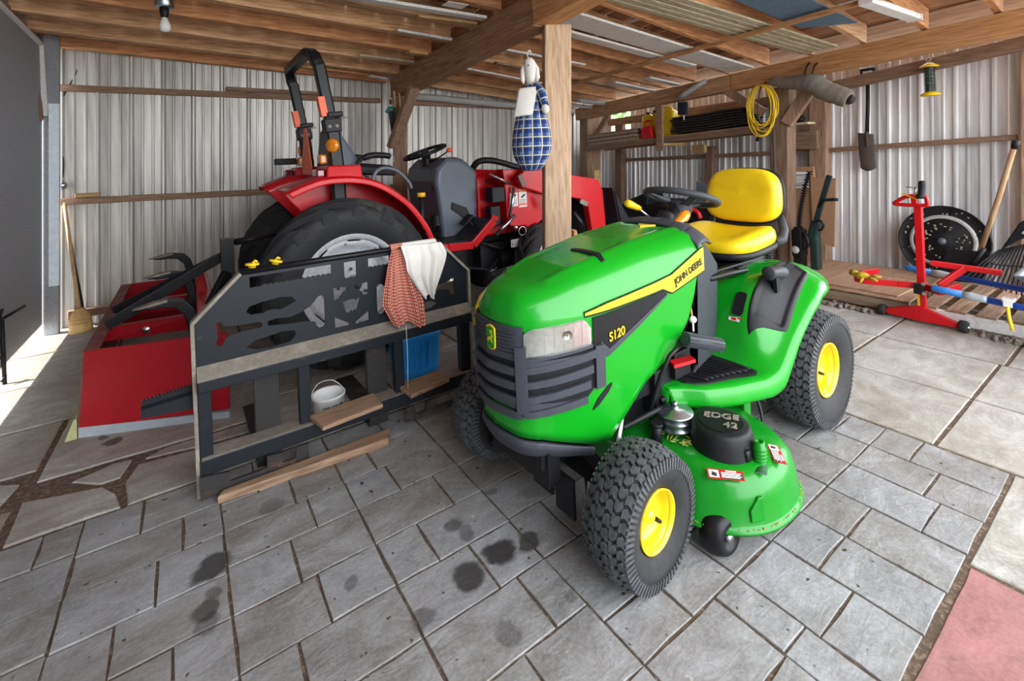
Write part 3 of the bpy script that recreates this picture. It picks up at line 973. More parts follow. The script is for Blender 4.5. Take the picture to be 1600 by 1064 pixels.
def zg_bot(s):
    x = outline(s).x
    return interp([(-1.52, 0.478), (-1.49, 0.466), (-1.36, 0.455), (-1.30, 0.46), (-1.24, 0.51)], x)
def zg_up(s):
    x = abs(s)
    return zg_top(s) if x < sL0 else interp([(sL0, 0.613), (sG, 0.618)], x)
back = MB()
grille = patch('grille', -sG, sG, zg_bot, lambda s: interp([(0, 0.722), (sL0 * 0.98, 0.715), (sL0, 0.70), (sG, 0.64)], abs(s)), 0.003, MT['black'], mower, 80, 10, 0.004)
# header plate with fine ribs, slats and frame
patch('header', -sL0, sL0, 0.615, lambda s: 0.720, 0.010, MT['grille'], grille, 24, 6)
for sd in (-1, 1):
    for k in range(7):
        z = 0.632 + 0.0115 * k
        a, b = sorted((sd * sA * 0.36, sd * sA * 0.93))
        patch('header_rib', a, b, z, z + 0.005, 0.014, MT['grille'], grille, 8, 1, 0.005)
for k in range(4):
    z1 = 0.594 - 0.046 * k
    z0 = z1 - 0.024
    # front slats, either side of nothing: they run across the nose
    patch('slat', -sA * 0.98, sA * 0.98, z0, z1, 0.016, MT['grille'], grille, 16, 3, 0.011, 0.003)
    for sd in (-1, 1):
        e = sx(-1.262 - 0.012 * k)
        a, b = sorted((sd * sA * 1.03, sd * e))
        patch('slat', a, b, lambda s, z0=z0: z0 + 0.035 * max(0, (abs(s) - sA)) / sG + (0.004 if abs(s) > sA else 0), lambda s, z1=z1: z1 + 0.045 * max(0, (abs(s) - sA)) / sG, 0.018, MT['grille'], grille, 22, 3, 0.012, 0.003)
for sd in (-1, 1):
    a, b = sorted((sd * sA * 0.90, sd * sA * 1.14))
    patch('corner_ridge', a, b, 0.452, 0.66, 0.021, MT['grille'], grille, 5, 8, 0.02, 0.003)
    a, b = sorted((sd * sx(-1.262), sd * sx(-1.225)))
    patch('end_frame', a, b, lambda s: 0.49, 0.63, 0.015, MT['grille'], grille, 5, 6, 0.016, 0.003)
    a, b = sorted((sd * sA * 1.08, sd * sx(-1.225)))
    patch('lamp_sill', a, b, 0.598, 0.616, 0.016, MT['grille'], grille, 20, 3, 0.016, 0.003)
# V-shaped lower edge of the grille
patch('chin', -sx(-1.30), sx(-1.30), lambda s: zg_bot(s) - 0.006, lambda s: zg_bot(s) + 0.018, 0.010, MT['grille'], grille, 40, 2, 0.012, 0.002)
# headlights
def clear_mat():
    m, nt, b = new_mat('headlight_lens')
    b.inputs['Base Color'].default_value = (0.97, 0.98, 0.97, 1)
    b.inputs['Roughness'].default_value = 0.06
    b.inputs['Transmission Weight'].default_value = 1.0
    b.inputs['IOR'].default_value = 1.25
    return m
MT['lens'] = clear_mat()
MT['reflector'] = plain('lamp_reflector', (0.90, 0.90, 0.88), 0.16, 0.85, 0.10, 60)
for sd in (-1, 1):
    a, b = sorted((sd * sL0 * 1.02, sd * sL1))
    zb_ = lambda s: interp([(sL0, 0.622), (sL1, 0.640)], abs(s))
    zt_ = lambda s: interp([(sL0, 0.696), (sL0 + (sL1 - sL0) * 0.12, 0.713), (sL0 + (sL1 - sL0) * 0.9, 0.724), (sL1, 0.690)], abs(s))
    lamp = patch('headlight', a, b, zb_, zt_, 0.006, MT['reflector'], mower, 24, 6, 0.004)
    patch('lens', a, b, zb_, zt_, 0.016, MT['lens'], lamp, 24, 6, 0.006, 0.002)
    # bezel around the lamp
    patch('bezel', a, b, lambda s: zb_(s) - 0.008, lambda s: zb_(s) + 0.001, 0.019, MT['grille'], lamp, 24, 1, 0.014, 0.002)
    for q in range(1, 7):
        e0 = a + (b - a) * q / 7
        patch('flute', e0 - 0.0018, e0 + 0.0018, zb_, zt_, 0.0085, MT['reflector'], lamp, 2, 4, 0.004)
    bb = MB()
    sm_ = sd * (sL0 + (sL1 - sL0) * 0.62)
    c0 = side_pt(sm_, 0.684, 0.0075)
    n0 = (side_pt(sm_, 0.684, 0.05) - side_pt(sm_, 0.684, 0.0)).normalized()
    bb.lathe([(0.016, 0.005), (0.012, 0.002), (0.004, 0.0), (0.0, 0.001)], c0, n0, 20)
    obj('bulb_cup', bb, MT['steel'], lamp)
    bb = MB()
    bb.sphere(c0 + n0 * 0.003, 0.004, 10, 8)
    obj('bulb', bb, MT['amber'], lamp)

# yellow side stripe with its dark panel, lettering on both
def side_poly(name, pts, off, mat, parent, thick=0.003, both=True):
    res = []
    for sd in ((-1, 1) if both else (-1,)):
        m = MB()
        # triangulated strip between an upper and a lower polyline given at the same x's
        n = len(pts)
        for q, o_ in enumerate((off, off - thick)):
            for (x, zl, zh) in pts:
                s = sd * sx(x)
                m.v.append(tuple(side_pt(s, zl, o_))); m.v.append(tuple(side_pt(s, zh, o_)))
        for i in range(n - 1):
            a = 2 * i
            m.f.append([a, a + 2, a + 3, a + 1]); c = a + 2 * n
            m.f.append([c + 1, c + 3, c + 2, c])
            m.f.append([a + 1, a + 3, c + 3, c + 1]); m.f.append([a, c, c + 2, a + 2])
        m.f.append([0, 1, 2 * n + 1, 2 * n]); k = 2 * n - 2
        m.f.append([k, k + 2 * n, k + 1 + 2 * n, k + 1])
        m.sm = [False] * len(m.f); m.mi = [0] * len(m.f)
        res.append(obj(name, m, mat, parent))
    return res
def densify(tab, n=28):
    x0, x1 = tab[0][0], tab[-1][0]
    lo = [(a, b) for a, b, c in tab]
    hi = [(a, c) for a, b, c in tab]
    xs = sorted(set([x0 + (x1 - x0) * i / n for i in range(n + 1)] + [t[0] for t in tab]))
    return [(x, interp(lo, x), interp(hi, x)) for x in xs]
stripe_tab = [(-1.292, 0.733, 0.741), (-1.20, 0.736, 0.757), (-0.965, 0.752, 0.784), (-0.93, 0.756, 0.789), (-0.875, 0.732, 0.797), (-0.69, 0.776, 0.866), (-0.672, 0.780, 0.870)]
side_poly('stripe_border', densify([(a, b - 0.007, c + 0.004) for a, b, c in stripe_tab]), 0.004, MT['black'], hood_o)
side_poly('stripe', densify(stripe_tab), 0.0055, MT['yellow_plastic'], hood_o)
side_poly('side_panel', densify([(-1.262, 0.640, 0.722), (-1.22, 0.600, 0.724), (-1.205, 0.604, 0.725), (-0.98, 0.700, 0.742), (-0.91, 0.733, 0.748)]), 0.005, MT['black_gloss'], hood_o)
side_poly('side_panel_edge', densify([(-1.235, 0.578, 0.640), (-1.20, 0.584, 0.606), (-1.05, 0.655, 0.672), (-0.905, 0.728, 0.736)]), 0.007, MT['grille'], hood_o)
# small vent in the lower flank
side_poly('side_vent', densify([(-1.272, 0.418, 0.424), (-1.25, 0.428, 0.452), (-1.205, 0.462, 0.484), (-1.19, 0.480, 0.488)]), 0.003, MT['black'], hood_o)
sc_ = MB()
sc_.prism([(-0.085, -0.006), (-0.06, -0.011), (0.06, -0.006), (0.085, 0.0), (0.08, 0.006), (0, 0.003), (-0.08, 0.004)], lambda a, b, t: Vector((-1.135 + b * 1.2 + 0.05 * 0, -0.10 + a, 0.901 + 0.02 * 0 - 0.0012 * 0 + t - 0.0018 * abs(a) * 10)), 0.004)
hood_slot = MB()
def topz(x, y):
    ys = 0.24
    for a, b in zip(OUTC, OUTC[1:]):
        if a.x <= x <= b.x:
            ys = a.y; break
    zs, zt = interp(ZS, x), interp(ZT, x)
    a = abs(y) / ys
    return zt - (zt - zs) * (0.10 * a ** 2 + 0.90 * a ** 6.5) + 0.006 * max(0, 1 - abs(a - 0.55) / 0.12)
def on_top(pts, h):
    m = MB()
    n = len(pts)
    m.v = [(x, y, topz(x, y) + h) for x, y in pts] + [(x, y, topz(x, y) - 0.004) for x, y in pts]
    m.f = [list(range(n)), list(range(n, 2 * n))[::-1]] + [[i, (i + 1) % n, n + (i + 1) % n, n + i] for i in range(n)]
    m.sm = [False] * len(m.f); m.mi = [0] * len(m.f)
    return m
obj('hood_slot', on_top([(-1.142 - 0.4 * (yy + 0.06) ** 2, yy) for yy in [-0.008 * q for q in range(0, 21)]] + [(-1.128 - 0.4 * (yy + 0.06) ** 2 + 0.010 * math.sin(PI * -yy / 0.165), yy) for yy in [-0.008 * q for q in range(0, 21)][::-1]], 0.006), MT['black'], hood_o)
obj('hood_arrow', on_top([(-0.72, 0.02), (-0.70, -0.055), (-0.765, -0.025)], 0.006), MT['yellow_plastic'], hood_o)

def text_on(name, body, size, org, ux, uy, mat, parent, depth=0.0015, font_shear=0.0, sx_=1.0):
    c = bpy.data.curves.new(name, 'FONT')
    c.body = body
    c.size = size
    c.extrude = depth
    c.shear = font_shear
    c.align_x = 'CENTER'; c.align_y = 'CENTER'
    c.offset = size * 0.012
    tmp = bpy.data.objects.new(name, c)
    COL.objects.link(tmp)
    dg = bpy.context.evaluated_depsgraph_get()
    me = bpy.data.meshes.new_from_object(tmp.evaluated_get(dg))
    bpy.data.objects.remove(tmp)
    ux = Vector(ux).normalized(); uy = Vector(uy); uy = (uy - ux * uy.dot(ux)).normalized()
    uz = ux.cross(uy)
    for v in me.vertices:
        p = v.co
        v.co = Vector(org) + ux * p.x * sx_ + uy * p.y + uz * p.z
    me.name = name
    me.materials.clear(); me.materials.append(mat)
    o = bpy.data.objects.new(name, me)
    COL.objects.link(o)
    o.parent = parent
    return o
# near side lettering follows the stripe; the far side carries the same
pA, pB = side_pt(-sx(-0.86), 0.766, 0.0085), side_pt(-sx(-0.69), 0.818, 0.0085)
text_on('lettering', 'JOHN DEERE', 0.036, pA.lerp(pB, 0.5), pB - pA, (0.0, 0.0, 1), MT['ink'], hood_o, 0.001, 0.0, 0.88)
pA, pB = side_pt(-sx(-1.215), 0.640, 0.008), side_pt(-sx(-1.12), 0.655, 0.008)
text_on('model_lettering', 'S120', 0.042, pA.lerp(pB, 0.5), pB - pA, (0.0, 0.0, 1), MT['yellow_plastic'], hood_o, 0.0015, 0.18, 0.88)
pA, pB = side_pt(sx(-0.69), 0.818, 0.0085), side_pt(sx(-0.86), 0.766, 0.0085)
text_on('lettering', 'JOHN DEERE', 0.036, pA.lerp(pB, 0.5), pB - pA, (0.0, 0.0, 1), MT['ink'], hood_o, 0.001, 0.0, 0.88)
# shield emblem with a leaping stag
emb = MB()
sh = [(-0.024, 0.034), (-0.012, 0.040), (0.0, 0.042), (0.012, 0.040), (0.024, 0.034), (0.0245, 0.0), (0.023, -0.028), (0.016, -0.036), (0.0, -0.040), (-0.016, -0.036), (-0.023, -0.028), (-0.0245, 0.0)]
ez = 0.672
nose = side_pt(0, ez, 0.0)
def emfn(x0):
    return lambda a, b, t: Vector((nose.x - x0 - t + 0.002, -a - 0.022, ez + b))
emb.prism(sh, emfn(0.012), 0.004)
em_o = obj('emblem', emb, MT['yellow_plastic'], mower)
e2 = MB(); e2.prism([(a * 0.86, b * 0.88) for a, b in sh], emfn(0.0155), 0.0025)
obj('emblem_field', e2, MT['green'], em_o)
e3 = MB()
for poly in ([(-0.014, -0.004), (-0.004, 0.004), (0.006, 0.004), (0.010, 0.012), (0.015, 0.010), (0.014, 0.006), (0.010, 0.002), (0.008, -0.006), (0.013, -0.014), (0.010, -0.014), (0.004, -0.007), (-0.005, -0.006), (-0.010, -0.016), (-0.013, -0.015), (-0.010, -0.006), (-0.016, -0.012)],
             [(0.008, 0.011), (0.002, 0.017), (0.000, 0.026), (0.0025, 0.026), (0.004, 0.018), (0.0105, 0.012)], [(0.006, 0.013), (0.009, 0.020), (0.008, 0.027), (0.0105, 0.027), (0.0115, 0.020), (0.0100, 0.011)]):
    e3.prism(poly, emfn(0.0175), 0.0018)
obj('emblem_stag', e3, MT['yellow_plastic'], em_o)
# bumper
bp_ = MB()
def bump_pt(u, v):
    s = (-1 + 2 * u) * sx(-1.27)
    a = [(-0.046, -0.030), (-0.038, -0.008), (-0.010, 0.010), (0.003, 0.008), (0.002, -0.01)]
    k = v * (len(a) - 1); i = min(int(k), len(a) - 2); f = k - i
    dz = a[i][0] + (a[i + 1][0] - a[i][0]) * f; of = a[i][1] + (a[i + 1][1] - a[i][1]) * f
    t = abs(s) / sx(-1.27)
    zc = interp(ZB, outline(s).x) - 0.012
    return side_pt(s, zc + dz * (1.35 - 0.7 * t ** 2), of * (1 - 0.75 * t ** 3))
bp_.grid(bump_pt, 60, 12)
obj('bumper', bp_, MT['grille'], mower, solid=0.01)
# frame, axle and steering gear under the nose
fr = MB()
for sd in (-1, 1):
    fr.box((-0.95, sd * 0.13, 0.30), (0.98, 0.03, 0.09))
fr.box((-1.40, 0, 0.26), (0.05, 0.32, 0.12))
fr.box((-1.36, -0.05, 0.17), (0.012, 0.10, 0.10))
fr.box((-1.36, -0.16, 0.16), (0.012, 0.09, 0.13))
fr.box((-0.3, 0, 0.34), (0.7, 0.34, 0.14))
fr.box((-0.02, 0, 0.256), (0.12, 0.52, 0.13))
obj('chassis', fr, MT['black'], mower, bevel=0.004)
ax = MB()
ax.bar((-1.262, -0.30, 0.215), (-1.262, 0.30, 0.215), 0.06, 0.05)
for sd in (-1, 1):
    ax.bar((-1.262, sd * 0.08, 0.25), (-1.262, sd * 0.29, 0.20), 0.05, 0.05)
    ax.cyl((-1.262, sd * 0.30, 0.13), (-1.262, sd * 0.30, 0.285), 0.022, n=14)
    ax.cyl((-1.262, sd * 0.28, 0.19), (-1.262, sd * 0.385, 0.19), 0.016, n=12)
    ax.cyl((-1.262, sd * 0.30, 0.285), (-1.262, sd * 0.30, 0.30), 0.028, 0.020, 14)
    ax.bar((-1.262, sd * 0.30, 0.15), (-1.35, sd * 0.27, 0.13), 0.025, 0.012)
    ax.sphere((-1.355, sd * 0.268, 0.125), 0.015, 10, 8)
obj('front_axle', ax, MT['black_gloss'], mower)
tr = MB()
tr.cyl((-1.355, -0.268, 0.125), (-1.15, -0.02, 0.22), 0.008, n=8)
tr.cyl((-1.355, 0.268, 0.125), (-1.15, 0.02, 0.22), 0.008, n=8)
tr.cyl((-1.20, -0.235, 0.24), (-1.12, -0.20, 0.36), 0.011, n=10)
obj('steering_rod', tr, MT['steel'], mower)
eng = MB()
eng.box((-1.08, 0, 0.50), (0.42, 0.36, 0.30)); eng.cyl((-1.08, 0, 0.64), (-1.08, 0, 0.80), 0.15, 0.13, 24)
eng.box((-0.86, -0.16, 0.36), (0.16, 0.09, 0.16)); eng.box((-0.80, -0.2, 0.44), (0.10, 0.06, 0.10))
eng.tube([(-0.92, -0.21, 0.33), (-0.80, -0.24, 0.36), (-0.70, -0.22, 0.40)], 0.012, 8)
eng.tube([(-1.12, -0.20, 0.30), (-0.98, -0.24, 0.33), (-0.86, -0.22, 0.30)], 0.010, 8)
obj('engine', eng, MT['black'], mower, bevel=0.006)

# --- dash tower and rear body
dash = MB()
def dash_fn(u, v):
    # loft from the hood's rear edge back to the wheel column
    a = -1 + 2 * v
    w = 0.247 - 0.05 * u
    x = -0.70 + 0.22 * u + 0.02 * (1 - abs(a))
    zc = 0.948 + 0.012 * math.sin(PI * min(1, u * 2.2)) - 0.16 * max(0, u - 0.35) ** 1.3
    return Vector((x, a * w, zc - 0.075 * abs(a) ** 3.2 - 0.02 * u))
dash.grid(dash_fn, 16, 24)
for sd in (-1, 1):
    dash.grid(lambda u, v, sd=sd: Vector((-0.70 + 0.22 * u, sd * (0.247 - 0.05 * u - 0.02 * v), dash_fn(u, (1 + sd) / 2).z * (1 - v) + (0.36 + 0.0 * u) * v)), 10, 8)
dash.grid(lambda u, v: Vector((-0.48 - 0.06 * v, (-1 + 2 * u) * (0.197 - 0.02 * v), dash_fn(1, u).z * (1 - v) + 0.36 * v)), 12, 8)
obj('dash_tower', dash, MT['dark_grey'], mower)
dl = MB()
def cap_fn(u, v):
    a = -1 + 2 * v
    r = 0.018 * math.sin(PI * u) * (1.0 if int((v * 7) % 1 * 12) > 0 else 0.6)
    return Vector((-0.700 + 0.13 * u + 0.012 * (1 - abs(a)), a * (0.252 - 0.022 * u), 0.943 - 0.074 * abs(a) ** 3.2 + r + 0.006 * (1 - u)))
dl.grid(cap_fn, 10, 84)
obj('dash_cap', dl, MT['grille'], mower, solid=0.01)
col = MB()
col.cyl((-0.60, 0, 0.85), (-0.47, 0, 1.00), 0.035, 0.03, 20)
col.lathe([(0.075, 0), (0.07, 0.02), (0.04, 0.05), (0.035, 0.09)], (-0.60, 0, 0.90), (0.62, 0, 0.78), 24)
obj('steering_column', col, MT['black'], mower)
# steering wheel
WA = Vector((0.30, 0, 0.954)).normalized()
WC = Vector((-0.430, 0.0, 1.035))
wu = Vector((0, 1, 0)); wv = WA.cross(wu)
sw = MB()
sw.tube([WC + (wu * math.cos(a) + wv * math.sin(a)) * 0.160 for a in [2 * PI * k / 40 for k in range(40)]], 0.0155, 12, closed=True)
swo = obj('steering_wheel', sw, MT['dark_grey'], mower)
sp = MB()
for a in (0.55, PI - 0.55, -PI / 2):
    d = wu * math.cos(a) + wv * math.sin(a)
    e = wu * -math.sin(a) + wv * math.cos(a)
    r0, r1 = [], []
    pa = WC - WA * 0.045 + d * 0.03
    pb = WC - WA * 0.018 + d * 0.10
    pc = WC + d * 0.155
    for (p, w, t) in ((pa, 0.045, 0.012), (pb, 0.034, 0.010), (pc, 0.026, 0.008)):
        r0.append([p + e * w / 2 + WA * t / 2, p + e * w / 2 - WA * t / 2, p - e * w / 2 - WA * t / 2, p - e * w / 2 + WA * t / 2])
    sp.ring_loft(r0, True, True, False)
obj('spoke', sp, MT['dark_grey'], swo, bevel=0.003)
hb = MB()
hb.lathe([(0.0, 0.0), (0.040, -0.004), (0.056, -0.014), (0.058, -0.035), (0.036, -0.09), (0.03, -0.11)], WC - WA * 0.018, WA, 28)
hb.box(WC - WA * 0.014, (0.05, 0.075, 0.012), Matrix((WA.cross(Vector((0, 1, 0))), Vector((0, 1, 0)), WA)).transposed())
obj('hub', hb, MT['dark_grey'], swo)
# levers at the dash
def lever(name, a, b, knob_a, knob_b, kr, kmat, rr=0.006, thick=True):
    l = MB(); l.cyl(a, b, rr, n=10)
    o = obj(name, l, MT['steel'], mower)
    k = MB()
    ka, kb = Vector(knob_a), Vector(knob_b)
    k.tube([ka, ka.lerp(kb, 0.12), ka.lerp(kb, 0.35), ka.lerp(kb, 0.8), ka.lerp(kb, 0.96), kb], [kr * 0.55, kr * 0.7, kr * 0.8, kr, kr * 0.85, kr * 0.35], 14)
    obj('knob', k, kmat, o)
    return o
lever('lift_lever', (-0.41, 0.10, 0.86), (-0.62, 0.10, 1.00), (-0.605, 0.10, 0.994), (-0.70, 0.10, 1.030), 0.019, MT['yellow_plastic'])
lever('throttle_lever', (-0.66, -0.11, 0.90), (-0.61, -0.11, 0.945), (-0.69, -0.112, 0.912), (-0.545, -0.105, 0.982), 0.024, MT['amber'], 0.012)
dm2 = MB(); dm2.sphere((-0.60, -0.12, 0.925), 0.03, 14, 10)
obj('throttle_boss', dm2, MT['black'], mower)

# rear body: footrests, risers, seat deck and fenders in one pressed sheet
def yo(x):
    return interp([(-0.90, 0.235), (-0.86, 0.262), (-0.80, 0.325), (-0.70, 0.378), (-0.56, 0.428), (-0.48, 0.446), (-0.15, 0.446), (-0.02, 0.432), (0.08, 0.402), (0.17, 0.35), (0.24, 0.28), (0.285, 0.19), (0.30, 0.12)], x)
Z_OUT = [(-0.9, 0.378), (-0.53, 0.380), (-0.47, 0.405), (-0.35, 0.512), (-0.215, 0.595), (-0.10, 0.645), (0.0, 0.655), (0.1, 0.63), (0.2, 0.57), (0.3, 0.50)]
Z_IN = [(-0.9, 0.378), (-0.54, 0.380), (-0.505, 0.42), (-0.455, 0.56), (-0.40, 0.645), (-0.30, 0.698), (-0.15, 0.716), (0.0, 0.708), (0.10, 0.68), (0.20, 0.62), (0.3, 0.53)]
def sm_tab(tab, x):
    return (interp(tab, x - 0.025) + 2 * interp(tab, x) + interp(tab, x + 0.025)) / 4
def body_z(x, y):
    ay = abs(y)
    t = sstep((ay - 0.28) / 0.155)
    z = sm_tab(Z_IN, x) * (1 - t) + sm_tab(Z_OUT, x) * t
    e = max(0, ay / max(0.05, yo(x)) - 0.93) / 0.07
    return z - 0.014 * e * e
body = MB()
def body_fn(u, v):
    x = -0.90 + 1.20 * u
    a = -1 + 2 * v
    a = math.copysign(abs(a) ** 0.85, a)
    return Vector((x, a * yo(x), body_z(x, a * yo(x))))
body.grid(body_fn, 110, 70)
for sd in (-1, 1):
    def lip(u, v, sd=sd):
        x = -0.90 + 1.20 * u
        z = body_z(x, yo(x))
        return Vector((x, sd * (yo(x) + 0.012 * math.sin(v * PI / 2)), z - 0.055 * v * interp([(-0.9, 1.0), (-0.5, 1.0), (-0.3, 0.6), (0.3, 0.8)], x)))
    body.grid(lip, 110, 4)
body.grid(lambda u, v: Vector((-0.90 - 0.008 * v, (-1 + 2 * u) * yo(-0.90), body_z(-0.90, (-1 + 2 * u) * yo(-0.9)) - 0.06 * v)), 20, 3)
body.grid(lambda u, v: Vector((0.30 + 0.012 * v, (-1 + 2 * u) * yo(0.3), body_z(0.3, (-1 + 2 * u) * yo(0.3)) - 0.06 * v)), 40, 3)
body_o = obj('rear_body', body, MT['green'], mower, solid=0.003)
# footrest mats
def mat_lo(x):
    return interp([(-0.83, 0.215), (-0.70, 0.18), (-0.60, 0.165), (-0.54, 0.19)], x)
def mat_hi(x):
    return interp([(-0.83, 0.235), (-0.80, 0.285), (-0.76, 0.312), (-0.66, 0.348), (-0.57, 0.392), (-0.54, 0.38)], x)
for sd in (-1, 1):
    mt = MB()
    def mat_fn(u, v, sd=sd):
        x = -0.825 + 0.287 * u
        y = mat_lo(x) + (mat_hi(x) - mat_lo(x)) * v
        e = min(u, 1 - u, v, 1 - v)
        return Vector((x, sd * y, body_z(x, y) + (0.006 if e > 0.01 else 0.0)))
    mt.grid(mat_fn, 40, 20)
    mo = obj('foot_mat', mt, MT['black'], body_o)
    rb = MB()
    for k in range(9):
        u0 = 0.16 + 0.085 * k
        q = [mat_fn(min(1, u0 + 0.10 * j / 6), 0.12 + 0.76 * j / 6) + Vector((0, 0, 0.003)) for j in range(7)]
        rb.tube(q, 0.006, 6)
    obj('mat_rib', rb, MT['black'], mo)
# height lever console on the near fender
con = MB()
def con_pt(u, v, h):
    # along the fender from low front to high rear
    x0 = -0.475 + 0.10 * v
    x = x0 + (-0.04 - x0) * u
    yc = 0.362 - 0.035 * u
    hw = 0.060 * (1 - 0.10 * u)
    e = min(u, 1 - u) / 0.10
    r = 1.0
    if e < 1:
        r = math.sqrt(max(0, 1 - (1 - e) ** 2)) * 0.25 + 0.75
    y = yc + (-1 + 2 * v) * hw * r
    return Vector((x, -y, body_z(x, y) + h))
def con_h(u, v):
    a = abs(-1 + 2 * v)
    d = max(a, abs(-1 + 2 * u) ** 3)
    base = 0.010 if d > 0.78 else 0.010 - 0.012 * sstep((0.78 - d) / 0.2)
    return max(0.0015, base) if d < 0.97 else 0.0
con.grid(lambda u, v: con_pt(u, v, con_h(u, v)), 44, 22)
con_o = obj('lever_console', con, MT['black'], body_o)
st = MB()
for k in range(9):
    u = 0.40 + 0.06 * k
    a, b = con_pt(u, 0.34, 0.012), con_pt(u + 0.02, 0.52, 0.012)
    st.bar(a, b, 0.012, 0.014)
obj('height_notches', st, MT['dark_grey'], con_o)
lv = MB()
lv.bar(con_pt(0.36, 0.5, 0.0), con_pt(0.34, 0.5, 0.075), 0.016, 0.03, (1, 0, 0))
lo = obj('height_lever', lv, MT['black'], body_o)
lk = MB()
ka = con_pt(0.34, 0.5, 0.082)
lk.tube([ka + Vector((-0.055, 0.0, 0.012)), ka + Vector((-0.05, 0, 0.012)), ka + Vector((-0.03, 0, 0.010)), ka + Vector((0.02, 0, 0.004)), ka + Vector((0.06, 0.0, -0.004)), ka + Vector((0.085, 0, -0.008)), ka + Vector((0.09, 0, -0.009))], [0.016, 0.021, 0.020, 0.026, 0.026, 0.016, 0.004], 18)
lk.lathe([(0.0, -0.004), (0.024, -0.002), (0.030, 0.004), (0.024, 0.012), (0.0, 0.014)], ka + Vector((-0.062, 0, 0.013)), (1, 0, 0), 20)
obj('lever_grip', lk, MT['dark_grey'], lo)
# socket cover and stickers on the riser
for (yy0, yy1, z0, z1, mat, nm) in ((-0.285, -0.238, 0.555, 0.640, 'black', 'socket_cover'),):
    m = MB()
    def rx(y, z):
        # find x on the riser at height z
        lo_, hi_ = -0.9, 0.0
        for _ in range(40):
            q = (lo_ + hi_) / 2
            if body_z(q, y) < z: lo_ = q
            else: hi_ = q
        return lo_
    n = 10
    out = []
    for i in range(24):
        a = 2 * PI * i / 24
        cx, cz = math.copysign(abs(math.cos(a)) ** 0.5, math.cos(a)), math.copysign(abs(math.sin(a)) ** 0.4, math.sin(a))
        out.append(((yy0 + yy1) / 2 + (yy1 - yy0) / 2 * cx, (z0 + z1) / 2 + (z1 - z0) / 2 * cz))
    m.prism(out, lambda a, b, t: Vector((rx(a, b) - 0.0015 - t, a, b)), 0.006)
    obj(nm, m, MT[mat], body_o)
stk = MB()
stk.prism([(-0.275, 0.530), (-0.228, 0.530), (-0.228, 0.542), (-0.275, 0.548)], lambda a, b, t: Vector((rx(a, b) - 0.001 - t, a, b)), 0.001)
obj('badge_sticker', stk, MT['paper'], body_o)
stk = MB()
stk.prism([(-0.262, 0.533), (-0.243, 0.533), (-0.238, 0.542), (-0.258, 0.544)], lambda a, b, t: Vector((rx(a, b) - 0.0022 - t, a, b)), 0.001)
stk.prism([(-0.285, 0.541), (-0.265, 0.541), (-0.265, 0.546), (-0.285, 0.546)], lambda a, b, t: Vector((rx(a, b) - 0.0022 - t, a, b)), 0.001)
obj('badge_mark', stk, MT['red_plastic'], body_o)
# ignition key with its tag
ky = MB()
ky.cyl((-0.722, -0.222, 0.635), (-0.725, -0.228, 0.575), 0.004, n=8)
ko = obj('key_ring', ky, MT['amber'], mower)
ky = MB()
ky.lathe([(0.0, -0.002), (0.014, -0.002), (0.014, 0.002), (0.0, 0.002)], (-0.727, -0.232, 0.592), (0.7, 0.7, 0), 16)
ky.box((-0.727, -0.232, 0.566), (0.008, 0.003, 0.04))
obj('key', ky, MT['white'], ko)

# seat frame, spring, seat
sf = MB()
for sd in (-1, 1):
    sf.bar((-0.60, sd * 0.17, 0.715), (0.02, sd * 0.17, 0.715), 0.03, 0.03)
sf.cyl((-0.56, -0.20, 0.715), (-0.28, -0.215, 0.705), 0.014, n=10)
sf.bar((-0.42, -0.20, 0.712), (-0.40, 0.20, 0.712), 0.03, 0.012)
sf.bar((-0.30, -0.21, 0.712), (-0.28, 0.20, 0.712), 0.05, 0.02)
sf.bar((-0.22, -0.06, 0.74), (0.02, -0.06, 0.74), 0.24, 0.02)
obj('seat_bracket', sf, MT['black_gloss'], mower, bevel=0.004)
for sd in (-1, 1):
    sg = MB()
    sg.tube([(-0.01 + 0.017 * math.cos(a), sd * 0.185 + 0.017 * math.sin(a), 0.700 + 0.055 * a / (2 * PI * 5)) for a in [2 * PI * 5 * k / 80 for k in range(81)]], 0.004, 6)
    obj('seat_spring', sg, MT['black'], mower)
seat = thing  # (kept separate from the parts below)
def cushion(name, w, d, h, mat, parent, org, rot, dish, fr_=0.35, power=3.2, crown=0.02, taper=0.0, nn=40):
    """soft rounded slab: top domed and dished, edges rolled; u across, v along"""
    m = MB()
    m3 = Euler(rot).to_matrix()
    rings = []
    prof = [(0.0, -1.0), (0.80, -1.0), (0.93, -0.9), (0.985, -0.55), (1.0, -0.1), (0.985, 0.35), (0.93, 0.72), (0.82, 0.93), (0.62, 1.0), (0.40, 1.0), (0.20, 1.0), (0.0, 1.0)]
    for (k, zz) in prof:
        ring = []
        for i in range(nn):
            a = 2 * PI * i / nn
            cx = math.copysign(abs(math.cos(a)) ** (2 / power), math.cos(a))
            cy = math.copysign(abs(math.sin(a)) ** (2 / power), math.sin(a))
            x, y = cx * k, cy * k
            ww = w / 2 * (1 - taper * (x + 1) / 2)
            z = zz * h / 2
            if zz > 0:
                z += dish(x, y) * max(0, min(1, (zz) * 1.2))
            ring.append(m3 @ Vector((x * d / 2, y * ww, z)) + Vector(org))
        rings.append(ring)
    m.ring_loft(rings, True, False, True)
    return obj(name, m, mat, parent)
pan = cushion('seat_pan', 0.455, 0.44, 0.05, MT['black'], mower, (-0.105, -0.005, 0.768), (0, -0.06, 0), lambda x, y: 0.0)
cu = cushion('seat_cushion', 0.448, 0.425, 0.085, MT['yellow'], mower, (-0.108, -0.005, 0.812), (0, -0.09, 0),
             lambda x, y: -0.022 * max(0, 1 - (y * y) * 1.6) * (1 if x > -0.5 else max(0, (x + 1) / 0.5)) + 0.020 * max(0, abs(y) - 0.45) - 0.012 * max(0, -x - 0.5))
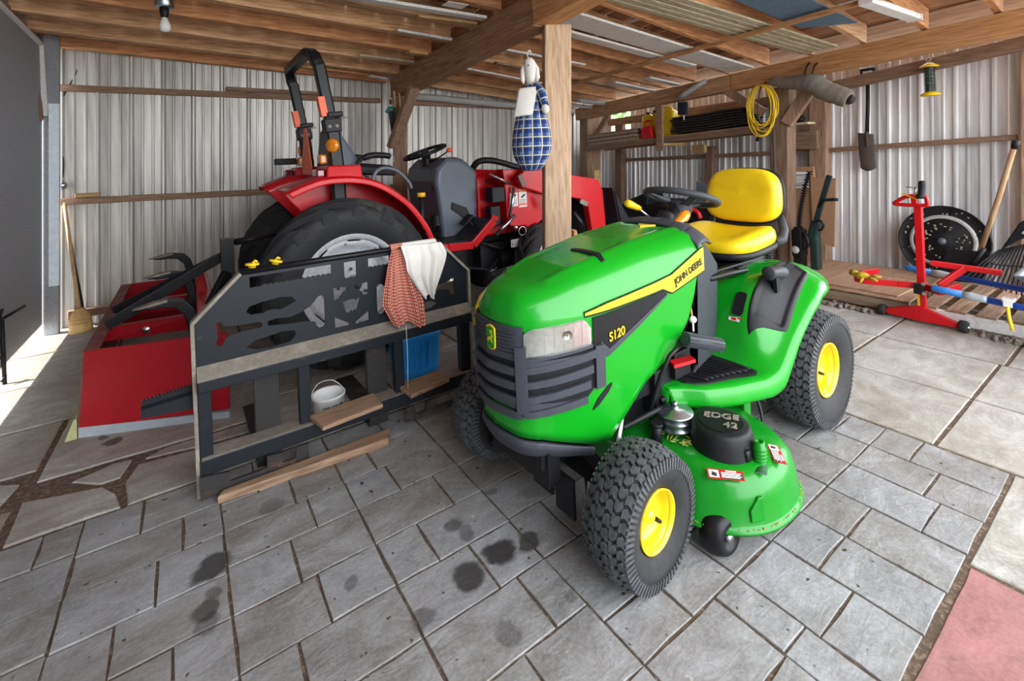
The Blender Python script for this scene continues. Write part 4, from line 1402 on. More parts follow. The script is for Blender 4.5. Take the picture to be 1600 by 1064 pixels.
bp = cushion('seat_back_shell', 0.430, 0.30, 0.03, MT['black'], mower, (0.145, -0.005, 1.000), (0, -PI / 2 + 0.16, 0), lambda x, y: 0.0, taper=0.10)
bk = cushion('seat_backrest', 0.425, 0.285, 0.07, MT['yellow'], mower, (0.112, -0.005, 1.005), (0, -PI / 2 + 0.16, 0),
             lambda x, y: 0.010 * (1 - y * y) + 0.008 * sstep((abs(y) - 0.5) / 0.3) - 0.010 * sstep((0.15 - abs(x - 0.15)) / 0.15) * (1 if abs(y) < 0.62 else 0) , taper=0.12)
ss = MB()
for sd in (-1, 1):
    ss.tube([(0.05, sd * 0.19, 0.78), (0.11, sd * 0.20, 0.79), (0.145, sd * 0.195, 0.83), (0.155, sd * 0.17, 0.92)], [0.02, 0.024, 0.022, 0.016], 10)
ss.box((0.125, -0.005, 0.835), (0.012, 0.33, 0.10), (0, 0.1, 0))
obj('seat_stay', ss, MT['dark_grey'], mower)

# brake pedal
pd = MB()
pa, pb = Vector((-0.86, -0.285, 0.565)), Vector((-0.70, -0.325, 0.512))
pd.tube([(-1.00, -0.215, 0.30), (-0.985, -0.235, 0.38), (-0.965, -0.25, 0.45), (-0.925, -0.262, 0.515), (-0.87, -0.275, 0.548)], 0.008, 10)
po = obj('brake_pedal', pd, MT['black_gloss'], mower)
pdl = MB()
pdl.cyl(pa, pb, 0.024, n=18)
t_ = (pb - pa).normalized()
for k in range(12):
    a = 2 * PI * k / 12
    u_ = t_.cross(Vector((0, 0, 1))).normalized(); w_ = t_.cross(u_)
    o_ = (u_ * math.cos(a) + w_ * math.sin(a)) * 0.024
    pdl.bar(pa + o_, pb + o_, 0.006, 0.005, o_)
obj('pedal_pad', pdl, MT['dark_grey'], po)
rl = MB()
rl.prism([(-0.90, -0.262), (-0.80, -0.285), (-0.78, -0.25), (-0.88, -0.225)], lambda a, b, t: Vector((a, b, 0.462 + t)), 0.012)
obj('pedal_guard', rl, MT['red_plastic'], po)
cb_ = MB()
cb_.tube(catmull([(-0.60, -0.36, 0.36), (-0.58, -0.40, 0.28), (-0.62, -0.43, 0.20), (-0.70, -0.42, 0.17), (-0.76, -0.38, 0.20)], 8), 0.006, 8)
obj('cable', cb_, MT['black'], mower)
# exhaust heat guard / steps under the footrest
for sd in (-1, 1):
    ug = MB()
    ug.box((-0.52, sd * 0.30, 0.27), (0.05, 0.05, 0.21))
    obj('deck_hanger', ug, MT['green_dark'], mower, bevel=0.004)

# --- mower deck
DECK = [(-1.075, -0.33), (-1.068, -0.43), (-1.015, -0.525), (-0.93, -0.585), (-0.82, -0.605), (-0.71, -0.590), (-0.63, -0.535), (-0.575, -0.44), (-0.545, -0.32), (-0.535, -0.15), (-0.535, 0.15), (-0.545, 0.32), (-0.60, 0.46),
        (-0.69, 0.54), (-0.80, 0.56), (-0.92, 0.53), (-1.01, 0.45), (-1.06, 0.33), (-1.075, 0.15), (-1.08, -0.10)]
DK = [Vector(p) for p in catmull([(a, b, 0) for a, b in DECK], 6, True)]
dcen = Vector((-0.80, -0.02, 0))
dnrm = []
for i in range(len(DK)):
    t_ = (DK[(i + 1) % len(DK)] - DK[i - 1]).normalized()
    n_ = Vector((t_.y, -t_.x, 0))
    if n_.dot(DK[i] - dcen) < 0:
        n_ = -n_
    dnrm.append(n_)
deck = MB()
rings = []
for (off, z) in ((0.012, 0.082), (0.014, 0.091), (0.004, 0.097), (0.0, 0.104), (-0.006, 0.165), (-0.018, 0.208), (-0.045, 0.237), (-0.085, 0.246), (-0.13, 0.249), (-0.20, 0.251)):
    rings.append([Vector((p.x, p.y, z)) + n_ * off for p, n_ in zip(DK, dnrm)])
rings.append([Vector((dcen.x + (p.x - dcen.x) * 0.3, dcen.y + (p.y - dcen.y) * 0.55, 0.252)) for p in DK])
rings.append([Vector((dcen.x, dcen.y + (p.y - dcen.y) * 0.3, 0.252)) for p in DK])
deck.ring_loft(rings, True, False, True)
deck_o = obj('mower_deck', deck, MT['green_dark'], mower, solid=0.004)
# raised lane between the spindles
ln = MB()
ln.hexa([(-1.0, -0.18, 0.24), (-0.72, -0.18, 0.24), (-0.72, 0.25, 0.24), (-1.0, 0.25, 0.24), (-0.96, -0.15, 0.262), (-0.76, -0.15, 0.262), (-0.76, 0.22, 0.262), (-0.96, 0.22, 0.262)])
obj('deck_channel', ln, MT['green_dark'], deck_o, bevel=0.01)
# belt cover
cv = MB()
CC = Vector((-0.868, -0.418, 0))
def cov(r, z, dx=0.0, dy=0.0):
    out = []
    for k in range(40):
        a = 2 * PI * k / 40
        rx_, ry_ = 0.105, 0.105
        # drawn out towards the rear inside, like the real cover
        f = 1 + 0.22 * max(0, math.cos(a - 0.95)) ** 2
        out.append(Vector((CC.x + dx + r * rx_ * f * math.cos(a), CC.y + dy + r * ry_ * f * math.sin(a), z)))
    return out
cv.ring_loft([cov(1.0, 0.244), cov(0.985, 0.255), cov(0.95, 0.283), cov(0.90, 0.308), cov(0.86, 0.318), cov(0.78, 0.323), cov(0.3, 0.325), cov(0.01, 0.325)], True, False, True)
cvo = obj('belt_cover', cv, MT['black'], deck_o)
ins = MB()
ins.prism([(p.x - CC.x, p.y - CC.y) for p in cov(0.66, 0)], lambda a, b, t: Vector((CC.x + a, CC.y + b, 0.3235 + t)), 0.003)
obj('cover_plate', ins, MT['black_gloss'], cvo)
tdir = Vector((0.80, -0.60, 0)).normalized()
tdir = Vector((0.574, -0.819, 0))
tup = Vector((0.819, 0.574, 0))
text_on('cover_lettering', 'EDGE', 0.046, CC + Vector((0.022, 0.016, 0.328)), tdir, tup, MT['iron_dusty'], cvo, 0.0015, 0.15)
text_on('cover_lettering', '42', 0.046, CC + Vector((-0.008, -0.034, 0.328)), tdir, tup, MT['iron_dusty'], cvo, 0.0015, 0.15)
bs = MB()
bs.cyl((-0.890, -0.512, 0.248), (-0.890, -0.512, 0.282), 0.014, 0.012, 14); bs.sphere((-0.890, -0.512, 0.285), 0.007, 8, 6)
obj('cover_bolt', bs, MT['black_gloss'], cvo)
pl_ = MB()
pl_.lathe([(r_ * 1.25, h_) for r_, h_ in [(0.010, 0.092), (0.010, 0.080), (0.028, 0.080), (0.030, 0.074), (0.050, 0.072), (0.052, 0.066), (0.046, 0.058), (0.052, 0.050), (0.052, 0.044), (0.046, 0.034), (0.052, 0.026), (0.052, 0.018), (0.02, 0.010), (0.02, -0.005)]], (-0.925, -0.275, 0.252), (0, 0, 1), 32)
pl_.sphere((-0.925, -0.275, 0.347), 0.011, 10, 8)
obj('idler_pulley', pl_, MT['zinc'], deck_o)
sk = MB()
sk.cyl((-1.015, -0.262, 0.240), (-1.015, -0.262, 0.305), 0.019, 0.017, 18)
sk.cyl((-1.015, -0.262, 0.297), (-1.015, -0.262, 0.307), 0.021, n=18)
obj('spindle_boot', sk, MT['black'], deck_o)
wp = MB()
wp.lathe([(0.020, -0.002), (0.020, 0.05), (0.017, 0.053), (0.017, 0.066), (0.010, 0.068), (0.010, 0.06), (0, 0.06)], (-0.850, -0.535, 0.236), (0, 0, 1), 20)
for q in range(4):
    wp.lathe([(0.020, 0.008 + q * 0.011), (0.0225, 0.011 + q * 0.011), (0.020, 0.015 + q * 0.011)], (-0.850, -0.535, 0.236), (0, 0, 1), 20)
wpo = obj('wash_port', wp, MT['green_dark'], deck_o)
wf = MB(); wf.box((-0.878, -0.556, 0.2365), (0.055, 0.03, 0.004), (0, 0, 0.4))
obj('port_flange', wf, MT['zinc'], deck_o)
def sticker(org, ux, uy, w, h, parent):
    ux = Vector(ux).normalized(); uy = Vector(uy).normalized(); n_ = ux.cross(uy)
    def F(o):
        return lambda a, b, t: Vector(org) + ux * a + uy * b + n_ * (o + t)
    m = MB(); m.prism([(-w / 2, -h / 2), (w / 2, -h / 2), (w / 2, h / 2), (-w / 2, h / 2)], F(0.0), 0.0012)
    so = obj('warning_sticker', m, MT['red_plastic'], parent)
    m = MB()
    m.prism([(-w * 0.46, -h * 0.38), (-w * 0.18, -h * 0.38), (-w * 0.18, h * 0.38), (-w * 0.46, h * 0.38)], F(0.0012), 0.0006)
    for k in range(4):
        z0 = h * (0.12 - 0.15 * k)
        m.prism([(-w * 0.12, z0 - h * 0.04), (w * (0.44 - 0.05 * (k % 2)), z0 - h * 0.04), (w * (0.44 - 0.05 * (k % 2)), z0 + h * 0.045), (-w * 0.12, z0 + h * 0.045)], F(0.0024), 0.0006)
    m.prism([(w * 0.02, h * 0.28), (w * 0.32, h * 0.28), (w * 0.32, h * 0.42), (w * 0.02, h * 0.42)], F(0.0012), 0.0006)
    obj('sticker_print', m, MT['paper'], so)
    m = MB()
    m.prism([(-w * 0.14, -h * 0.44), (w * 0.47, -h * 0.44), (w * 0.47, h * 0.22), (-w * 0.14, h * 0.22)], F(0.0012), 0.0006)
    m.prism([(-w * 0.40, -h * 0.2), (-w * 0.25, -h * 0.3), (-w * 0.24, h * 0.05), (-w * 0.36, h * 0.2)], F(0.002), 0.0006)
    obj('sticker_panel', m, MT['ink'], so)
sticker((-0.998, -0.502, 0.2405), (0.66, -0.75, 0.0), (0.72, 0.64, 0.24), 0.105, 0.034, deck_o)
sticker((-0.758, -0.553, 0.2045), (0.55, -0.35, -0.02), (0.42, 0.85, 0.22), 0.04, 0.095, deck_o) if False else sticker((-0.775, -0.552, 0.2395), (-0.75, -0.62, -0.06), (0.62, -0.75, -0.16), 0.09, 0.038, deck_o)
# anti-scalp wheel
gw = MB()
gw.lathe([(0.014, -0.026), (0.030, -0.030), (0.036, -0.040), (0.052, -0.037), (0.064, -0.018), (0.066, 0.0), (0.064, 0.018), (0.052, 0.037), (0.036, 0.040), (0.030, 0.030), (0.014, 0.026)], (0, 0, 0), (0, 1, 0), 36)
gwo = obj('gauge_wheel', gw, MT['black_gloss'], deck_o, loc=(-1.015, -0.485, 0.066), rot=(0, 0, R(-6)))
gh = MB()
gh.lathe([(0.0, -0.041), (0.012, -0.041), (0.014, -0.030), (0.014, 0.030), (0.012, 0.041), (0.0, 0.041)], (0, 0, 0), (0, 1, 0), 16)
obj('axle_bolt', gh, MT['steel'], gwo)
gb = MB()
gb.prism([(-0.03, 0.115), (0.022, 0.115), (0.022, 0.185), (0.004, 0.185), (-0.03, 0.150)], lambda a, b, t: Vector((-0.945, -0.566 - 0.06 * (0.185 - b), 0)) + Vector((0.88, -0.34, 0)) * a + Vector((-0.36, -0.93, 0)) * t + Vector((0, 0, b)), 0.010)
obj('wheel_bracket', gb, MT['green_dark'], deck_o, bevel=0.003)
# dried clippings clinging to the deck lip and seat deck
gc = MB()
r2 = random.Random(5)
for i in range(240):
    k = r2.randrange(len(DK))
    p = DK[k]
    if p.x > -0.5 or p.y > 0:
        continue
    q = p + dnrm[k] * r2.uniform(0.001, 0.012)
    a = r2.uniform(0, PI)
    L_ = r2.uniform(0.006, 0.018)
    gc.bar((q.x, q.y, 0.096), (q.x + math.cos(a) * L_, q.y + math.sin(a) * L_, 0.099), 0.0025, 0.0015)
for i in range(70):
    a, r_ = r2.uniform(0, 2 * PI), r2.uniform(0.05, 0.085)
    q = Vector((-0.93 + r_ * math.cos(a), -0.29 + r_ * math.sin(a), 0.256))
    b_ = r2.uniform(0, PI)
    gc.bar(q, q + Vector((math.cos(b_) * 0.02, math.sin(b_) * 0.02, 0.004)), 0.003, 0.003)
MT['clippings'] = plain('dried_grass', (0.30, 0.30, 0.06), 0.9, 0, 0.35, 90)
g_o = obj('grass_clippings', gc, MT['clippings'], deck_o)
g_o['kind'] = 'stuff'
# ------------------------------------------------------------------ compact tractor with loader
TO = Vector((0.80, 3.60, 0))
tractor = thing('tractor', 'red compact tractor with black folded roll bar and front loader by the steel wall', 'tractor', TO)

def ag_tyre(r, w, rim_r, lugs, lug_h):
    m = MB()
    hw = w / 2
    rs = r - lug_h
    prof = [(rim_r - 0.012, -hw * 0.70), (rim_r + 0.02, -hw * 0.82), (rim_r + (rs - rim_r) * 0.5, -hw * 1.0), (rs - 0.04, -hw * 0.97), (rs - 0.012, -hw * 0.80), (rs, -hw * 0.4), (rs + 0.002, 0),
            (rs, hw * 0.4), (rs - 0.012, hw * 0.80), (rs - 0.04, hw * 0.97), (rim_r + (rs - rim_r) * 0.5, hw * 1.0), (rim_r + 0.02, hw * 0.82), (rim_r - 0.012, hw * 0.70)]
    m.lathe(prof, (0, 0, 0), (0, 1, 0), 60)
    m.m = 1
    for sd in (-1, 1):
        for i in range(lugs):
            a0 = 2 * PI * (i + (0.5 if sd > 0 else 0)) / lugs
            rings = []
            for k in range(6):
                t = k / 5
                y = sd * hw * (-0.08 + 1.10 * t)
                a = a0 - (0.52 * t ** 0.9) * (12.0 / lugs) * 1.5
                top = r - 0.012 * t ** 2 - 0.035 * max(0, t - 0.75) / 0.25
                bot = rs - 0.02 - 0.05 * max(0, t - 0.6) / 0.4
                th = (0.030 + 0.016 * t) / r
                rings.append([(math.cos(a + d) * q, y, math.sin(a + d) * q) for (d, q) in ((-th * 1.25, bot), (th * 1.25, bot), (th * 0.8, top), (-th * 0.8, top))])
            m.ring_loft(rings, True, True, False)
    return m

def tractor_wheel(name, x, y, r, w, rim_r, lugs, lug_h, out, disc, yaw=0.0):
    t = obj(name, ag_tyre(r, w, rim_r, lugs, lug_h), [MT['rubber'], MT['rubber_dusty']], tractor, loc=(x, y, r - 0.004), rot=(0, rnd.uniform(0, 1), yaw))
    hw = w / 2
    m = MB()
    m.lathe([(rim_r * 0.86, -hw * 0.5), (rim_r * 0.90, -hw * 0.72), (rim_r * 1.03, -hw * 0.74), (rim_r * 1.05, -hw * 0.70), (rim_r * 1.0, -hw * 0.66), (rim_r * 0.93, -hw * 0.5), (rim_r * 0.91, hw * 0.5), (rim_r * 1.0, hw * 0.66),
             (rim_r * 1.05, hw * 0.70), (rim_r * 1.03, hw * 0.74), (rim_r * 0.90, hw * 0.72), (rim_r * 0.86, hw * 0.5)], (0, 0, 0), (0, 1, 0), 56)
    ro = obj('rim', m, MT['silver'], t)
    d = MB()
    # dished centre disc with scalloped edge
    rings = []
    for (q, h) in ((0.14, disc + 0.03), (0.40, disc + 0.025), (0.52, disc - 0.015), (0.66, disc - 0.02), (0.76, disc + 0.02), (0.84, disc + 0.028), (0.885, disc + 0.02)):
        ring = []
        for k in range(96):
            a = 2 * PI * k / 96
            sc = 1.0
            if q > 0.7:
                sc = 1 - 0.055 * sstep((math.cos(a * 8) - 0.1) / 0.5) * (q - 0.6) / 0.28
            ring.append((math.cos(a) * rim_r * q * sc, out * h, math.sin(a) * rim_r * q * sc))
        rings.append(ring)
    d.ring_loft(rings, True, False, True)
    obj('wheel_disc', d, MT['silver'], t)
    h = MB()
    h.lathe([(0, disc + 0.07), (rim_r * 0.14, disc + 0.065), (rim_r * 0.17, disc + 0.03), (rim_r * 0.17, -0.05)], (0, 0, 0), (0, out, 0), 24)
    obj('hub', h, MT['zinc'], t)
    if y < 0:
        for k in range(8):
            a = 2 * PI * k / 8 + 0.2
            for (q, e) in ((0.30, 0.035), (0.80, 0.028)):
                h = MB()
                c = Vector((math.cos(a) * rim_r * q, out * (disc + 0.022), math.sin(a) * rim_r * q))
                h.cyl(c, c + Vector((0, out * 0.016, 0)), rim_r * e, n=6)
                obj('wheel_bolt', h, MT['zinc'], t)
    return t
tractor_wheel('rear_wheel', 0.03, -0.53, 0.525, 0.29, 0.312, 15, 0.036, -1, 0.06)
tractor_wheel('rear_wheel', 0.03, 0.53, 0.525, 0.29, 0.312, 15, 0.036, 1, 0.06)
tractor_wheel('front_wheel', 1.64, -0.44, 0.36, 0.19, 0.21, 14, 0.026, -1, 0.03, R(26))
tractor_wheel('front_wheel', 1.64, 0.44, 0.36, 0.19, 0.21, 14, 0.026, 1, 0.03, R(26))

# fenders
ARC = catmull([(-0.33, 0, 1.115), (-0.22, 0, 1.16), (-0.10, 0, 1.188), (0.08, 0, 1.182), (0.24, 0, 1.128), (0.41, 0, 1.0), (0.53, 0, 0.84), (0.585, 0, 0.715)], 8)
for sd in (-1, 1):
    f = MB()
    n = len(ARC) - 1
    def fen(u, v, sd=sd):
        k = u * n; i = min(int(k), n - 1)
        p = ARC[i].lerp(ARC[i + 1], k - i)
        ys = [0.668, 0.668, 0.64, 0.36, 0.34]
        dz = [-0.045, -0.012, 0.0, 0.004, -0.01]
        c = Vector((0.05, 0, 0.55))
        nn = (p - c).normalized()
        q = v * 4; j = min(int(q), 3); w = q - j
        y = ys[j] + (ys[j + 1] - ys[j]) * w
        d = dz[j] + (dz[j + 1] - dz[j]) * w
        return p + nn * d + Vector((0, sd * y, 0))
    f.grid(fen, 56, 16)
    def inner(u, v, sd=sd):
        k = u * n; i = min(int(k), n - 1)
        p = ARC[i].lerp(ARC[i + 1], k - i)
        c = Vector((0.1, 0, 0.62))
        return p.lerp(c, v * 0.55) + Vector((0, sd * 0.345, 0))
    f.grid(inner, 40, 6)
    fo = obj('fender', f, MT['red'], tractor, solid=0.004)
    b = MB()
    b.hexa([(-0.10, sd * 0.62, 1.17), (0.12, sd * 0.62, 1.165), (0.12, sd * 0.36, 1.165), (-0.10, sd * 0.36, 1.17), (-0.09, sd * 0.60, 1.255), (0.115, sd * 0.60, 1.255), (0.115, sd * 0.36, 1.255), (-0.09, sd * 0.36, 1.255)])
    obj('lamp_housing', b, MT['red'], fo, bevel=0.008)
    l = MB(); l.box((-0.125, sd * 0.53, 1.212), (0.055, 0.12, 0.055))
    obj('tail_light', l, MT['lens_red'], fo, bevel=0.012)
    l = MB()
    l.hexa([(-0.30, sd * 0.60, 1.128), (-0.11, sd * 0.60, 1.185), (-0.11, sd * 0.42, 1.185), (-0.30, sd * 0.42, 1.128), (-0.30, sd * 0.59, 1.134), (-0.12, sd * 0.59, 1.20), (-0.12, sd * 0.43, 1.20), (-0.30, sd * 0.43, 1.134)])
    obj('step_pad', l, MT['red_worn'], fo)
    if sd < 0:
        l = MB()
        for q in (0.535, 0.555):
            pass
        for (x, z) in ((0.535, 0.80), (0.552, 0.755)):
            l.box((x, -0.60, z), (0.03, 0.06, 0.012), (0, 1.0, 0)); l.box((x + 0.006, -0.60, z), (0.03, 0.06, 0.012), (0, 0.4, 0))
        obj('reflector_clip', l, MT['paper'], fo)
    g = MB()
    g.tube(catmull([(0.24, sd * 0.42, 1.135), (0.27, sd * 0.42, 1.20), (0.33, sd * 0.42, 1.225), (0.42, sd * 0.42, 1.20), (0.50, sd * 0.42, 1.12), (0.52, sd * 0.42, 1.07)], 6), 0.013, 10)
    obj('grab_handle', g, MT['grey_panel'], fo)

# roll bar
RB = 0.43
rb = MB()
sec = 0.028
def roundbar(mb, pts, w, h):
    pts = [Vector(p) for p in pts]
    rings = []
    for i, p in enumerate(pts):
        t = (pts[min(i + 1, len(pts) - 1)] - pts[max(i - 1, 0)]).normalized()
        sd_ = Vector((1, 0, 0)); sd_ = (sd_ - t * sd_.dot(t)).normalized()
        u = t.cross(sd_).normalized()
        rings.append([p + sd_ * a * w / 2 + u * b * h / 2 for a, b in ((-1, -0.7), (-0.7, -1), (0.7, -1), (1, -0.7), (1, 0.7), (0.7, 1), (-0.7, 1), (-1, 0.7))])
    mb.ring_loft(rings, True, True, False)
up_path = [(-0.01, -RB, 1.50), (-0.045, -RB, 1.72), (-0.075, -RB, 1.90)] + [(-0.082 - 0.006 * k, -RB + 0.10 * (1 - math.cos(PI / 2 * k / 6)), 1.90 + 0.10 * math.sin(PI / 2 * k / 6)) for k in range(1, 7)]
up_path += [(-p[0] * 0 + p[0], -p[1], p[2]) for p in up_path[::-1]]
roundbar(rb, up_path, 0.072, 0.055)
rbo = obj('roll_bar', rb, MT['black_gloss'], tractor)
for sd in (-1, 1):
    l = MB()
    roundbar(l, [(0.02, sd * RB, 0.85), (0.01, sd * RB, 1.25), (-0.012, sd * RB, 1.53)], 0.085, 0.06)
    lo_ = obj('lower_post', l, MT['black_gloss'], rbo)
    h = MB()
    h.box((-0.012, sd * RB, 1.515), (0.105, 0.09, 0.09), (0, -0.12, 0))
    h.box((0.005, sd * (RB), 1.585), (0.10, 0.085, 0.035), (0, -0.12, 0))
    obj('hinge_block', h, MT['black'], rbo, bevel=0.008)
    h = MB()
    for (x, z) in ((-0.035, 1.505), (0.01, 1.51)):
        h.cyl((x, sd * (RB) - 0.052, z), (x, sd * (RB) + 0.052, z), 0.012, n=6)
    h.tube([(0.02, sd * RB - 0.05, 1.56), (0.06, sd * RB - 0.06, 1.565), (0.075, sd * RB - 0.06, 1.56)], 0.004, 6)
    obj('hinge_bolt', h, MT['iron_dusty'], rbo)
    o_ = MB()
    o_.hexa([(-0.075, sd * RB - 0.031, 1.57), (-0.035, sd * RB - 0.031, 1.575), (-0.035, sd * RB + 0.031, 1.575), (-0.075, sd * RB + 0.031, 1.57), (-0.096, sd * RB - 0.031, 1.695), (-0.056, sd * RB - 0.031, 1.70), (-0.056, sd * RB + 0.031, 1.70), (-0.096, sd * RB + 0.031, 1.695)])
    obj('reflector_strip', o_, MT['orange'], rbo)
    a_ = MB()
    a_.lathe([(0, 0.012), (0.03, 0.010), (0.045, 0.0), (0.045, -0.02), (0, -0.02)], (-0.03, sd * RB + (-0.05 if sd < 0 else 0.05), 1.385), (-0.75, -0.66 if sd < 0 else 0.66, 0), 24)
    obj('marker_lamp', a_, MT['amber'], rbo)
    a_ = MB(); a_.box((-0.06, sd * 0.35, 1.30), (0.05, 0.09, 0.065))
    obj('turn_signal', a_, MT['amber'], rbo, bevel=0.012)
sm = MB()
sm.prism([(-0.03, 0.30), (0.03, 0.30), (0.16, 0.03), (0.13, -0.02), (-0.13, -0.02), (-0.16, 0.03)], lambda a, b, t: Vector((-0.10 + t, a - 0.05, 1.225 + b)), 0.006)
obj('slow_vehicle_sign', sm, MT['orange'], tractor)
wl_ = MB(); wl_.box((-0.13, 0.52, 1.305), (0.18, 0.07, 0.05)); wl_.box((-0.03, 0.50, 1.30), (0.06, 0.05, 0.04))
obj('work_light', wl_, MT['black'], tractor, bevel=0.008)

# seat
s_ = MB()
s_.hexa([(0.10, -0.24, 1.20), (0.50, -0.24, 1.16), (0.50, 0.24, 1.16), (0.10, 0.24, 1.20), (0.12, -0.22, 1.28), (0.48, -0.22, 1.24), (0.48, 0.22, 1.24), (0.12, 0.22, 1.28)])
so_ = obj('seat', s_, MT['black'], tractor, bevel=0.03)
b_ = MB()
b_.hexa([(0.02, -0.23, 1.22), (0.24, -0.23, 1.25), (0.24, 0.23, 1.25), (0.02, 0.23, 1.22), (0.045, -0.15, 1.53), (0.10, -0.15, 1.53), (0.10, 0.15, 1.53), (0.045, 0.15, 1.53)])
obj('backrest', b_, MT['grey_panel'], so_, bevel=0.025)
for sd in (-1, 1):
    a_ = MB()
    a_.tube(catmull([(0.18, sd * 0.27, 1.26), (0.23, sd * 0.28, 1.30), (0.30, sd * 0.28, 1.318), (0.38, sd * 0.28, 1.315), (0.43, sd * 0.28, 1.305)], 5), [0.012] * 6 + [0.022] * 14 + [0.012], 10)
    obj('armrest', a_, MT['black'], so_)
# cowl
c_ = MB()
side = [(0.82, 0.59), (1.12, 0.59), (1.145, 1.15), (1.12, 1.185), (1.02, 1.265), (0.96, 1.285), (0.87, 1.28), (0.79, 1.20), (0.77, 1.10), (0.80, 0.88)]
n = len(side)
rings = []
for (y, k) in ((-0.30, 0.93), (-0.27, 1.0), (0.27, 1.0), (0.30, 0.93)):
    rings.append([(0.97 + (x - 0.97) * k, y, 0.92 + (z - 0.92) * k) for x, z in side])
c_.ring_loft(rings, True, True, False)
co_ = obj('cowl', c_, MT['grey_panel'], tractor, bevel=0.02)
g_ = MB(); g_.box((0.845, 0, 1.225), (0.10, 0.26, 0.012), (0, -0.85, 0))
obj('instrument_panel', g_, MT['paper'], co_)
k_ = MB()
k_.prism([(0.90, 0.93), (1.02, 0.88), (1.10, 0.70), (1.10, 0.64), (1.00, 0.80), (0.89, 0.88)], lambda a, b, t: Vector((a, -0.302 - t, b)), 0.012)
obj('cowl_recess', k_, MT['black'], co_)
st_ = MB()
st_.tube([(0.93, 0, 0.85), (0.87, 0, 1.05), (0.84, 0, 1.26), (0.825, 0, 1.325)], [0.045, 0.05, 0.04, 0.03], 14)
sto = obj('steering_column', st_, MT['black'], tractor)
w_ = MB()
WN = Vector((-0.32, 0, 0.95)).normalized(); WC2 = Vector((0.825, 0.0, 1.335))
a1 = Vector((0, 1, 0)); a2 = WN.cross(a1)
w_.tube([WC2 + (a1 * math.cos(2 * PI * k / 36) + a2 * math.sin(2 * PI * k / 36)) * 0.175 for k in range(36)], 0.014, 10, closed=True)
wo_ = obj('steering_wheel', w_, MT['black'], tractor)
w2 = MB()
for k in range(3):
    a = 2 * PI * k / 3 + 0.4
    w2.bar(WC2 - WN * 0.02, WC2 + (a1 * math.cos(a) + a2 * math.sin(a)) * 0.17, 0.03, 0.012, WN)
w2.cyl(WC2 - WN * 0.05, WC2 + WN * 0.005, 0.035, n=16)
obj('spoke', w2, MT['black'], wo_)
lv_ = MB()
lv_.tube([(0.84, -0.05, 1.25), (0.88, -0.20, 1.30), (0.92, -0.24, 1.335)], 0.006, 8)
lvo = obj('shuttle_lever', lv_, MT['black'], tractor)
lv_ = MB(); lv_.sphere((0.925, -0.245, 1.34), 0.022, 12, 8, (1.3, 1, 0.8))
obj('lever_knob', lv_, MT['orange'], lvo)
lv_ = MB()
lv_.tube([(0.80, -0.22, 0.70), (0.84, -0.24, 0.90), (0.78, -0.22, 1.05), (0.80, -0.18, 1.20)], 0.012, 8)
lv_.lathe([(0.05, 0), (0.045, 0.02), (0.05, 0.03), (0.04, 0.05), (0.045, 0.06), (0.03, 0.08)], (0.80, -0.22, 0.76), (0, 0, 1), 16)
obj('gear_lever', lv_, MT['black'], tractor)
# platform and step
p_ = MB()
p_.box((0.78, 0, 0.655), (0.40, 1.10, 0.03))
for sd in (-1, 1):
    p_.hexa([(0.90, sd * 0.33, 0.64), (1.08, sd * 0.33, 0.78), (1.08, sd * 0.58, 0.78), (0.90, sd * 0.58, 0.64), (0.89, sd * 0.33, 0.665), (1.07, sd * 0.33, 0.805), (1.07, sd * 0.58, 0.805), (0.89, sd * 0.58, 0.665)])
po_ = obj('platform', p_, MT['black'], tractor)
for sd in (-1, 1):
    e_ = MB()
    q = [Vector((0.56, sd * 0.60, 0.645)), Vector((0.70, sd * 0.60, 0.645)), Vector((0.90, sd * 0.60, 0.635)), Vector((1.09, sd * 0.60, 0.795)), Vector((1.10, sd * 0.60, 0.83))]
    for a, b in zip(q, q[1:]):
        e_.bar(a, b, 0.03, 0.055)
    obj('step_edge', e_, MT['red'], po_, bevel=0.006)
pe = MB()
pe.tube([(1.03, -0.42, 0.66), (1.02, -0.42, 0.74), (0.97, -0.42, 0.79)], 0.012, 8)
pe.box((0.955, -0.42, 0.80), (0.10, 0.09, 0.015), (0, -0.7, 0))
obj('pedal', pe, MT['black'], po_)
# body
e_ = MB()
e_.box((0.35, 0, 0.56), (1.0, 0.34, 0.30)); e_.cyl((0, -0.44, 0.54), (0, 0.44, 0.54), 0.09, n=20)
e_.box((1.25, 0, 0.52), (0.95, 0.30, 0.30)); e_.cyl((1.66, -0.40, 0.36), (1.66, 0.40, 0.36), 0.07, n=18)
e_.box((1.30, -0.20, 0.45), (0.30, 0.16, 0.22)); e_.cyl((1.30, -0.30, 0.42), (1.46, -0.30, 0.42), 0.065, n=18)
e_.tube([(1.0, -0.25, 0.40), (1.2, -0.33, 0.36), (1.4, -0.30, 0.50), (1.5, -0.25, 0.62)], 0.014, 8)
e_.tube([(1.1, -0.30, 0.60), (1.3, -0.36, 0.52), (1.5, -0.36, 0.60)], 0.012, 8)
obj('drivetrain', e_, MT['black'], tractor, bevel=0.01)
bt = MB()
for (x, z) in ((1.22, 0.37), (1.27, 0.36), (1.33, 0.38), (1.24, 0.32)):
    bt.cyl((x, -0.31, z), (x, -0.335, z), 0.014, n=6)
obj('sump_bolts', bt, MT['steel'], tractor)
h_ = MB()
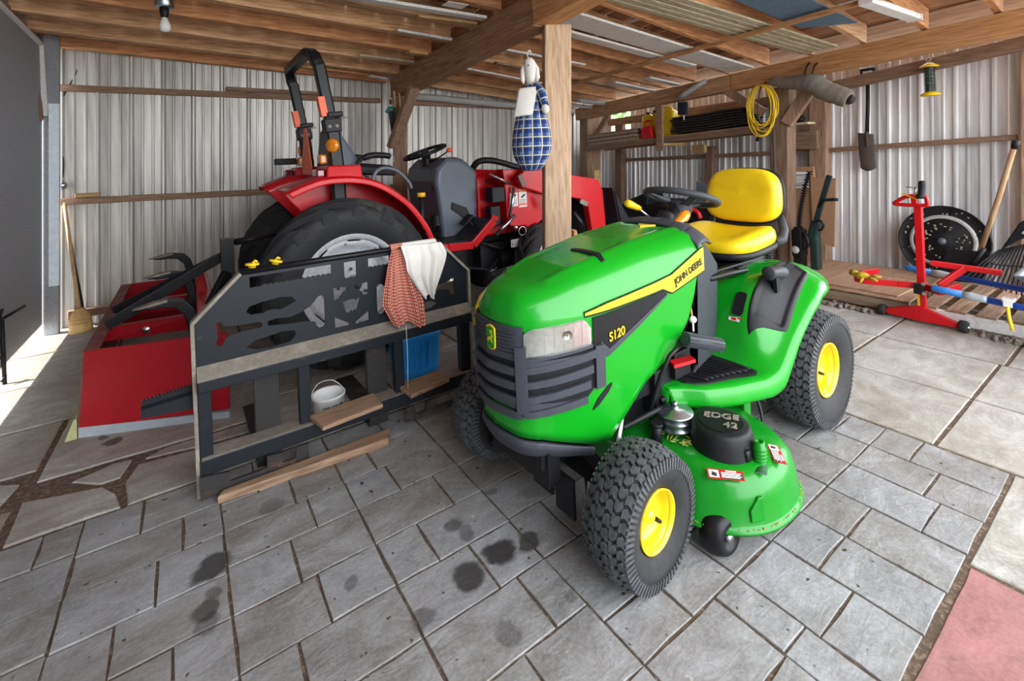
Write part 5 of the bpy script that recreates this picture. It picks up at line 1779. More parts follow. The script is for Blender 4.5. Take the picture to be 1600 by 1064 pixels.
h_.ring_loft([[(1.15, -0.27, 0.62), (1.15, 0.27, 0.62), (1.15, 0.27, 1.10), (1.15, 0.20, 1.18), (1.15, -0.20, 1.18), (1.15, -0.27, 1.10)],
              [(1.70, -0.27, 0.62), (1.70, 0.27, 0.62), (1.70, 0.26, 1.07), (1.70, 0.19, 1.14), (1.70, -0.19, 1.14), (1.70, -0.26, 1.07)],
              [(2.10, -0.25, 0.60), (2.10, 0.25, 0.60), (2.10, 0.24, 0.98), (2.10, 0.16, 1.05), (2.10, -0.16, 1.05), (2.10, -0.24, 0.98)],
              [(2.18, -0.20, 0.62), (2.18, 0.20, 0.62), (2.18, 0.19, 0.92), (2.18, 0.12, 0.97), (2.18, -0.12, 0.97), (2.18, -0.19, 0.92)]], True, True, False)
ho_ = obj('bonnet', h_, MT['red'], tractor, bevel=0.02)
v_ = MB()
for k in range(4):
    v_.box((1.27, -0.274, 1.07 + 0.014 * k - 0.02), (0.09, 0.006, 0.006))
obj('bonnet_vent', v_, MT['black'], ho_)
hs = MB()
hs.tube(catmull([(1.14, -0.20, 1.16), (1.17, -0.26, 1.235), (1.28, -0.28, 1.245), (1.42, -0.28, 1.215), (1.55, -0.30, 1.175), (1.68, -0.34, 1.16)], 6), 0.026, 10)
obj('loader_hose', hs, MT['black'], tractor)
# loader
for sd in (-1, 1):
    L = MB()
    L.prism([(1.28, 1.17), (1.62, 1.15), (1.72, 1.05), (1.70, 0.62), (1.55, 0.60), (1.48, 0.70), (1.34, 0.70), (1.30, 0.78), (1.30, 0.98)], lambda a, b, t, sd=sd: Vector((a, sd * (0.36 + t), b)), 0.10)
    Lo = obj('loader_post', L, MT['red'], tractor, bevel=0.006)
    A = MB()
    A.prism([(1.36, 1.08), (1.45, 1.17), (1.88, 1.105), (2.26, 1.03), (2.31, 0.93), (2.335, 0.55), (2.16, 0.57), (2.12, 0.80), (2.05, 0.87), (1.87, 0.905), (1.62, 0.95), (1.42, 1.02)], lambda a, b, t, sd=sd: Vector((a, sd * (0.47 + t), b)), 0.07)
    Ao = obj('loader_arm', A, MT['red'], tractor, bevel=0.008)
    cy = MB()
    cy.cyl((1.60, sd * 0.44, 0.66), (1.95, sd * 0.44, 0.90), 0.035, n=14)
    cy.cyl((1.95, sd * 0.44, 0.90), (2.05, sd * 0.44, 0.96), 0.018, n=12)
    cy.cyl((2.02, sd * 0.44, 0.76), (2.22, sd * 0.44, 0.52), 0.03, n=14)
    obj('hydraulic_ram', cy, MT['black_gloss'], Ao)
    if sd < 0:
        for (pa_, pb_, up_) in (((1.38, -0.548, 1.12), (1.42, -0.548, 1.03), (1, 0, 0)), ((1.62, -0.548, 0.93), (1.66, -0.548, 0.83), (1, 0, 0)), ((2.02, -0.548, 0.86), (2.10, -0.548, 0.82), (0, 0, 1))):
            hn = MB()
            hn.bar(pa_, pb_, 0.012, 0.04, up_)
            obj('pivot_plate', hn, MT['iron_dusty'], Ao)
        bx = MB()
        bx.box((1.24, -0.40, 0.97), (0.12, 0.10, 0.12)); bx.box((1.21, -0.40, 0.80), (0.09, 0.08, 0.16))
        obj('valve_block', bx, MT['black'], Lo, bevel=0.005)
        rd = MB()
        rd.cyl((1.15, -0.47, 1.14), (1.33, -0.49, 1.05), 0.010, n=10)
        rd.cyl((1.18, -0.48, 0.66), (1.36, -0.49, 0.80), 0.016, n=10)
        rd.tube([(1.36, -0.49, 1.02), (1.34, -0.49, 0.90), (1.31, -0.49, 0.80)], 0.013, 8)
        obj('stand_rod', rd, MT['zinc'], Lo)
        rg = MB()
        rg.tube([(1.42 + 0.035 * math.cos(a), -0.50, 0.665 + 0.035 * math.sin(a)) for a in [2 * PI * k / 20 for k in range(20)]], 0.004, 6, closed=True)
        rg.sphere((1.36, -0.49, 0.70), 0.022, 10, 8)
        obj('pin_ring', rg, MT['steel'], Lo)
        for (x0, z0, w0, h0) in ((1.355, 0.93, 0.085, 0.13), (1.445, 0.925, 0.085, 0.145)):
            pp = MB()
            pp.box((x0 + 0.02, -0.4615 - 0.0, z0), (w0 - 0.006, 0.003, h0))
            ppo = obj('warning_label', pp, MT['paper'], Lo)
            pq = MB(); pq.box((x0 + 0.02, -0.464, z0 + h0 * 0.42), (w0 - 0.006, 0.002, h0 * 0.14))
            pqo = obj('label_band', pq, MT['orange'] if x0 > 1.4 else MT['red_plastic'], ppo)
            if x0 > 1.4:
                pq = MB(); pq.box((x0 + 0.02, -0.464, z0 - h0 * 0.36), (w0 - 0.006, 0.002, h0 * 0.08))
                obj('label_band', pq, MT['orange'], ppo)
            pq = MB()
            pq.bar((x0 + 0.005, -0.464, z0 + 0.005), (x0 + 0.04, -0.464, z0 + 0.03), 0.002, 0.015)
            for k in range(4):
                pq.box((x0 + 0.02, -0.464, z0 - 0.012 - 0.011 * k), (w0 * 0.7, 0.002, 0.003))
            obj('label_print', pq, MT['ink'], ppo)
        lb = MB(); lb.box((1.36, -0.49, 0.575), (0.10, 0.004, 0.06))
        lbo = obj('data_plate', lb, MT['ink'], Lo)
        lb = MB()
        for k in range(4):
            lb.box((1.36, -0.493, 0.592 - 0.012 * k), (0.075, 0.002, 0.005))
        for (dx, dz, a, b) in ((0, 0.028, 0.10, 0.004), (0, -0.028, 0.10, 0.004), (-0.048, 0, 0.004, 0.06), (0.048, 0, 0.004, 0.06)):
            lb.box((1.36 + dx, -0.493, 0.575 + dz), (a, 0.002, b))
        obj('plate_print', lb, MT['paper'], lbo)
bkt = MB()
prof = [(2.35, 0.95), (2.37, 0.95), (2.52, 0.30), (2.60, 0.12), (2.95, 0.06), (2.95, 0.04), (2.58, 0.08), (2.49, 0.28)]
bkt.prism(prof, lambda a, b, t: Vector((a, -0.62 + t, b)), 1.24)
for sd in (-1, 1):
    bkt.prism([(2.36, 0.94), (2.95, 0.05), (2.58, 0.09), (2.50, 0.29)], lambda a, b, t, sd=sd: Vector((a, sd * 0.62 - t * sd, b)), 0.012)
obj('bucket', bkt, MT['iron'], tractor)
# three-point hitch
hh = MB()
hh.cyl((-0.30, 0, 0.80), (-0.62, 0, 0.775), 0.014, n=12)
hh.cyl((-0.38, 0, 0.794), (-0.55, 0, 0.781), 0.022, n=14)
hh.bar((-0.20, 0, 0.66), (-0.30, 0, 0.80), 0.05, 0.05)
obj('top_link', hh, MT['black'], tractor)
for sd in (-1, 1):
    l = MB(); l.bar((0.0, sd * 0.25, 0.40), (-0.55, sd * 0.33, 0.40), 0.02, 0.06)
    obj('lift_arm', l, MT['black'], tractor)
yc = MB(); yc.cyl((0.62, -0.36, 0.66), (0.62, -0.36, 1.0), 0.02, n=10)
yo_ = obj('filler_tube', yc, MT['black'], tractor)
yc = MB(); yc.cyl((0.62, -0.36, 1.0), (0.62, -0.36, 1.03), 0.03, n=14)
obj('filler_cap', yc, MT['yellow_plastic'], yo_)
# ------------------------------------------------------------------ pallet fork frame
fork = thing('pallet_fork_frame', 'black steel pallet fork frame with cut-out guard plate standing before the tractor', 'pallet fork', (0.6, 2.22, 0))
FY = 2.215
def fobj(name, m, mat, parent=None, **k):
    return obj(name, m, mat, parent or fork, world_pts=True, **k)
def plate_with_holes(name, outer, holes, y0, th, mat, parent):
    c = bpy.data.curves.new(name, 'CURVE')
    c.dimensions = '2D'
    c.fill_mode = 'BOTH'
    c.extrude = th / 2
    for pts in [outer] + holes:
        sp = c.splines.new('POLY')
        sp.points.add(len(pts) - 1)
        for p, (a, b) in zip(sp.points, pts):
            p.co = (a, b, 0, 1)
        sp.use_cyclic_u = True
    tmp = bpy.data.objects.new(name, c)
    COL.objects.link(tmp)
    me = bpy.data.meshes.new_from_object(tmp.evaluated_get(bpy.context.evaluated_depsgraph_get()))
    bpy.data.objects.remove(tmp)
    off = root_of(parent).location
    for v in me.vertices:
        v.co = Vector((v.co.x, y0 - v.co.z, v.co.y)) - off
    me.name = name
    me.materials.clear(); me.materials.append(mat)
    o = bpy.data.objects.new(name, me)
    COL.objects.link(o)
    o.parent = parent
    return o
mir = lambda pts: [(1.21 - a, b) for a, b in pts]
def scallop(x0, x1, z, n, d=0.006):
    out = []
    for i in range(n):
        a = x0 + (x1 - x0) * i / n
        b = x0 + (x1 - x0) * (i + 1) / n
        out += [(a, z), (a + (b - a) * 0.25, z + d * 0.7), (a + (b - a) * 0.5, z + d), (a + (b - a) * 0.75, z + d * 0.7)]
    return out
slot1 = [(0.183, 0.672), (0.195, 0.692), (0.24, 0.702), (0.315, 0.710), (0.357, 0.700), (0.372, 0.680), (0.33, 0.662), (0.305, 0.656), (0.29, 0.663), (0.257, 0.661), (0.247, 0.654), (0.20, 0.658)]
slot2 = [(0.178, 0.530), (0.21, 0.550), (0.26, 0.556), (0.32, 0.563), (0.362, 0.556), (0.366, 0.535), (0.345, 0.512), (0.27, 0.506), (0.209, 0.515)]
axe1 = [(0.075, 0.647), (0.085, 0.656), (0.097, 0.652), (0.103, 0.634), (0.14, 0.627), (0.181, 0.625), (0.232, 0.622), (0.240, 0.612), (0.235, 0.598), (0.162, 0.598), (0.125, 0.592), (0.107, 0.582), (0.103, 0.568), (0.094, 0.558), (0.080, 0.560), (0.076, 0.575), (0.084, 0.595), (0.082, 0.615)]
axe2 = [(0.259, 0.619), (0.30, 0.622), (0.346, 0.616), (0.39, 0.627), (0.428, 0.645), (0.449, 0.667), (0.460, 0.681), (0.474, 0.684), (0.487, 0.672), (0.488, 0.60), (0.487, 0.553), (0.478, 0.541), (0.462, 0.541), (0.449, 0.556), (0.446, 0.573), (0.40, 0.583), (0.355, 0.587), (0.30, 0.594), (0.262, 0.597)]
top1 = [(0.200, 0.812)] + [(0.200, 0.768)] + [(0.24, 0.768)] + scallop(0.245, 0.52, 0.768, 13) + [(0.522, 0.77), (0.522, 0.812)]
mid = [(0.578, 0.812), (0.578, 0.748), (0.584, 0.738), (0.626, 0.735), (0.633, 0.745), (0.633, 0.812)]
eye1 = [(0.527, 0.705), (0.592, 0.700), (0.588, 0.684), (0.572, 0.677), (0.555, 0.662), (0.550, 0.647), (0.528, 0.647)]
low1 = [(0.528, 0.573), (0.560, 0.552), (0.590, 0.533), (0.590, 0.521), (0.528, 0.525)]
mouth = [(0.566, 0.636), (0.605, 0.640), (0.645, 0.640), (0.634, 0.605), (0.627, 0.582), (0.618, 0.590), (0.610, 0.580), (0.603, 0.590), (0.594, 0.580), (0.578, 0.583)]
holes = [slot1, slot2, axe1, axe2, top1, mid, eye1, low1, mouth] + [mir(q) for q in (slot1, slot2, axe1, axe2, top1, eye1, low1)]
gp = plate_with_holes('guard_plate', [(0.0, 0.455), (1.21, 0.455), (1.21, 0.675), (1.055, 0.828), (0.17, 0.828), (0.0, 0.67)], holes, FY, 0.010, MT['iron'], fork)
for lo_p, hi_p, lo2 in (((0.0, 0.0), (0.0, 0.672), None), ((1.212, 0.08), (1.212, 0.675), None)):
    rim_ = MB()
    rim_.bar((lo_p[0], FY, lo_p[1]), (hi_p[0], FY, hi_p[1]), 0.045, 0.014, (1, 0, 0.2))
    e2 = (0.168, 0.834) if lo_p[0] < 0.5 else (1.055, 0.834)
    rim_.bar((hi_p[0], FY, hi_p[1] - 0.004), (e2[0], FY, e2[1]), 0.045, 0.014, (1, 0, 0.2))
    fobj('edge_bar', rim_, MT['iron_dusty'], bevel=0.003)
tb = MB()
tb.tube([(0.165, FY, 0.836), (0.6, FY, 0.838), (1.058, FY, 0.838)], 0.0135, 10)
fobj('top_rail', tb, MT['black_gloss'])
sh_ = MB()
sh_.hexa([(0.008, FY - 0.055, 0.452), (1.205, FY - 0.055, 0.458), (1.205, FY - 0.005, 0.490), (0.008, FY - 0.005, 0.486), (0.008, FY - 0.058, 0.460), (1.205, FY - 0.058, 0.466), (1.205, FY - 0.005, 0.502), (0.008, FY - 0.005, 0.498)])
fobj('ledge', sh_, MT['iron_dusty'], bevel=0.002)
m_ = MB()
m_.box((0.606, FY - 0.025, 0.432), (1.195, 0.055, 0.045))
fobj('upper_rail', m_, MT['iron'], bevel=0.004)
m_ = MB()
m_.box((0.606, FY + 0.005, 0.118), (1.195, 0.085, 0.062))
fobj('lower_rail', m_, MT['iron'], bevel=0.004)
m_ = MB()
m_.box((0.606, FY + 0.005, 0.1505), (1.185, 0.08, 0.003))
fobj('rail_dust', m_, MT['iron_dusty'])
for nm, x, w, d, mt in (('end_post', 0.030, 0.045, 0.05, 'iron'), ('end_post', 1.175, 0.05, 0.05, 'iron'), ('upright', 0.390, 0.046, 0.04, 'iron'), ('upright', 0.815, 0.046, 0.04, 'iron')):
    m_ = MB(); m_.box((x, FY + 0.005, 0.28), (w, d, 0.27))
    fobj(nm, m_, MT[mt], bevel=0.003)
lb_ = MB()
hook = [(0.004, 0.012), (0.004, 0.098), (0.100, 0.082), (0.100, 0.045), (0.231, 0.043), (0.231, 0.088), (0.284, 0.084), (0.287, 0.042), (0.335, 0.040), (0.342, 0.086), (0.387, 0.084), (0.390, 0.018)]
lb_.prism(hook, lambda a, b, t: Vector((a, FY - 0.042 - t, b)), 0.012)
fobj('hook_plate', lb_, MT['iron_rust'])
lb_ = MB()
lb_.prism(mir(hook), lambda a, b, t: Vector((a, FY - 0.042 - t, b)), 0.012)
fobj('hook_plate', lb_, MT['iron_rust'])
for x in (0.252, 0.725):
    f_ = MB()
    f_.box((x, FY + 0.065, 0.235), (0.095, 0.035, 0.43))
    f_.hexa([(x - 0.0475, FY + 0.05, 0.0), (x + 0.0475, FY + 0.05, 0.0), (x + 0.0475, FY + 0.66, 0.0), (x - 0.0475, FY + 0.66, 0.0),
             (x - 0.0475, FY + 0.05, 0.04), (x + 0.0475, FY + 0.05, 0.04), (x + 0.0475, FY + 0.66, 0.012), (x - 0.0475, FY + 0.66, 0.012)])
    fobj('fork_tine', f_, MT['iron_rust'], bevel=0.003)
# serrated step sticking out at the end
js = MB()
top_ = []
n = 14
for i in range(n):
    a = -0.168 + 0.165 * i / n
    top_ += [(a, 0.388 + 0.0011 * i), (a + 0.165 / n * 0.5, 0.401 + 0.0011 * i)]
js.prism([(-0.168, 0.345)] + top_ + [(0.0, 0.402), (0.0, 0.328)], lambda a, b, t: Vector((a, FY + 0.07 + t, b)), 0.012)
js.prism([(-0.168, 0.345), (-0.168, 0.375), (0.0, 0.385), (0.0, 0.328)], lambda a, b, t: Vector((a, FY + 0.03 + t, b)), 0.04)
fobj('serrated_step', js, MT['iron'])

# cloths over the top rail
def gingham(name, ca, cb, cc, s, s2=None, axes=('X', 'Z')):
    m, nt, b = new_mat(name)
    t = nd(nt, 'ShaderNodeTexCoord')
    sp = nd(nt, 'ShaderNodeSeparateXYZ')
    nt.links.new(t.outputs['UV'], sp.inputs[0])
    def stripes(out, sc, w):
        k = nd(nt, 'ShaderNodeMath', operation='MULTIPLY'); nt.links.new(out, k.inputs[0]); k.inputs[1].default_value = sc
        f = nd(nt, 'ShaderNodeMath', operation='FRACT'); nt.links.new(k.outputs[0], f.inputs[0])
        g = nd(nt, 'ShaderNodeMath', operation='LESS_THAN'); nt.links.new(f.outputs[0], g.inputs[0]); g.inputs[1].default_value = w
        return g.outputs[0]
    a_, b_ = stripes(sp.outputs[0], s, 0.5), stripes(sp.outputs[1], s, 0.5)
    ad = nd(nt, 'ShaderNodeMath', operation='ADD'); nt.links.new(a_, ad.inputs[0]); nt.links.new(b_, ad.inputs[1])
    hf = nd(nt, 'ShaderNodeMath', operation='MULTIPLY'); nt.links.new(ad.outputs[0], hf.inputs[0]); hf.inputs[1].default_value = 0.5
    c = ramp(nt, hf.outputs[0], [(0.0, ca), (0.5, cb), (1.0, cc)])
    if s2:
        for (o, q) in ((sp.outputs[0], s2[0]), (sp.outputs[1], s2[0])):
            c = mixc(nt, stripes(o, q, s2[1]), c, s2[2])
    nt.links.new(c, b.inputs['Base Color'])
    b.inputs['Roughness'].default_value = 0.95
    bump(nt, b, noise(nt, 300, 2, 0.5, coords(nt)), 0.2, 0.002)
    return m
MT['gingham'] = gingham('red_gingham', (0.72, 0.50, 0.40), (0.52, 0.15, 0.09), (0.36, 0.035, 0.025), 52)
MT['plaid'] = gingham('blue_plaid', (0.012, 0.030, 0.13), (0.02, 0.065, 0.25), (0.16, 0.21, 0.33), 17, (17, 0.11, (0.66, 0.62, 0.42)))
def cloth_obj(name, fn, nu, nv, mat, label, cat, uvs, group=None, thick=0.003):
    m = MB(); m.grid(fn, nu, nv)
    o = solo(name, m, mat, label, cat, group)
    me = o.data
    uv = me.uv_layers.new(name='UVMap')
    for poly in me.polygons:
        for li, vi in zip(poly.loop_indices, poly.vertices):
            i, j = divmod(vi, nv + 1)
            uv.data[li].uv = (i / nu * uvs[0], j / nv * uvs[1])
    md = o.modifiers.new('solid', 'SOLIDIFY'); md.thickness = thick
    md = o.modifiers.new('sub', 'SUBSURF'); md.levels = 1; md.render_levels = 1
    return o
def drape(Lt, Rt, folds, amp, ybase, seed, front=1.0):
    """Lt / Rt: left and right edges as (x, z) down the front; the cloth starts behind the rail"""
    r_ = random.Random(seed)
    ph = [r_.uniform(0, 6) for _ in range(4)]
    def fn(u, v):
        vv = v * 1.22 - 0.22          # first part lies over and behind the rail
        t = max(0, vv)
        xl, xr_ = interp([(i / (len(Lt) - 1), p[0]) for i, p in enumerate(Lt)], t), interp([(i / (len(Rt) - 1), p[0]) for i, p in enumerate(Rt)], t)
        zl, zr_ = interp([(i / (len(Lt) - 1), p[1]) for i, p in enumerate(Lt)], t), interp([(i / (len(Rt) - 1), p[1]) for i, p in enumerate(Rt)], t)
        x = xl + (xr_ - xl) * u
        z = zl + (zr_ - zl) * u
        if vv < 0:
            a = -vv / 0.22
            ang = a * 2.4
            y = FY - 0.024 * math.cos(ang) + 0.0
            z = 0.842 + 0.022 * math.sin(ang) - max(0, a - 0.7) * 0.25
            return Vector((x, y + 0.004, z))
        fo = math.sin(folds * PI * 2 * u + ph[0] + 1.2 * t) * amp + math.sin(folds * 3.3 * u + ph[1]) * amp * 0.7
        y = FY - 0.028 - 0.018 * min(1, t * 3) - abs(fo) * min(1, 0.35 + t) - 0.01 * t
        return Vector((x + 0.01 * math.sin(5 * t + ph[2]) * t, y + ybase, z + 0.012 * math.sin(9 * u + ph[3]) * t ** 3))
    return fn
cloth_obj('tea_towel', drape([(0.795, 0.846), (0.762, 0.76), (0.748, 0.69), (0.728, 0.60), (0.768, 0.50)], [(0.855, 0.846), (0.862, 0.78), (0.90, 0.68), (0.930, 0.58), (0.925, 0.462)], 3.0, 0.022, 0.0, 3), 36, 50, MT['gingham'],
          'red and white checked tea towel hung over the fork frame', 'towel', (0.5, 0.6))
cloth_obj('rag', drape([(0.825, 0.870), (0.838, 0.80), (0.845, 0.745), (0.872, 0.70), (0.935, 0.598)], [(1.035, 0.858), (1.055, 0.80), (1.040, 0.745), (1.020, 0.68), (0.985, 0.600)], 2.4, 0.020, -0.028, 9), 30, 40, MT['cotton'],
          'crumpled white cotton rag hung beside the checked towel', 'rag', (0.4, 0.4))
th_ = MB(); th_.tube([(0.838, FY - 0.06, 0.48), (0.842, FY - 0.055, 0.35), (0.838, FY - 0.05, 0.16)], 0.0015, 6)
solo('string', th_, MT['cotton'], 'loose white string dangling below the checked towel', 'string')
# yellow plastic plugs on the top rail
for i, (x, tilt, lab) in enumerate(((0.212, 0.1, 'flat yellow plastic plug on the top rail of the fork frame'), (0.297, 0.5, 'tilted yellow plastic plug further along the top rail'))):
    t = thing('plastic_plug', lab, 'plug', (x, FY, 0.8485), 'yellow plugs on the fork frame')
    q = MB(); q.lathe([(0, 0.0), (0.014, 0.0), (0.014, 0.010), (0.026, 0.011), (0.026, 0.018), (0.0, 0.020)], (0, 0, 0), (math.sin(tilt) * 0.6, 0, 1), 20)
    obj('cap', q, MT['yellow_plastic'], t)
    q = MB(); q.tube([(0, 0, 0.015), (0.012, 0, 0.028), (0.02, 0, 0.02)], 0.005, 8)
    obj('pull_tab', q, MT['yellow_plastic'], t)
# loose boards
def plank(pts, th, mat, label, group=None):
    m = MB()
    b = [Vector(p) for p in pts]
    n_ = (b[1] - b[0]).cross(b[3] - b[0]).normalized()
    if n_.z < 0: n_ = -n_
    m.hexa([p - n_ * th for p in b] + [p for p in b])
    return solo('board', m, MT[mat], label, 'board', group, bevel=0.003)
plank([(0.405, 2.205, 0.178), (0.432, 2.085, 0.172), (0.695, 2.105, 0.172), (0.690, 2.225, 0.178)], 0.019, 'plank_old', 'short brown board lying on the bottom rail beside the pail', 'boards on the fork frame')
plank([(0.812, 2.215, 0.178), (0.825, 2.10, 0.172), (1.045, 2.135, 0.172), (1.040, 2.255, 0.178)], 0.019, 'plank_old', 'short brown board lying on the bottom rail below the blue bin', 'boards on the fork frame')
m = MB()
m.hexa([(0.055, 2.115, 0), (0.70, 2.065, 0), (0.735, 2.142, 0), (0.075, 2.15, 0), (0.055, 2.115, 0.03), (0.70, 2.065, 0.034), (0.735, 2.142, 0.034), (0.075, 2.15, 0.03)])
solo('plank', m, MT['plank_old'], 'long rough plank on the floor under the fork frame', 'plank', bevel=0.004)
# pail
pail = thing('pail', 'small white plastic pail with wire handle behind the fork frame', 'pail', (0.530, 2.40, 0.0))
b = MB()
b.lathe([(0.0, 0.004), (0.058, 0.0), (0.062, 0.006), (0.071, 0.145), (0.075, 0.150), (0.076, 0.160), (0.073, 0.163), (0.068, 0.155), (0.059, 0.012), (0.0, 0.010)], (0, 0, 0), (0, 0, 1), 36)
pb_ = obj('body', b, MT['white'], pail)
b = MB()
b.tube(catmull([(-0.074, 0.0, 0.14), (-0.070, 0.02, 0.175), (-0.035, 0.035, 0.205), (0.02, 0.035, 0.205), (0.06, 0.02, 0.175), (0.074, 0.0, 0.14)], 6), 0.0022, 6)
obj('handle', b, MT['wire'], pail)
b = MB()
b.lathe([(0.0, 0.03), (0.059, 0.03)], (0, 0, 0), (0, 0, 1), 24)
obj('contents', b, MT['blue_grip'], pail)
b = MB()
for k in range(9):
    a0 = -2.2 + 0.16 * k
    ring = [(math.cos(a0 + d) * 0.0725, math.sin(a0 + d) * 0.0725, z) for d, z in ((0, 0.118), (0.11, 0.118), (0.11, 0.122 + (0.003 if k % 3 else 0.0)), (0, 0.122 + (0.003 if k % 3 else 0.0)))]
    b.add(ring, [(0, 1, 2, 3)])
o = obj('printing', b, MT['ink'], pb_)
md = o.modifiers.new('solid', 'SOLIDIFY'); md.thickness = 0.002; md.offset = 0
# blue bin
bn = thing('storage_bin', 'bright blue plastic bin standing behind the fork frame', 'bin', (1.095, 2.70, 0))
b = MB()
def binring(k, z, e=0.0):
    w, d = 0.122 + k * 0.014 + e, 0.10 + k * 0.014 + e
    out = []
    for i in range(32):
        a = 2 * PI * i / 32
        out.append((math.copysign(abs(math.cos(a)) ** 0.35, math.cos(a)) * w, math.copysign(abs(math.sin(a)) ** 0.35, math.sin(a)) * d, z))
    return out
b.ring_loft([binring(0, 0.0), binring(0.2, 0.05), binring(0.9, 0.215), binring(1, 0.225, 0.006), binring(1, 0.25, 0.008), binring(1, 0.252, 0.004), binring(0.85, 0.235, -0.004), binring(0.05, 0.012, -0.004)], True, True, True)
obj('bin_body', b, MT['blue'], bn)
b = MB()
for k in (-1, 0, 1):
    b.bar((k * 0.045, -0.117, 0.20), (k * 0.035, -0.108, 0.05), 0.006, 0.008, (0, 1, 0))
obj('moulded_rib', b, MT['blue'], bn)
# yellow lever leaning on the right-hand end post
yb = thing('yellow_lever', 'yellow painted lever bar leaning at the right end of the fork frame', 'lever', (1.25, 2.19, 0))
b = MB()
b.bar((0, 0, 0.0), (-0.008, 0.0, 0.42), 0.008, 0.03, (1, 0, 0))
obj('flat_bar', b, MT['yellow_plastic'], yb, bevel=0.002)
b = MB(); b.tube([(-0.008, 0, 0.41), (-0.006, -0.01, 0.47), (0.02, -0.01, 0.52), (0.045, -0.01, 0.54)], 0.012, 10)
obj('hook_end', b, MT['yellow_plastic'], yb)

# ------------------------------------------------------------------ box blade
bx = thing('box_blade', 'red box blade with black hooked rippers behind the tractor', 'box blade', (-0.2, 3.8, 0))
def bobj(name, m, mat, parent=None, **k):
    return obj(name, m, mat, parent or bx, world_pts=True, **k)
q = MB()
q.hexa([(-0.462, 3.072, 0.045), (0.14, 2.812, 0.045), (0.147, 2.828, 0.045), (-0.455, 3.088, 0.045), (-0.430, 3.058, 0.412), (0.14, 2.812, 0.432), (0.147, 2.828, 0.432), (-0.423, 3.074, 0.412)])
sp_ = bobj('side_plate', q, MT['red_worn'], bevel=0.003)
q = MB()
q.hexa([(-0.466, 3.074, 0.0), (0.14, 2.812, 0.0), (0.147, 2.828, 0.0), (-0.459, 3.09, 0.0), (-0.464, 3.070, 0.052), (0.138, 2.808, 0.035), (0.147, 2.828, 0.035), (-0.457, 3.088, 0.052)])
bobj('skid_shoe', q, MT['tape'], sp_)
q = MB()
q.hexa([(-0.44, 4.70, 0.02), (0.10, 4.66, 0.02), (0.10, 4.68, 0.02), (-0.44, 4.72, 0.02), (-0.425, 4.70, 0.41), (0.0, 4.66, 0.41), (0.0, 4.68, 0.41), (-0.425, 4.72, 0.41)])
bobj('side_plate', q, MT['red_worn'], bevel=0.003)
q = MB()
q.hexa([(-0.47, 3.08, 0.03), (-0.45, 3.08, 0.03), (-0.45, 4.71, 0.03), (-0.47, 4.71, 0.03), (-0.435, 3.065, 0.40), (-0.415, 3.065, 0.40), (-0.415, 4.71, 0.40), (-0.435, 4.71, 0.40)])
mb_ = bobj('moldboard', q, MT['red_dusty'])
q = MB()
q.box((-0.405, 3.885, 0.405), (0.06, 1.65, 0.012))
bobj('top_flange', q, MT['red_dusty'], mb_, bevel=0.002)
q = MB()
q.hexa([(-0.515, 3.07, 0.0), (-0.47, 3.07, 0.0), (-0.47, 4.70, 0.0), (-0.515, 4.70, 0.0), (-0.480, 3.07, 0.095), (-0.468, 3.07, 0.095), (-0.468, 4.70, 0.095), (-0.480, 4.70, 0.095)])
MT['worn_blade'] = worn('worn_blade_edge', (0.48, 0.47, 0.22), (0.33, 0.31, 0.26), 0.5, 0.6, 6)
bobj('cutting_edge', q, MT['worn_blade'], mb_)
for i, (y, z0) in enumerate(((3.46, 0.335), (4.02, 0.33))):
    q = MB()
    q.hexa([(-0.415, y, z0), (0.01, y - 0.10, z0), (0.01, y - 0.085, z0), (-0.415, y + 0.015, z0), (-0.385, y, 0.398), (0.0, y - 0.10, 0.41), (0.0, y - 0.085, 0.41), (-0.385, y + 0.015, 0.398)])
    q.hexa([(-0.415, y, 0.40), (0.01, y - 0.10, 0.41), (0.01, y - 0.04, 0.41), (-0.415, y + 0.05, 0.40), (-0.415, y, 0.407), (0.01, y - 0.10, 0.417), (0.01, y - 0.04, 0.417), (-0.415, y + 0.05, 0.407)])
    go = bobj('gusset', q, MT['red_worn'])
    q = MB(); q.lathe([(0, 0.008), (0.012, 0.006), (0.020, 0.0)], (-0.215, y - 0.052, 0.368), (-0.2, -1, 0), 16)
    bobj('bolt_head', q, MT['steel'], go)
q = MB()
q.hexa([(0.02, 2.88, 0.30), (0.12, 2.84, 0.30), (0.12, 4.66, 0.30), (0.02, 4.66, 0.30), (0.03, 2.88, 0.42), (0.12, 2.84, 0.42), (0.12, 4.66, 0.42), (0.03, 4.66, 0.42)])
bobj('tool_bar', q, MT['red'], bevel=0.006)
q = MB()
q.hexa([(0.03, 3.95, 0.42), (0.10, 3.95, 0.42), (0.10, 4.3, 0.42), (0.03, 4.3, 0.42), (0.05, 4.0, 0.53), (0.08, 4.0, 0.53), (0.08, 4.2, 0.53), (0.05, 4.2, 0.53)])
bobj('lug_plate', q, MT['red'], bevel=0.004)
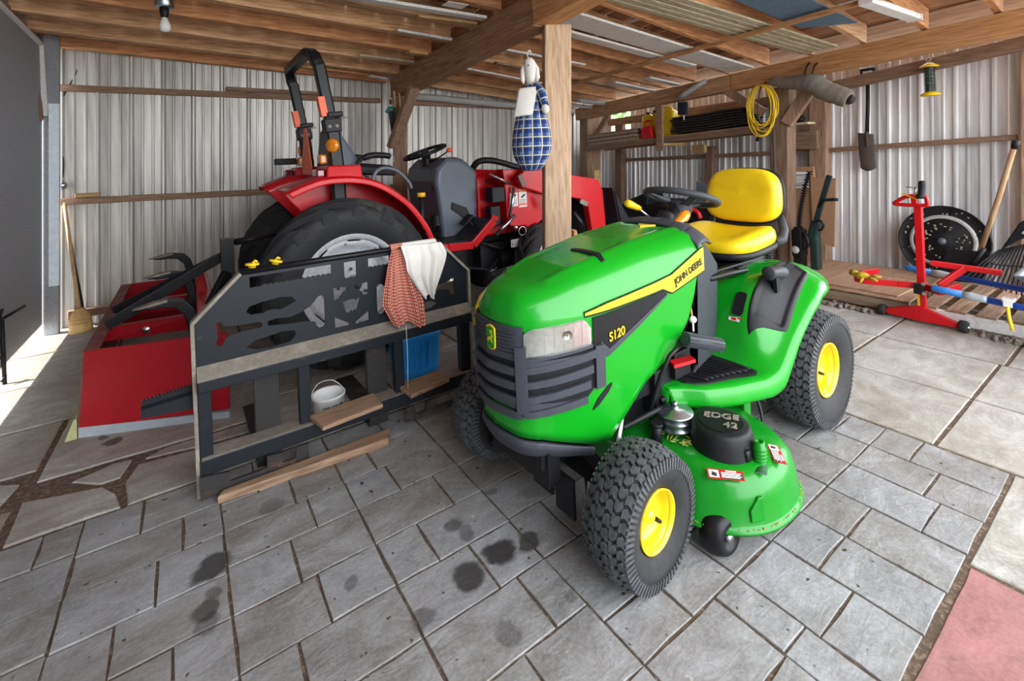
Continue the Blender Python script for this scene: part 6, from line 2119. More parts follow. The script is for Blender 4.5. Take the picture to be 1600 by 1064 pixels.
for (y, dz, dy) in ((3.06, 0.0, 0.0), (3.75, 0.03, 0.0), (4.40, 0.055, 0.0)):
    s2 = MB()
    sh2 = [(-0.205, 0.562), (-0.13, 0.582), (-0.07, 0.590), (-0.01, 0.578), (0.03, 0.53), (0.05, 0.46), (0.055, 0.30), (0.01, 0.30), (0.003, 0.44), (-0.015, 0.505), (-0.05, 0.543), (-0.10, 0.553), (-0.15, 0.553)]
    s2.prism(sh2, lambda a, b, t, y=y, dz=dz: Vector((a - 0.02, y + t, b + dz)), 0.05)
    so2 = bobj('ripper', s2, MT['black_gloss'], bevel=0.006)
    s2 = MB()
    s2.prism([(-0.235, 0.566), (-0.15, 0.587), (-0.09, 0.593), (-0.09, 0.582), (-0.15, 0.572)], lambda a, b, t, y=y, dz=dz: Vector((a - 0.01, y - 0.004 + t, b + dz)), 0.058)
    bobj('ripper_tip', s2, MT['iron_dusty'], so2)
af = MB()
af.box((0.205, 3.60, 0.63), (0.075, 0.10, 0.36))
for (y0) in (3.45, 3.78):
    af.bar((0.18, 3.6, 0.70), (-0.39, y0, 0.42), 0.014, 0.06)
af.bar((0.20, 3.56, 0.60), (0.10, 3.5, 0.42), 0.04, 0.06)
ao = bobj('hitch_frame', af, MT['black_gloss'], bevel=0.003)
for z in (0.775, 0.71):
    q = MB(); q.lathe([(0, 0.006), (0.010, 0.004), (0.016, 0.0)], (0.166, 3.60, z), (-1, -0.3, 0), 14)
    bobj('hitch_pin', q, MT['steel'], ao)
# ------------------------------------------------------------------ left corner: broom, pole, outlet
br = thing('corn_broom', 'corn broom with wooden handle leaning in the corner beside the grey door', 'broom', (-0.735, 5.14, 0))
q = MB()
rings = []
for (z, w, d) in ((0.0, 0.070, 0.024), (0.03, 0.072, 0.026), (0.10, 0.068, 0.028), (0.15, 0.058, 0.028), (0.185, 0.030, 0.022), (0.20, 0.016, 0.016)):
    rings.append([(w * math.copysign(abs(math.cos(2 * PI * k / 40)) ** 0.8, math.cos(2 * PI * k / 40)) - 0.10 * z * 0.3 + 0.006 * math.sin(k * 7.0), d * math.sin(2 * PI * k / 40) + 0.10 * z * 0.3, z + (0.006 * math.sin(k * 5) if z == 0 else 0)) for k in range(40)])
q.ring_loft(rings, True, True, True)
bo = obj('bristles', q, MT['straw'], br)
q = MB()
for z, w in ((0.075, 0.073), (0.105, 0.070)):
    q.tube([(w * math.cos(a) - 0.03 * z, 0.030 * math.sin(a) + 0.03 * z, z) for a in [2 * PI * k / 30 for k in range(30)]], 0.003, 6, closed=True)
obj('binding', q, MT['handle'], bo)
q = MB(); q.cyl((-0.006, 0.006, 0.18), (-0.10, 0.20, 1.06), 0.013, n=12)
obj('handle', q, MT['handle'], br)
q = MB()
q.cyl((0, 0, 0), (-0.09, 0.10, 0.70), 0.016, n=10)
q.box((0.0, 0.0, 0.05), (0.05, 0.03, 0.10))
solo('black_pole', q, MT['black'], 'dark metal pole leaning behind the corn broom', 'pole', loc=(-0.72, 5.235, 0.0))
ol = thing('power_outlet', 'round grey outlet with dangling cable on the wall above the broom', 'outlet', (-0.845, 5.36, 1.19))
q = MB(); q.lathe([(0, -0.035), (0.03, -0.034), (0.034, -0.02), (0.034, 0.02)], (0, 0, 0), (0, 1, 0), 20); q.box((0, 0.0, 0.0), (0.05, 0.04, 0.06))
obj('outlet_box', q, MT['zinc'], ol)
q = MB(); q.tube(catmull([(0, 0.0, 0.03), (0.015, -0.005, 0.20), (-0.01, 0, 0.42), (0.02, -0.01, 0.70), (0.12, -0.01, 0.95), (0.10, 0.0, 1.02)], 8), 0.005, 6)
obj('cable', q, MT['black'], ol)
q = MB(); q.box((0, 0, 0), (0.16, 0.05, 0.035))
solo('wood_block', q, MT['plank_yellow'], 'short pine block lying on the wall rail above the broom', 'block', loc=(-0.72 + UX * 1.1, 5.345 + UY * 1.1, 1.10), bevel=0.003)
# bulb on the joists
lf = thing('ceiling_bulb', 'bare white light bulb in a socket under the ceiling joists', 'light bulb', (-0.075, 3.76, Jz(-0.075, 3.76)))
q = MB(); q.lathe([(0.055, 0.0), (0.055, -0.055), (0.05, -0.06), (0.0, -0.06)], (0, 0, 0), (0, 0, 1), 8)
fo_ = obj('junction_box', q, MT['zinc'], lf)
q = MB(); q.lathe([(0.0, 0.0), (0.026, 0.0), (0.026, -0.03), (0.020, -0.055), (0.018, -0.065), (0, -0.065)], (0.0, 0.0, -0.06), (0, 0, 1), 20)
obj('socket', q, MT['black'], lf)
q = MB(); q.lathe([(0.014, 0.0), (0.016, -0.012), (0.026, -0.034), (0.034, -0.055), (0.033, -0.075), (0.022, -0.092), (0.0, -0.098)], (0.0, 0.0, -0.120), (0, 0, 1), 24)
obj('bulb', q, MT['bulb'], lf)
# tools hung on the tractor post
hs_ = thing('pruning_saw', 'old hand tool with teal grip hanging on the post behind the tractor', 'saw', (1.745, 4.70, 1.75))
q = MB(); q.tube(catmull([(-0.03, 0, 0.03), (0.0, 0, 0.07), (0.04, 0, 0.08), (0.06, 0, 0.05)], 5), 0.016, 10)
MT['teal'] = plain('teal_grip', (0.01, 0.22, 0.21), 0.45)
obj('grip', q, MT['teal'], hs_)
q = MB(); q.prism([(-0.01, 0.05), (0.05, 0.06), (0.06, -0.12), (0.04, -0.28), (0.02, -0.28), (0.01, -0.12)], lambda a, b, t: Vector((a, t, b)), 0.006)
obj('blade', q, MT['iron_rust'], hs_)
q = MB(); q.tube(catmull([(0.02, 0, -0.27), (-0.01, 0, -0.36), (0.03, 0, -0.45), (0.0, 0, -0.50)], 6), 0.003, 6)
obj('cord', q, MT['wire'], hs_)
for (x, z, h, mt, lab) in ((1.80, 1.90, 0.20, 'handle', 'wooden tool handle hanging left of the knee brace on the tractor post'), (1.855, 1.86, 0.24, 'plank_yellow', 'pale wooden tool handle hanging against the knee brace')):
    t = thing('hand_tool', lab, 'tool', (x, 4.685, z))
    q = MB(); q.tube([(0, 0, h / 2), (0, 0, h / 4), (0, 0, -h / 3)], [0.010, 0.014, 0.011], 10)
    obj('handle', q, MT[mt], t)
    q = MB(); q.box((0.0, 0, -h / 3 - 0.07), (0.022, 0.006, 0.15))
    obj('blade', q, MT['iron_rust'], t)
# plaid bag holder with a rabbit head hanging on the middle post
DP = Vector((1.900, 2.500, 1.50))
doll = thing('rabbit_bag_holder', 'blue plaid bag holder with white cloth rabbit head hanging on the post', 'bag holder', DP)
ex = Vector((0.82, -0.57, 0))     # across, as seen from the front
ey = Vector((-0.57, -0.82, 0)) * 1.0
def dpt(a, b, z):
    return ex * a + ey * b + Vector((0, 0, z))
prof = [(-0.335, 0.03), (-0.33, 0.06), (-0.30, 0.085), (-0.24, 0.118), (-0.17, 0.132), (-0.09, 0.126), (0.0, 0.108), (0.07, 0.090), (0.13, 0.076), (0.18, 0.062), (0.225, 0.046), (0.25, 0.030), (0.26, 0.012)]
m = MB()
nn = 48
rings = []
for z, r in prof:
    c = 0.008 * max(0, z) / 0.2
    lean_ = interp([(-0.335, -0.012), (-0.2, 0.0), (0.26, 0.012)], z)
    rings.append([dpt(lean_ + r * math.cos(2 * PI * k / nn) * (1 + 0.035 * math.sin(k * 1.31 * 4)), r * 0.72 * math.sin(2 * PI * k / nn) * (1 + 0.035 * math.cos(k * 5)), z) for k in range(nn)])
m.ring_loft(rings, True, True, True)
do = obj('dress', m, MT['plaid'], doll)
uv = do.data.uv_layers.new(name='UVMap')
for poly in do.data.polygons:
    ks = [vi % nn for vi in poly.vertices]
    wrap = max(ks) - min(ks) > nn / 2
    for li, vi in zip(poly.loop_indices, poly.vertices):
        k = vi % nn
        if wrap and k < nn / 2:
            k += nn
        uv.data[li].uv = (k / nn * 0.72 * 1.0, prof[vi // nn][0] if vi // nn < len(prof) else 0)
m = MB()
m.grid(lambda u, v: dpt(-0.105 + 0.125 * u - 0.012 * (1 - v) + 0.03 * v, 0.062 + 0.022 * (1 - v) + 0.012 * math.sin(u * PI) , 0.02 + 0.185 * v + 0.01 * u), 10, 10)
obj('apron', m, MT['cotton'], doll, solid=0.004)
m = MB()
m.tube([dpt(0.03, 0.03, 0.235), dpt(0.075, 0.05, 0.17), dpt(0.092, 0.07, 0.09)], [0.028, 0.034, 0.028], 14)
so3 = obj('sleeve', m, MT['plaid'], doll)
uv = so3.data.uv_layers.new(name='UVMap')
for poly in so3.data.polygons:
    for li, vi in zip(poly.loop_indices, poly.vertices):
        uv.data[li].uv = ((vi % 14) / 14 * 0.2, (vi // 14) * 0.08)
m = MB(); m.sphere(dpt(0.092, 0.075, 0.065), 0.026, 12, 10, (1, 1, 1.2))
obj('hand', m, MT['cotton'], doll)
m = MB()
m.tube([dpt(0.005, 0.0, 0.23), dpt(0.008, 0.012, 0.29), dpt(0.006, 0.02, 0.34), dpt(0.004, 0.024, 0.385), dpt(0.004, 0.018, 0.41)], [0.026, 0.034, 0.042, 0.038, 0.016], 16)
hd = obj('head', m, MT['cotton'], doll)
m = MB()
m.tube([dpt(0.030, 0.02, 0.385), dpt(0.050, 0.02, 0.34), dpt(0.054, 0.02, 0.28), dpt(0.046, 0.02, 0.25)], [0.010, 0.016, 0.017, 0.006], 10)
obj('ear', m, MT['cotton'], hd)
m = MB()
m.tube([dpt(-0.022, 0.02, 0.385), dpt(-0.044, 0.02, 0.33), dpt(-0.046, 0.02, 0.27), dpt(-0.040, 0.02, 0.24)], [0.010, 0.015, 0.016, 0.006], 10)
obj('ear', m, MT['cotton'], hd)
m = MB(); m.sphere(dpt(-0.004, 0.062, 0.355), 0.005, 8, 6)
obj('eye', m, MT['ink'], hd)
m = MB(); m.tube(catmull([dpt(0.004, 0.01, 0.40), dpt(-0.006, 0.0, 0.44), dpt(0.01, -0.02, 0.47), dpt(0.02, -0.03, 0.455)], 6), 0.004, 6)
obj('hanging_loop', m, MT['cotton'], doll)
# tin pipe and odd things along the back wall top
q = MB()
q.tube([(2.05, 5.26, 2.045), (2.6, 5.25, 2.03), (3.1, 5.24, 2.0), (4.1, 5.24, 1.955), (4.95, 5.24, 1.91)], 0.042, 14)
solo('plastic_pipe', q, MT['pvc'], 'long dusty grey pipe lying along the top of the back wall', 'pipe')
# ------------------------------------------------------------------ pallets, sheets and the things on and before them
def pallet(x0, x1, y0, y1, label, front='pallet', skew=0.0):
    t = thing('pallet', label, 'pallet', ((x0 + x1) / 2, (y0 + y1) / 2, 0), 'wooden pallets along the right wall')
    n = 7
    for k in range(3):
        y = y0 + 0.025 + (y1 - y0 - 0.05) * k / 2
        for zz in ():
            pass
    for k in range(3):
        x = x0 + 0.02 + (x1 - x0 - 0.04) * k / 2
        m = MB(); m.box((x, (y0 + y1) / 2, 0.058), (0.04, y1 - y0, 0.078))
        obj('stringer', m, MT['white_wood'] if (k == 0 and front == 'white') else MT['pallet'], t, world_pts=True, bevel=0.003)
    for k in range(n):
        y = y0 + 0.05 + (y1 - y0 - 0.10) * k / (n - 1)
        m = MB(); m.box(((x0 + x1) / 2, y, 0.106), (x1 - x0, 0.095, 0.017))
        obj('top_board', m, MT['plank_old'], t, world_pts=True, bevel=0.002)
    for k in range(3):
        y = y0 + 0.05 + (y1 - y0 - 0.10) * k / 2
        m = MB(); m.box(((x0 + x1) / 2, y, 0.0095), (x1 - x0, 0.095, 0.017))
        obj('bottom_board', m, MT['pallet'], t, world_pts=True, bevel=0.002)
    return t
pallet(4.17, 5.16, 0.15, 1.12, 'wooden pallet with whitened front runner under the blue wheelbarrow handles', 'white')
pallet(4.20, 5.16, 1.18, 2.40, 'wooden pallet carrying brown sheets under the hanging spade')
def sheet_(pts, z, th, label, mat='plywood'):
    m = MB()
    m.hexa([(x, y, z) for x, y in pts] + [(x, y, z + th) for x, y in pts])
    return solo('plywood_sheet', m, MT[mat], label, 'sheet', 'brown sheets on the pallet', bevel=0.002)
sheet_([(4.16, 1.16), (5.12, 1.20), (5.12, 2.46), (4.16, 2.46)], 0.1155, 0.010, 'wide brown hardboard sheet lying lowest on the pallet')
sheet_([(4.22, 1.25), (4.80, 1.22), (4.86, 2.42), (4.25, 2.42)], 0.1265, 0.009, 'brown sheet lying at the front of the pallet stack')
sheet_([(4.82, 1.30), (5.13, 1.29), (5.13, 2.44), (4.88, 2.44)], 0.1265, 0.009, 'narrow brown sheet lying against the steel wall')
r3 = random.Random(11)
rk = MB()
for i in range(420):
    y = r3.uniform(0.1, 2.5); x = 4.13 + r3.uniform(-0.055, 0.03) - 0.03 * max(0, 1.2 - y)
    s = r3.uniform(0.008, 0.024)
    if 0.82 < y < 1.36:
        x = r3.uniform(4.165, 4.20) if y < 1.16 else 4.185
        s = min(s, 0.014)
    rk.sphere((x, y, s * 0.55), s, 6, 4, (r3.uniform(0.7, 1.4), r3.uniform(0.7, 1.4), r3.uniform(0.5, 0.9)), (r3.uniform(0, 3), r3.uniform(0, 3), 0))
MT['pebble'] = worn('grey_brown_pebbles', (0.20, 0.165, 0.13), (0.34, 0.30, 0.26), 0.5, 0.9, 25)
solo('gravel', rk, MT['pebble'], 'strip of loose gravel along the front of the pallets', 'gravel')['kind'] = 'stuff'

# mower lift jack
jk = thing('mower_lift', 'red mower lift jack with black grip and small wheels', 'lift', (4.12, 1.08, 0))
def jo(name, m, mat, parent=None, **k):
    return obj(name, m, mat, parent or jk, world_pts=True, **k)
q = MB(); q.bar((4.13, 1.085, 0.05), (4.13, 1.085, 0.80), 0.042, 0.042, (0, 1, 0))
jo('mast', q, MT['red'], bevel=0.004)
q = MB()
for z in (0.36, 0.44, 0.52, 0.60, 0.68):
    q.cyl((4.105, 1.085, z), (4.1085, 1.085, z), 0.006, n=10)
q = MB()
q.hexa([(4.09, 0.90, 0.025), (4.13, 0.90, 0.025), (4.13, 1.10, 0.02), (4.09, 1.10, 0.02), (4.09, 0.90, 0.055), (4.13, 0.90, 0.055), (4.13, 1.10, 0.125), (4.09, 1.10, 0.125)])
q.hexa([(4.09, 1.10, 0.02), (4.13, 1.10, 0.02), (4.15, 1.29, 0.025), (4.11, 1.29, 0.025), (4.09, 1.10, 0.125), (4.13, 1.10, 0.125), (4.15, 1.29, 0.058), (4.11, 1.29, 0.058)])
jo('base_axle', q, MT['red'], bevel=0.004)
for (x, y) in ((4.135, 1.315), (4.105, 0.873)):
    q = MB()
    q.lathe([(0.010, -0.022), (0.034, -0.022), (0.039, -0.012), (0.039, 0.012), (0.034, 0.022), (0.010, 0.022)], (0, 0, 0), (0, 1, 0), 24)
    w = jo('caster_wheel', q, MT['rubber'])
    w.location = Vector((x, y, 0.039)) - jk.location
    for v in w.data.vertices:
        v.co += jk.location
    q = MB(); q.cyl((x, y - 0.03, 0.039), (x, y + 0.03, 0.039), 0.009, n=10)
    jo('axle_bolt', q, MT['steel'])
q = MB()
tri = [(1.200, 0.815), (1.195, 0.835), (1.135, 0.872), (1.060, 0.878), (1.035, 0.868), (1.030, 0.826), (1.045, 0.815)]
q.tube(catmull([(4.105, a, b) for a, b in tri], 5, True), 0.013, 10, closed=True)
q.bar((4.11, 1.10, 0.805), (4.11, 1.10, 0.885), 0.03, 0.03, (0, 1, 0))
jo('handle_guard', q, MT['red'])
q = MB(); q.tube([(4.10, 1.062, 0.862), (4.10, 1.062, 0.878), (4.10, 1.058, 0.89), (4.10, 1.052, 0.955), (4.10, 1.050, 0.975), (4.10, 1.05, 0.982)], [0.026, 0.026, 0.021, 0.021, 0.021, 0.015], 14)
jo('grip', q, MT['black'])
q = MB(); q.box((4.10, 1.115, 0.873), (0.05, 0.09, 0.006), (0.4, 0, 0))
jo('safety_label', q, MT['amber'])
q = MB(); q.cyl((4.10, 1.08, 0.93), (4.10, 1.14, 0.94), 0.005, n=8); q.cyl((4.10, 1.095, 0.87), (4.10, 1.085, 0.94), 0.008, n=8)
jo('release_screw', q, MT['steel'])
q = MB()
q.bar((4.085, 1.085, 0.285), (4.085, 1.085, 0.215), 0.07, 0.05, (0, 1, 0))
cr = jo('carriage', q, MT['black'], bevel=0.004)
q = MB()
arm = [(4.10, 1.06, 0.265), (4.06, 1.20, 0.262), (3.99, 1.38, 0.262), (4.00, 1.43, 0.268), (4.10, 1.43, 0.285), (4.22, 1.36, 0.30)]
for a, b in zip(arm, arm[1:]):
    q.bar(a, b, 0.02, 0.042)
jo('wheel_cradle', q, MT['red'], bevel=0.004)
q = MB()
for a, b in (((4.12, 1.06, 0.255), (4.02, 0.96, 0.262)), ((4.02, 0.96, 0.262), (4.10, 0.88, 0.30))):
    q.bar(a, b, 0.02, 0.045)
jo('wheel_cradle', q, MT['red'], bevel=0.004)
q = MB(); q.bar((4.22, 1.055, 0.405), (4.30, 0.72, 0.38), 0.035, 0.035)
q.bar((4.26, 0.89, 0.39), (4.16, 1.00, 0.27), 0.03, 0.04)
jo('tee_bar', q, MT['red'], bevel=0.004)
q = MB(); q.box((4.105, 1.098, 0.16), (0.006, 0.012, 0.15))
jo('strap', q, MT['yellow_plastic'])
for z in (0.29, 0.225):
    q = MB(); q.cyl((4.055, 1.055, z), (4.05, 1.055, z), 0.012, n=6)
    jo('bolt_head', q, MT['steel'], cr)
# glove on the cradle
gl = MB()
gl.tube(catmull([(3.985, 1.335, 0.297), (3.98, 1.37, 0.305), (3.985, 1.40, 0.297), (4.01, 1.43, 0.30)], 5), [0.012 + 0.014 * math.sin(PI * k / 15) for k in range(16)], 10)
for (a, b) in (((3.965, 1.33, 0.30), (3.95, 1.28, 0.285)), ((3.985, 1.325, 0.305), (3.975, 1.27, 0.31)), ((4.005, 1.33, 0.30), (4.01, 1.275, 0.305)), ((3.96, 1.37, 0.292), (3.94, 1.38, 0.255))):
    gl.tube([a, Vector(a).lerp(Vector(b), 0.6), b], [0.011, 0.010, 0.006], 8)
gl.tube([(4.0, 1.41, 0.296), (4.03, 1.46, 0.305)], [0.020, 0.026], 10)
solo('work_glove', gl, MT['glove'], 'yellow work glove lying on the red lift arm', 'glove')

# black disc leaning on the wall
dc = thing('spreader_disc', 'black round disc with pale ring and light specks leaning on the steel wall', 'disc', (5.10, 1.19, 0.13))
q = MB()
q.lathe([(0.0, 0.03), (0.05, 0.03), (0.08, 0.012), (0.19, 0.018), (0.20, 0.010), (0.275, 0.006), (0.285, 0.016), (0.292, 0.016), (0.292, -0.004), (0.0, -0.004)], (0, 0, 0.29), (-0.985, 0, 0.17), 64)
do2 = obj('disc_plate', q, MT['black'], dc)
q = MB()
q.lathe([(0.186, 0.022), (0.190, 0.0245), (0.212, 0.021), (0.215, 0.014)], (0, 0, 0.29), (-0.985, 0, 0.17), 64)
obj('pale_ring', q, MT['pvc'], dc)
q = MB(); q.lathe([(0.0, 0.045), (0.022, 0.043), (0.028, 0.03)], (0, 0, 0.29), (-0.985, 0, 0.17), 20)
obj('hub_cap', q, MT['grey_panel'], dc)
q = MB()
axd = Vector((-0.985, 0, 0.17)).normalized(); u_ = Vector((0, 1, 0)); w_ = axd.cross(u_)
for i in range(75):
    rr = r3.choice([0.10, 0.13, 0.16, 0.235, 0.255]) + r3.uniform(-0.012, 0.012)
    a = r3.uniform(0, 2 * PI)
    h = 0.020 if rr < 0.19 else 0.013
    c = Vector((0, 0, 0.29)) + axd * h + (u_ * math.cos(a) + w_ * math.sin(a)) * rr
    q.box(c, (0.004, r3.uniform(0.008, 0.018), r3.uniform(0.006, 0.012)), (r3.uniform(0, 3), 0.17, 0))
MT['fleck'] = plain('pale_flecks', (0.42, 0.38, 0.27), 0.8, 0, 0.4, 90)
fo2 = obj('speckle', q, MT['fleck'], dc); fo2['kind'] = 'stuff'
for k in range(6):
    q = MB()
    a = 2 * PI * k / 6 + 0.3
    d = (u_ * math.cos(a) + w_ * math.sin(a))
    q.bar(Vector((0, 0, 0.29)) + axd * 0.016 + d * 0.07, Vector((0, 0, 0.29)) + axd * 0.012 + d * 0.285, 0.006, 0.012, axd)
    obj('rib', q, MT['black_gloss'], dc)

# snow scoop, rake
ssv = thing('snow_shovel', 'snow shovel with brown wooden handle and dark blade by the wall post', 'shovel', (4.93, 0.95, 0.15))
q = MB(); q.tube([(4.955, 0.735, 1.20), (4.94, 0.83, 0.80), (4.90, 0.93, 0.41)], 0.017, 12)
obj('handle', q, MT['handle'], ssv, world_pts=True)
q = MB(); q.tube([(4.957, 0.730, 1.225), (4.956, 0.733, 1.20), (4.953, 0.741, 1.165)], [0.022, 0.023, 0.019], 12)
obj('grip', q, MT['black'], ssv, world_pts=True)
q = MB()
q.grid(lambda u, v: Vector((4.90 - 0.16 * u + 0.0 * v, 0.90 + 0.27 * (v - 0.12) + 0.02 * u, 0.40 - 0.21 * u + 0.05 * (v - 0.5) ** 2 - 0.03 * math.sin(PI * u))), 10, 12)
obj('blade', q, MT['black_gloss'], ssv, world_pts=True, solid=0.006)
q = MB(); q.tube([(4.905, 0.915, 0.43), (4.89, 0.94, 0.36), (4.84, 0.97, 0.31)], [0.02, 0.02, 0.012], 10)
obj('socket', q, MT['black'], ssv, world_pts=True)
rk2 = thing('leaf_rake', 'wide black plastic leaf rake with long fanned tines', 'rake', (4.72, 0.75, 0.13))
q = MB()
q.hexa([(4.74, 0.62, 0.60), (4.74, 0.80, 0.45), (4.76, 0.80, 0.45), (4.76, 0.62, 0.60), (4.74, 0.60, 0.74), (4.74, 0.70, 0.655), (4.76, 0.70, 0.655), (4.76, 0.60, 0.74)])
obj('rake_head', q, MT['black'], rk2, world_pts=True, bevel=0.01)
q = MB(); q.prism([(0.60, 0.60), (0.66, 0.57), (0.69, 0.585), (0.66, 0.63), (0.60, 0.665)], lambda a, b, t: Vector((4.735 - t, a, b)), 0.004)
obj('head_label', q, MT['tape'], rk2, world_pts=True)
for k in range(17):
    f = k / 16
    a = Vector((4.735, 0.80 - 0.22 * f, 0.455 + 0.10 * f))
    b = Vector((4.55 + 0.06 * f, 0.94 - 0.38 * f, 0.275 - 0.10 * f))
    q = MB(); q.tube([a, a.lerp(b, 0.55) + Vector((0.0, 0, 0.012)), b, b + Vector((-0.012, 0.0, -0.022))], [0.007, 0.006, 0.0045, 0.004], 6)
    obj('tine', q, MT['black'], rk2, world_pts=True)
q = MB(); q.tube([(4.655, 0.885, 0.375), (4.65, 0.80, 0.362), (4.655, 0.70, 0.365), (4.66, 0.58, 0.375)], 0.005, 6)
obj('tine_brace', q, MT['black'], rk2, world_pts=True)

# wheelbarrow, only its handles reach into the picture
wbw = thing('wheelbarrow', 'wheelbarrow with two long blue handles and grey tub at the edge of the floor', 'wheelbarrow', (4.17, 0.2, 0))
for (x, y1, z1, dy) in ((4.40, 1.246, 0.312, 0.02), (3.955, 0.99, 0.296, 0.0)):
    p0 = Vector((x, y1, z1)); p1 = Vector((x + 0.02, -0.55, z1 - 0.135))
    d = (p1 - p0).normalized()
    q = MB(); q.tube([p0 + d * 0.24, p1], 0.019, 14)
    ho2 = obj('handle', q, MT['blue_paint'], wbw, world_pts=True)
    q = MB(); q.tube([p0, p0 + d * 0.01, p0 + d * 0.16], [0.014, 0.021, 0.021], 14)
    obj('grip', q, MT['blue_grip'], ho2, world_pts=True)
    q = MB(); q.tube([p0 + d * 0.15, p0 + d * 0.19, p0 + d * 0.24, p0 + d * 0.26], [0.0215, 0.026, 0.022, 0.0205], 12)
    obj('tape', q, MT['tape'], ho2, world_pts=True)
q = MB()
q.ring_loft([[(3.98, 0.45, 0.30), (4.40, 0.45, 0.30), (4.36, -0.25, 0.22), (4.02, -0.25, 0.22)], [(3.90, 0.60, 0.44), (4.48, 0.60, 0.44), (4.46, -0.45, 0.48), (3.92, -0.45, 0.48)], [(3.88, 0.62, 0.455), (4.50, 0.62, 0.455), (4.48, -0.47, 0.495), (3.90, -0.47, 0.495)],
              [(3.91, 0.585, 0.46), (4.47, 0.585, 0.46), (4.45, -0.44, 0.495), (3.93, -0.44, 0.495)], [(4.0, 0.44, 0.315), (4.38, 0.44, 0.315), (4.34, -0.24, 0.24), (4.04, -0.24, 0.24)]], True, True, False)
obj('tub', q, MT['grey_panel'], wbw, world_pts=True, bevel=0.012)
q = MB()
q.lathe([(0.05, -0.03), (0.15, -0.035), (0.17, -0.02), (0.17, 0.02), (0.15, 0.035), (0.05, 0.03)], (4.18, -0.45, 0.17), (1, 0, 0), 28)
obj('wheel', q, MT['rubber'], wbw, world_pts=True)
for (x0, x1) in ((4.40, 4.44), (3.96, 3.94)):
    q = MB(); zf_ = 0.13 if x0 > 4.2 else 0.014
    q.tube([(x0, 0.30, 0.25), (x1, 0.33, zf_ + 0.004), (x1, 0.20, zf_), (x0, 0.10, 0.22)], 0.014, 10)
    obj('leg', q, MT['blue_paint'], wbw, world_pts=True)
ck = thing('spring_clamp', 'yellow handled clamp hooked over the nearer blue handle', 'clamp', (3.955, 0.64, 0.27))
q = MB(); q.box((3.955, 0.64, 0.297), (0.06, 0.055, 0.02)); q.box((3.925, 0.64, 0.28), (0.012, 0.04, 0.045))
obj('jaw', q, MT['white'], ck, world_pts=True, bevel=0.004)
q = MB(); q.tube([(3.922, 0.64, 0.262), (3.918, 0.635, 0.20), (3.922, 0.628, 0.155), (3.925, 0.625, 0.125)], [0.014, 0.012, 0.013, 0.010], 10, flat=0.7)
obj('clamp_handle', q, MT['yellow_plastic'], ck, world_pts=True)

# tools and cartons behind the mower seat
cbx = thing('cardboard_box', 'flattened brown cardboard box with white label behind the mower seat', 'box', (4.98, 2.13, 0.135))
q = MB(); q.hexa([(4.94, 2.04, 0.13), (4.97, 2.04, 0.13), (4.97, 2.30, 0.13), (4.94, 2.30, 0.13), (5.00, 2.10, 1.05), (5.03, 2.10, 1.05), (5.03, 2.33, 1.05), (5.00, 2.33, 1.05)])
c1 = obj('carton', q, MT['cardboard'], cbx, world_pts=True, bevel=0.003)
q = MB(); q.hexa([(4.977, 2.135, 0.84), (4.978, 2.135, 0.84), (4.978, 2.32, 0.84), (4.977, 2.32, 0.84), (4.988, 2.14, 1.0), (4.989, 2.14, 1.0), (4.989, 2.32, 1.0), (4.988, 2.32, 1.0)])
l1 = obj('paper_label', q, MT['paper'], c1, world_pts=True)
q = MB()
for k in range(7):
    z = 0.86 + 0.018 * k
    q.box((4.975 + 0.012 * (z - 0.84) / 0.16, 2.22, z), (0.002, 0.13 if k not in (0, 1) else 0.09, 0.008 if k in (0, 1, 6) else 0.004))
obj('label_print', q, MT['ink'], l1, world_pts=True)
cb2_ = MB(); cb2_.hexa([(4.93, 1.92, 0.30), (4.95, 1.92, 0.30), (4.95, 2.10, 0.34), (4.93, 2.10, 0.34), (4.97, 1.90, 0.94), (4.99, 1.90, 0.94), (4.99, 2.12, 0.95), (4.97, 2.12, 0.95)])
solo('cardboard_sheet', cb2_, MT['cardboard'], 'torn brown cardboard sheet leaning right of the hedge trimmer', 'sheet', bevel=0.002)
ht = thing('hedge_trimmer', 'hedge trimmer with toothed dark bar standing behind the mower seat', 'hedge trimmer', (4.70, 2.10, 0.135))
q = MB()
pts = []
for k in range(22):
    z = 0.50 + 0.52 * k / 21
    y = 2.085 - 0.11 * (k / 21) ** 1.5
    pts.append((y, z))
q.prism([(y + 0.012, z) for y, z in pts] + [(y - 0.012, z) for y, z in pts[::-1]], lambda a, b, t: Vector((4.62 + t, a, b)), 0.008)
for k in range(0, 22, 1):
    y, z = pts[k]
    q.box((4.624, y - 0.018, z), (0.006, 0.016, 0.010), (0.4, 0, 0)); q.box((4.624, y + 0.018, z), (0.006, 0.016, 0.010), (0.4, 0, 0))
obj('cutter_bar', q, MT['black'], ht, world_pts=True)
q = MB(); q.box((4.66, 2.10, 0.36), (0.12, 0.10, 0.26)); q.box((4.65, 2.10, 0.48), (0.09, 0.07, 0.06))
obj('motor_body', q, MT['black_gloss'], ht, world_pts=True, bevel=0.02)
q = MB(); q.tube(catmull([(4.62, 2.05, 0.30), (4.60, 2.0, 0.36), (4.60, 2.02, 0.44), (4.63, 2.06, 0.47)], 5), 0.012, 8)
obj('loop_handle', q, MT['black'], ht, world_pts=True)
q = MB(); q.lathe([(0, 0.012), (0.03, 0.01), (0.035, 0.0)], (4.60, 2.11, 0.30), (-1, -0.2, 0), 18)
obj('filler_cap', q, MT['pvc'], ht, world_pts=True)
q = MB(); q.box((4.66, 2.10, 0.185), (0.10, 0.08, 0.10))
obj('foot_guard', q, MT['black'], ht, world_pts=True, bevel=0.008)
bl = thing('garden_tool', 'dark green garden power tool with side handle standing before the cardboard sheet', 'tool', (4.66, 1.95, 0.135))
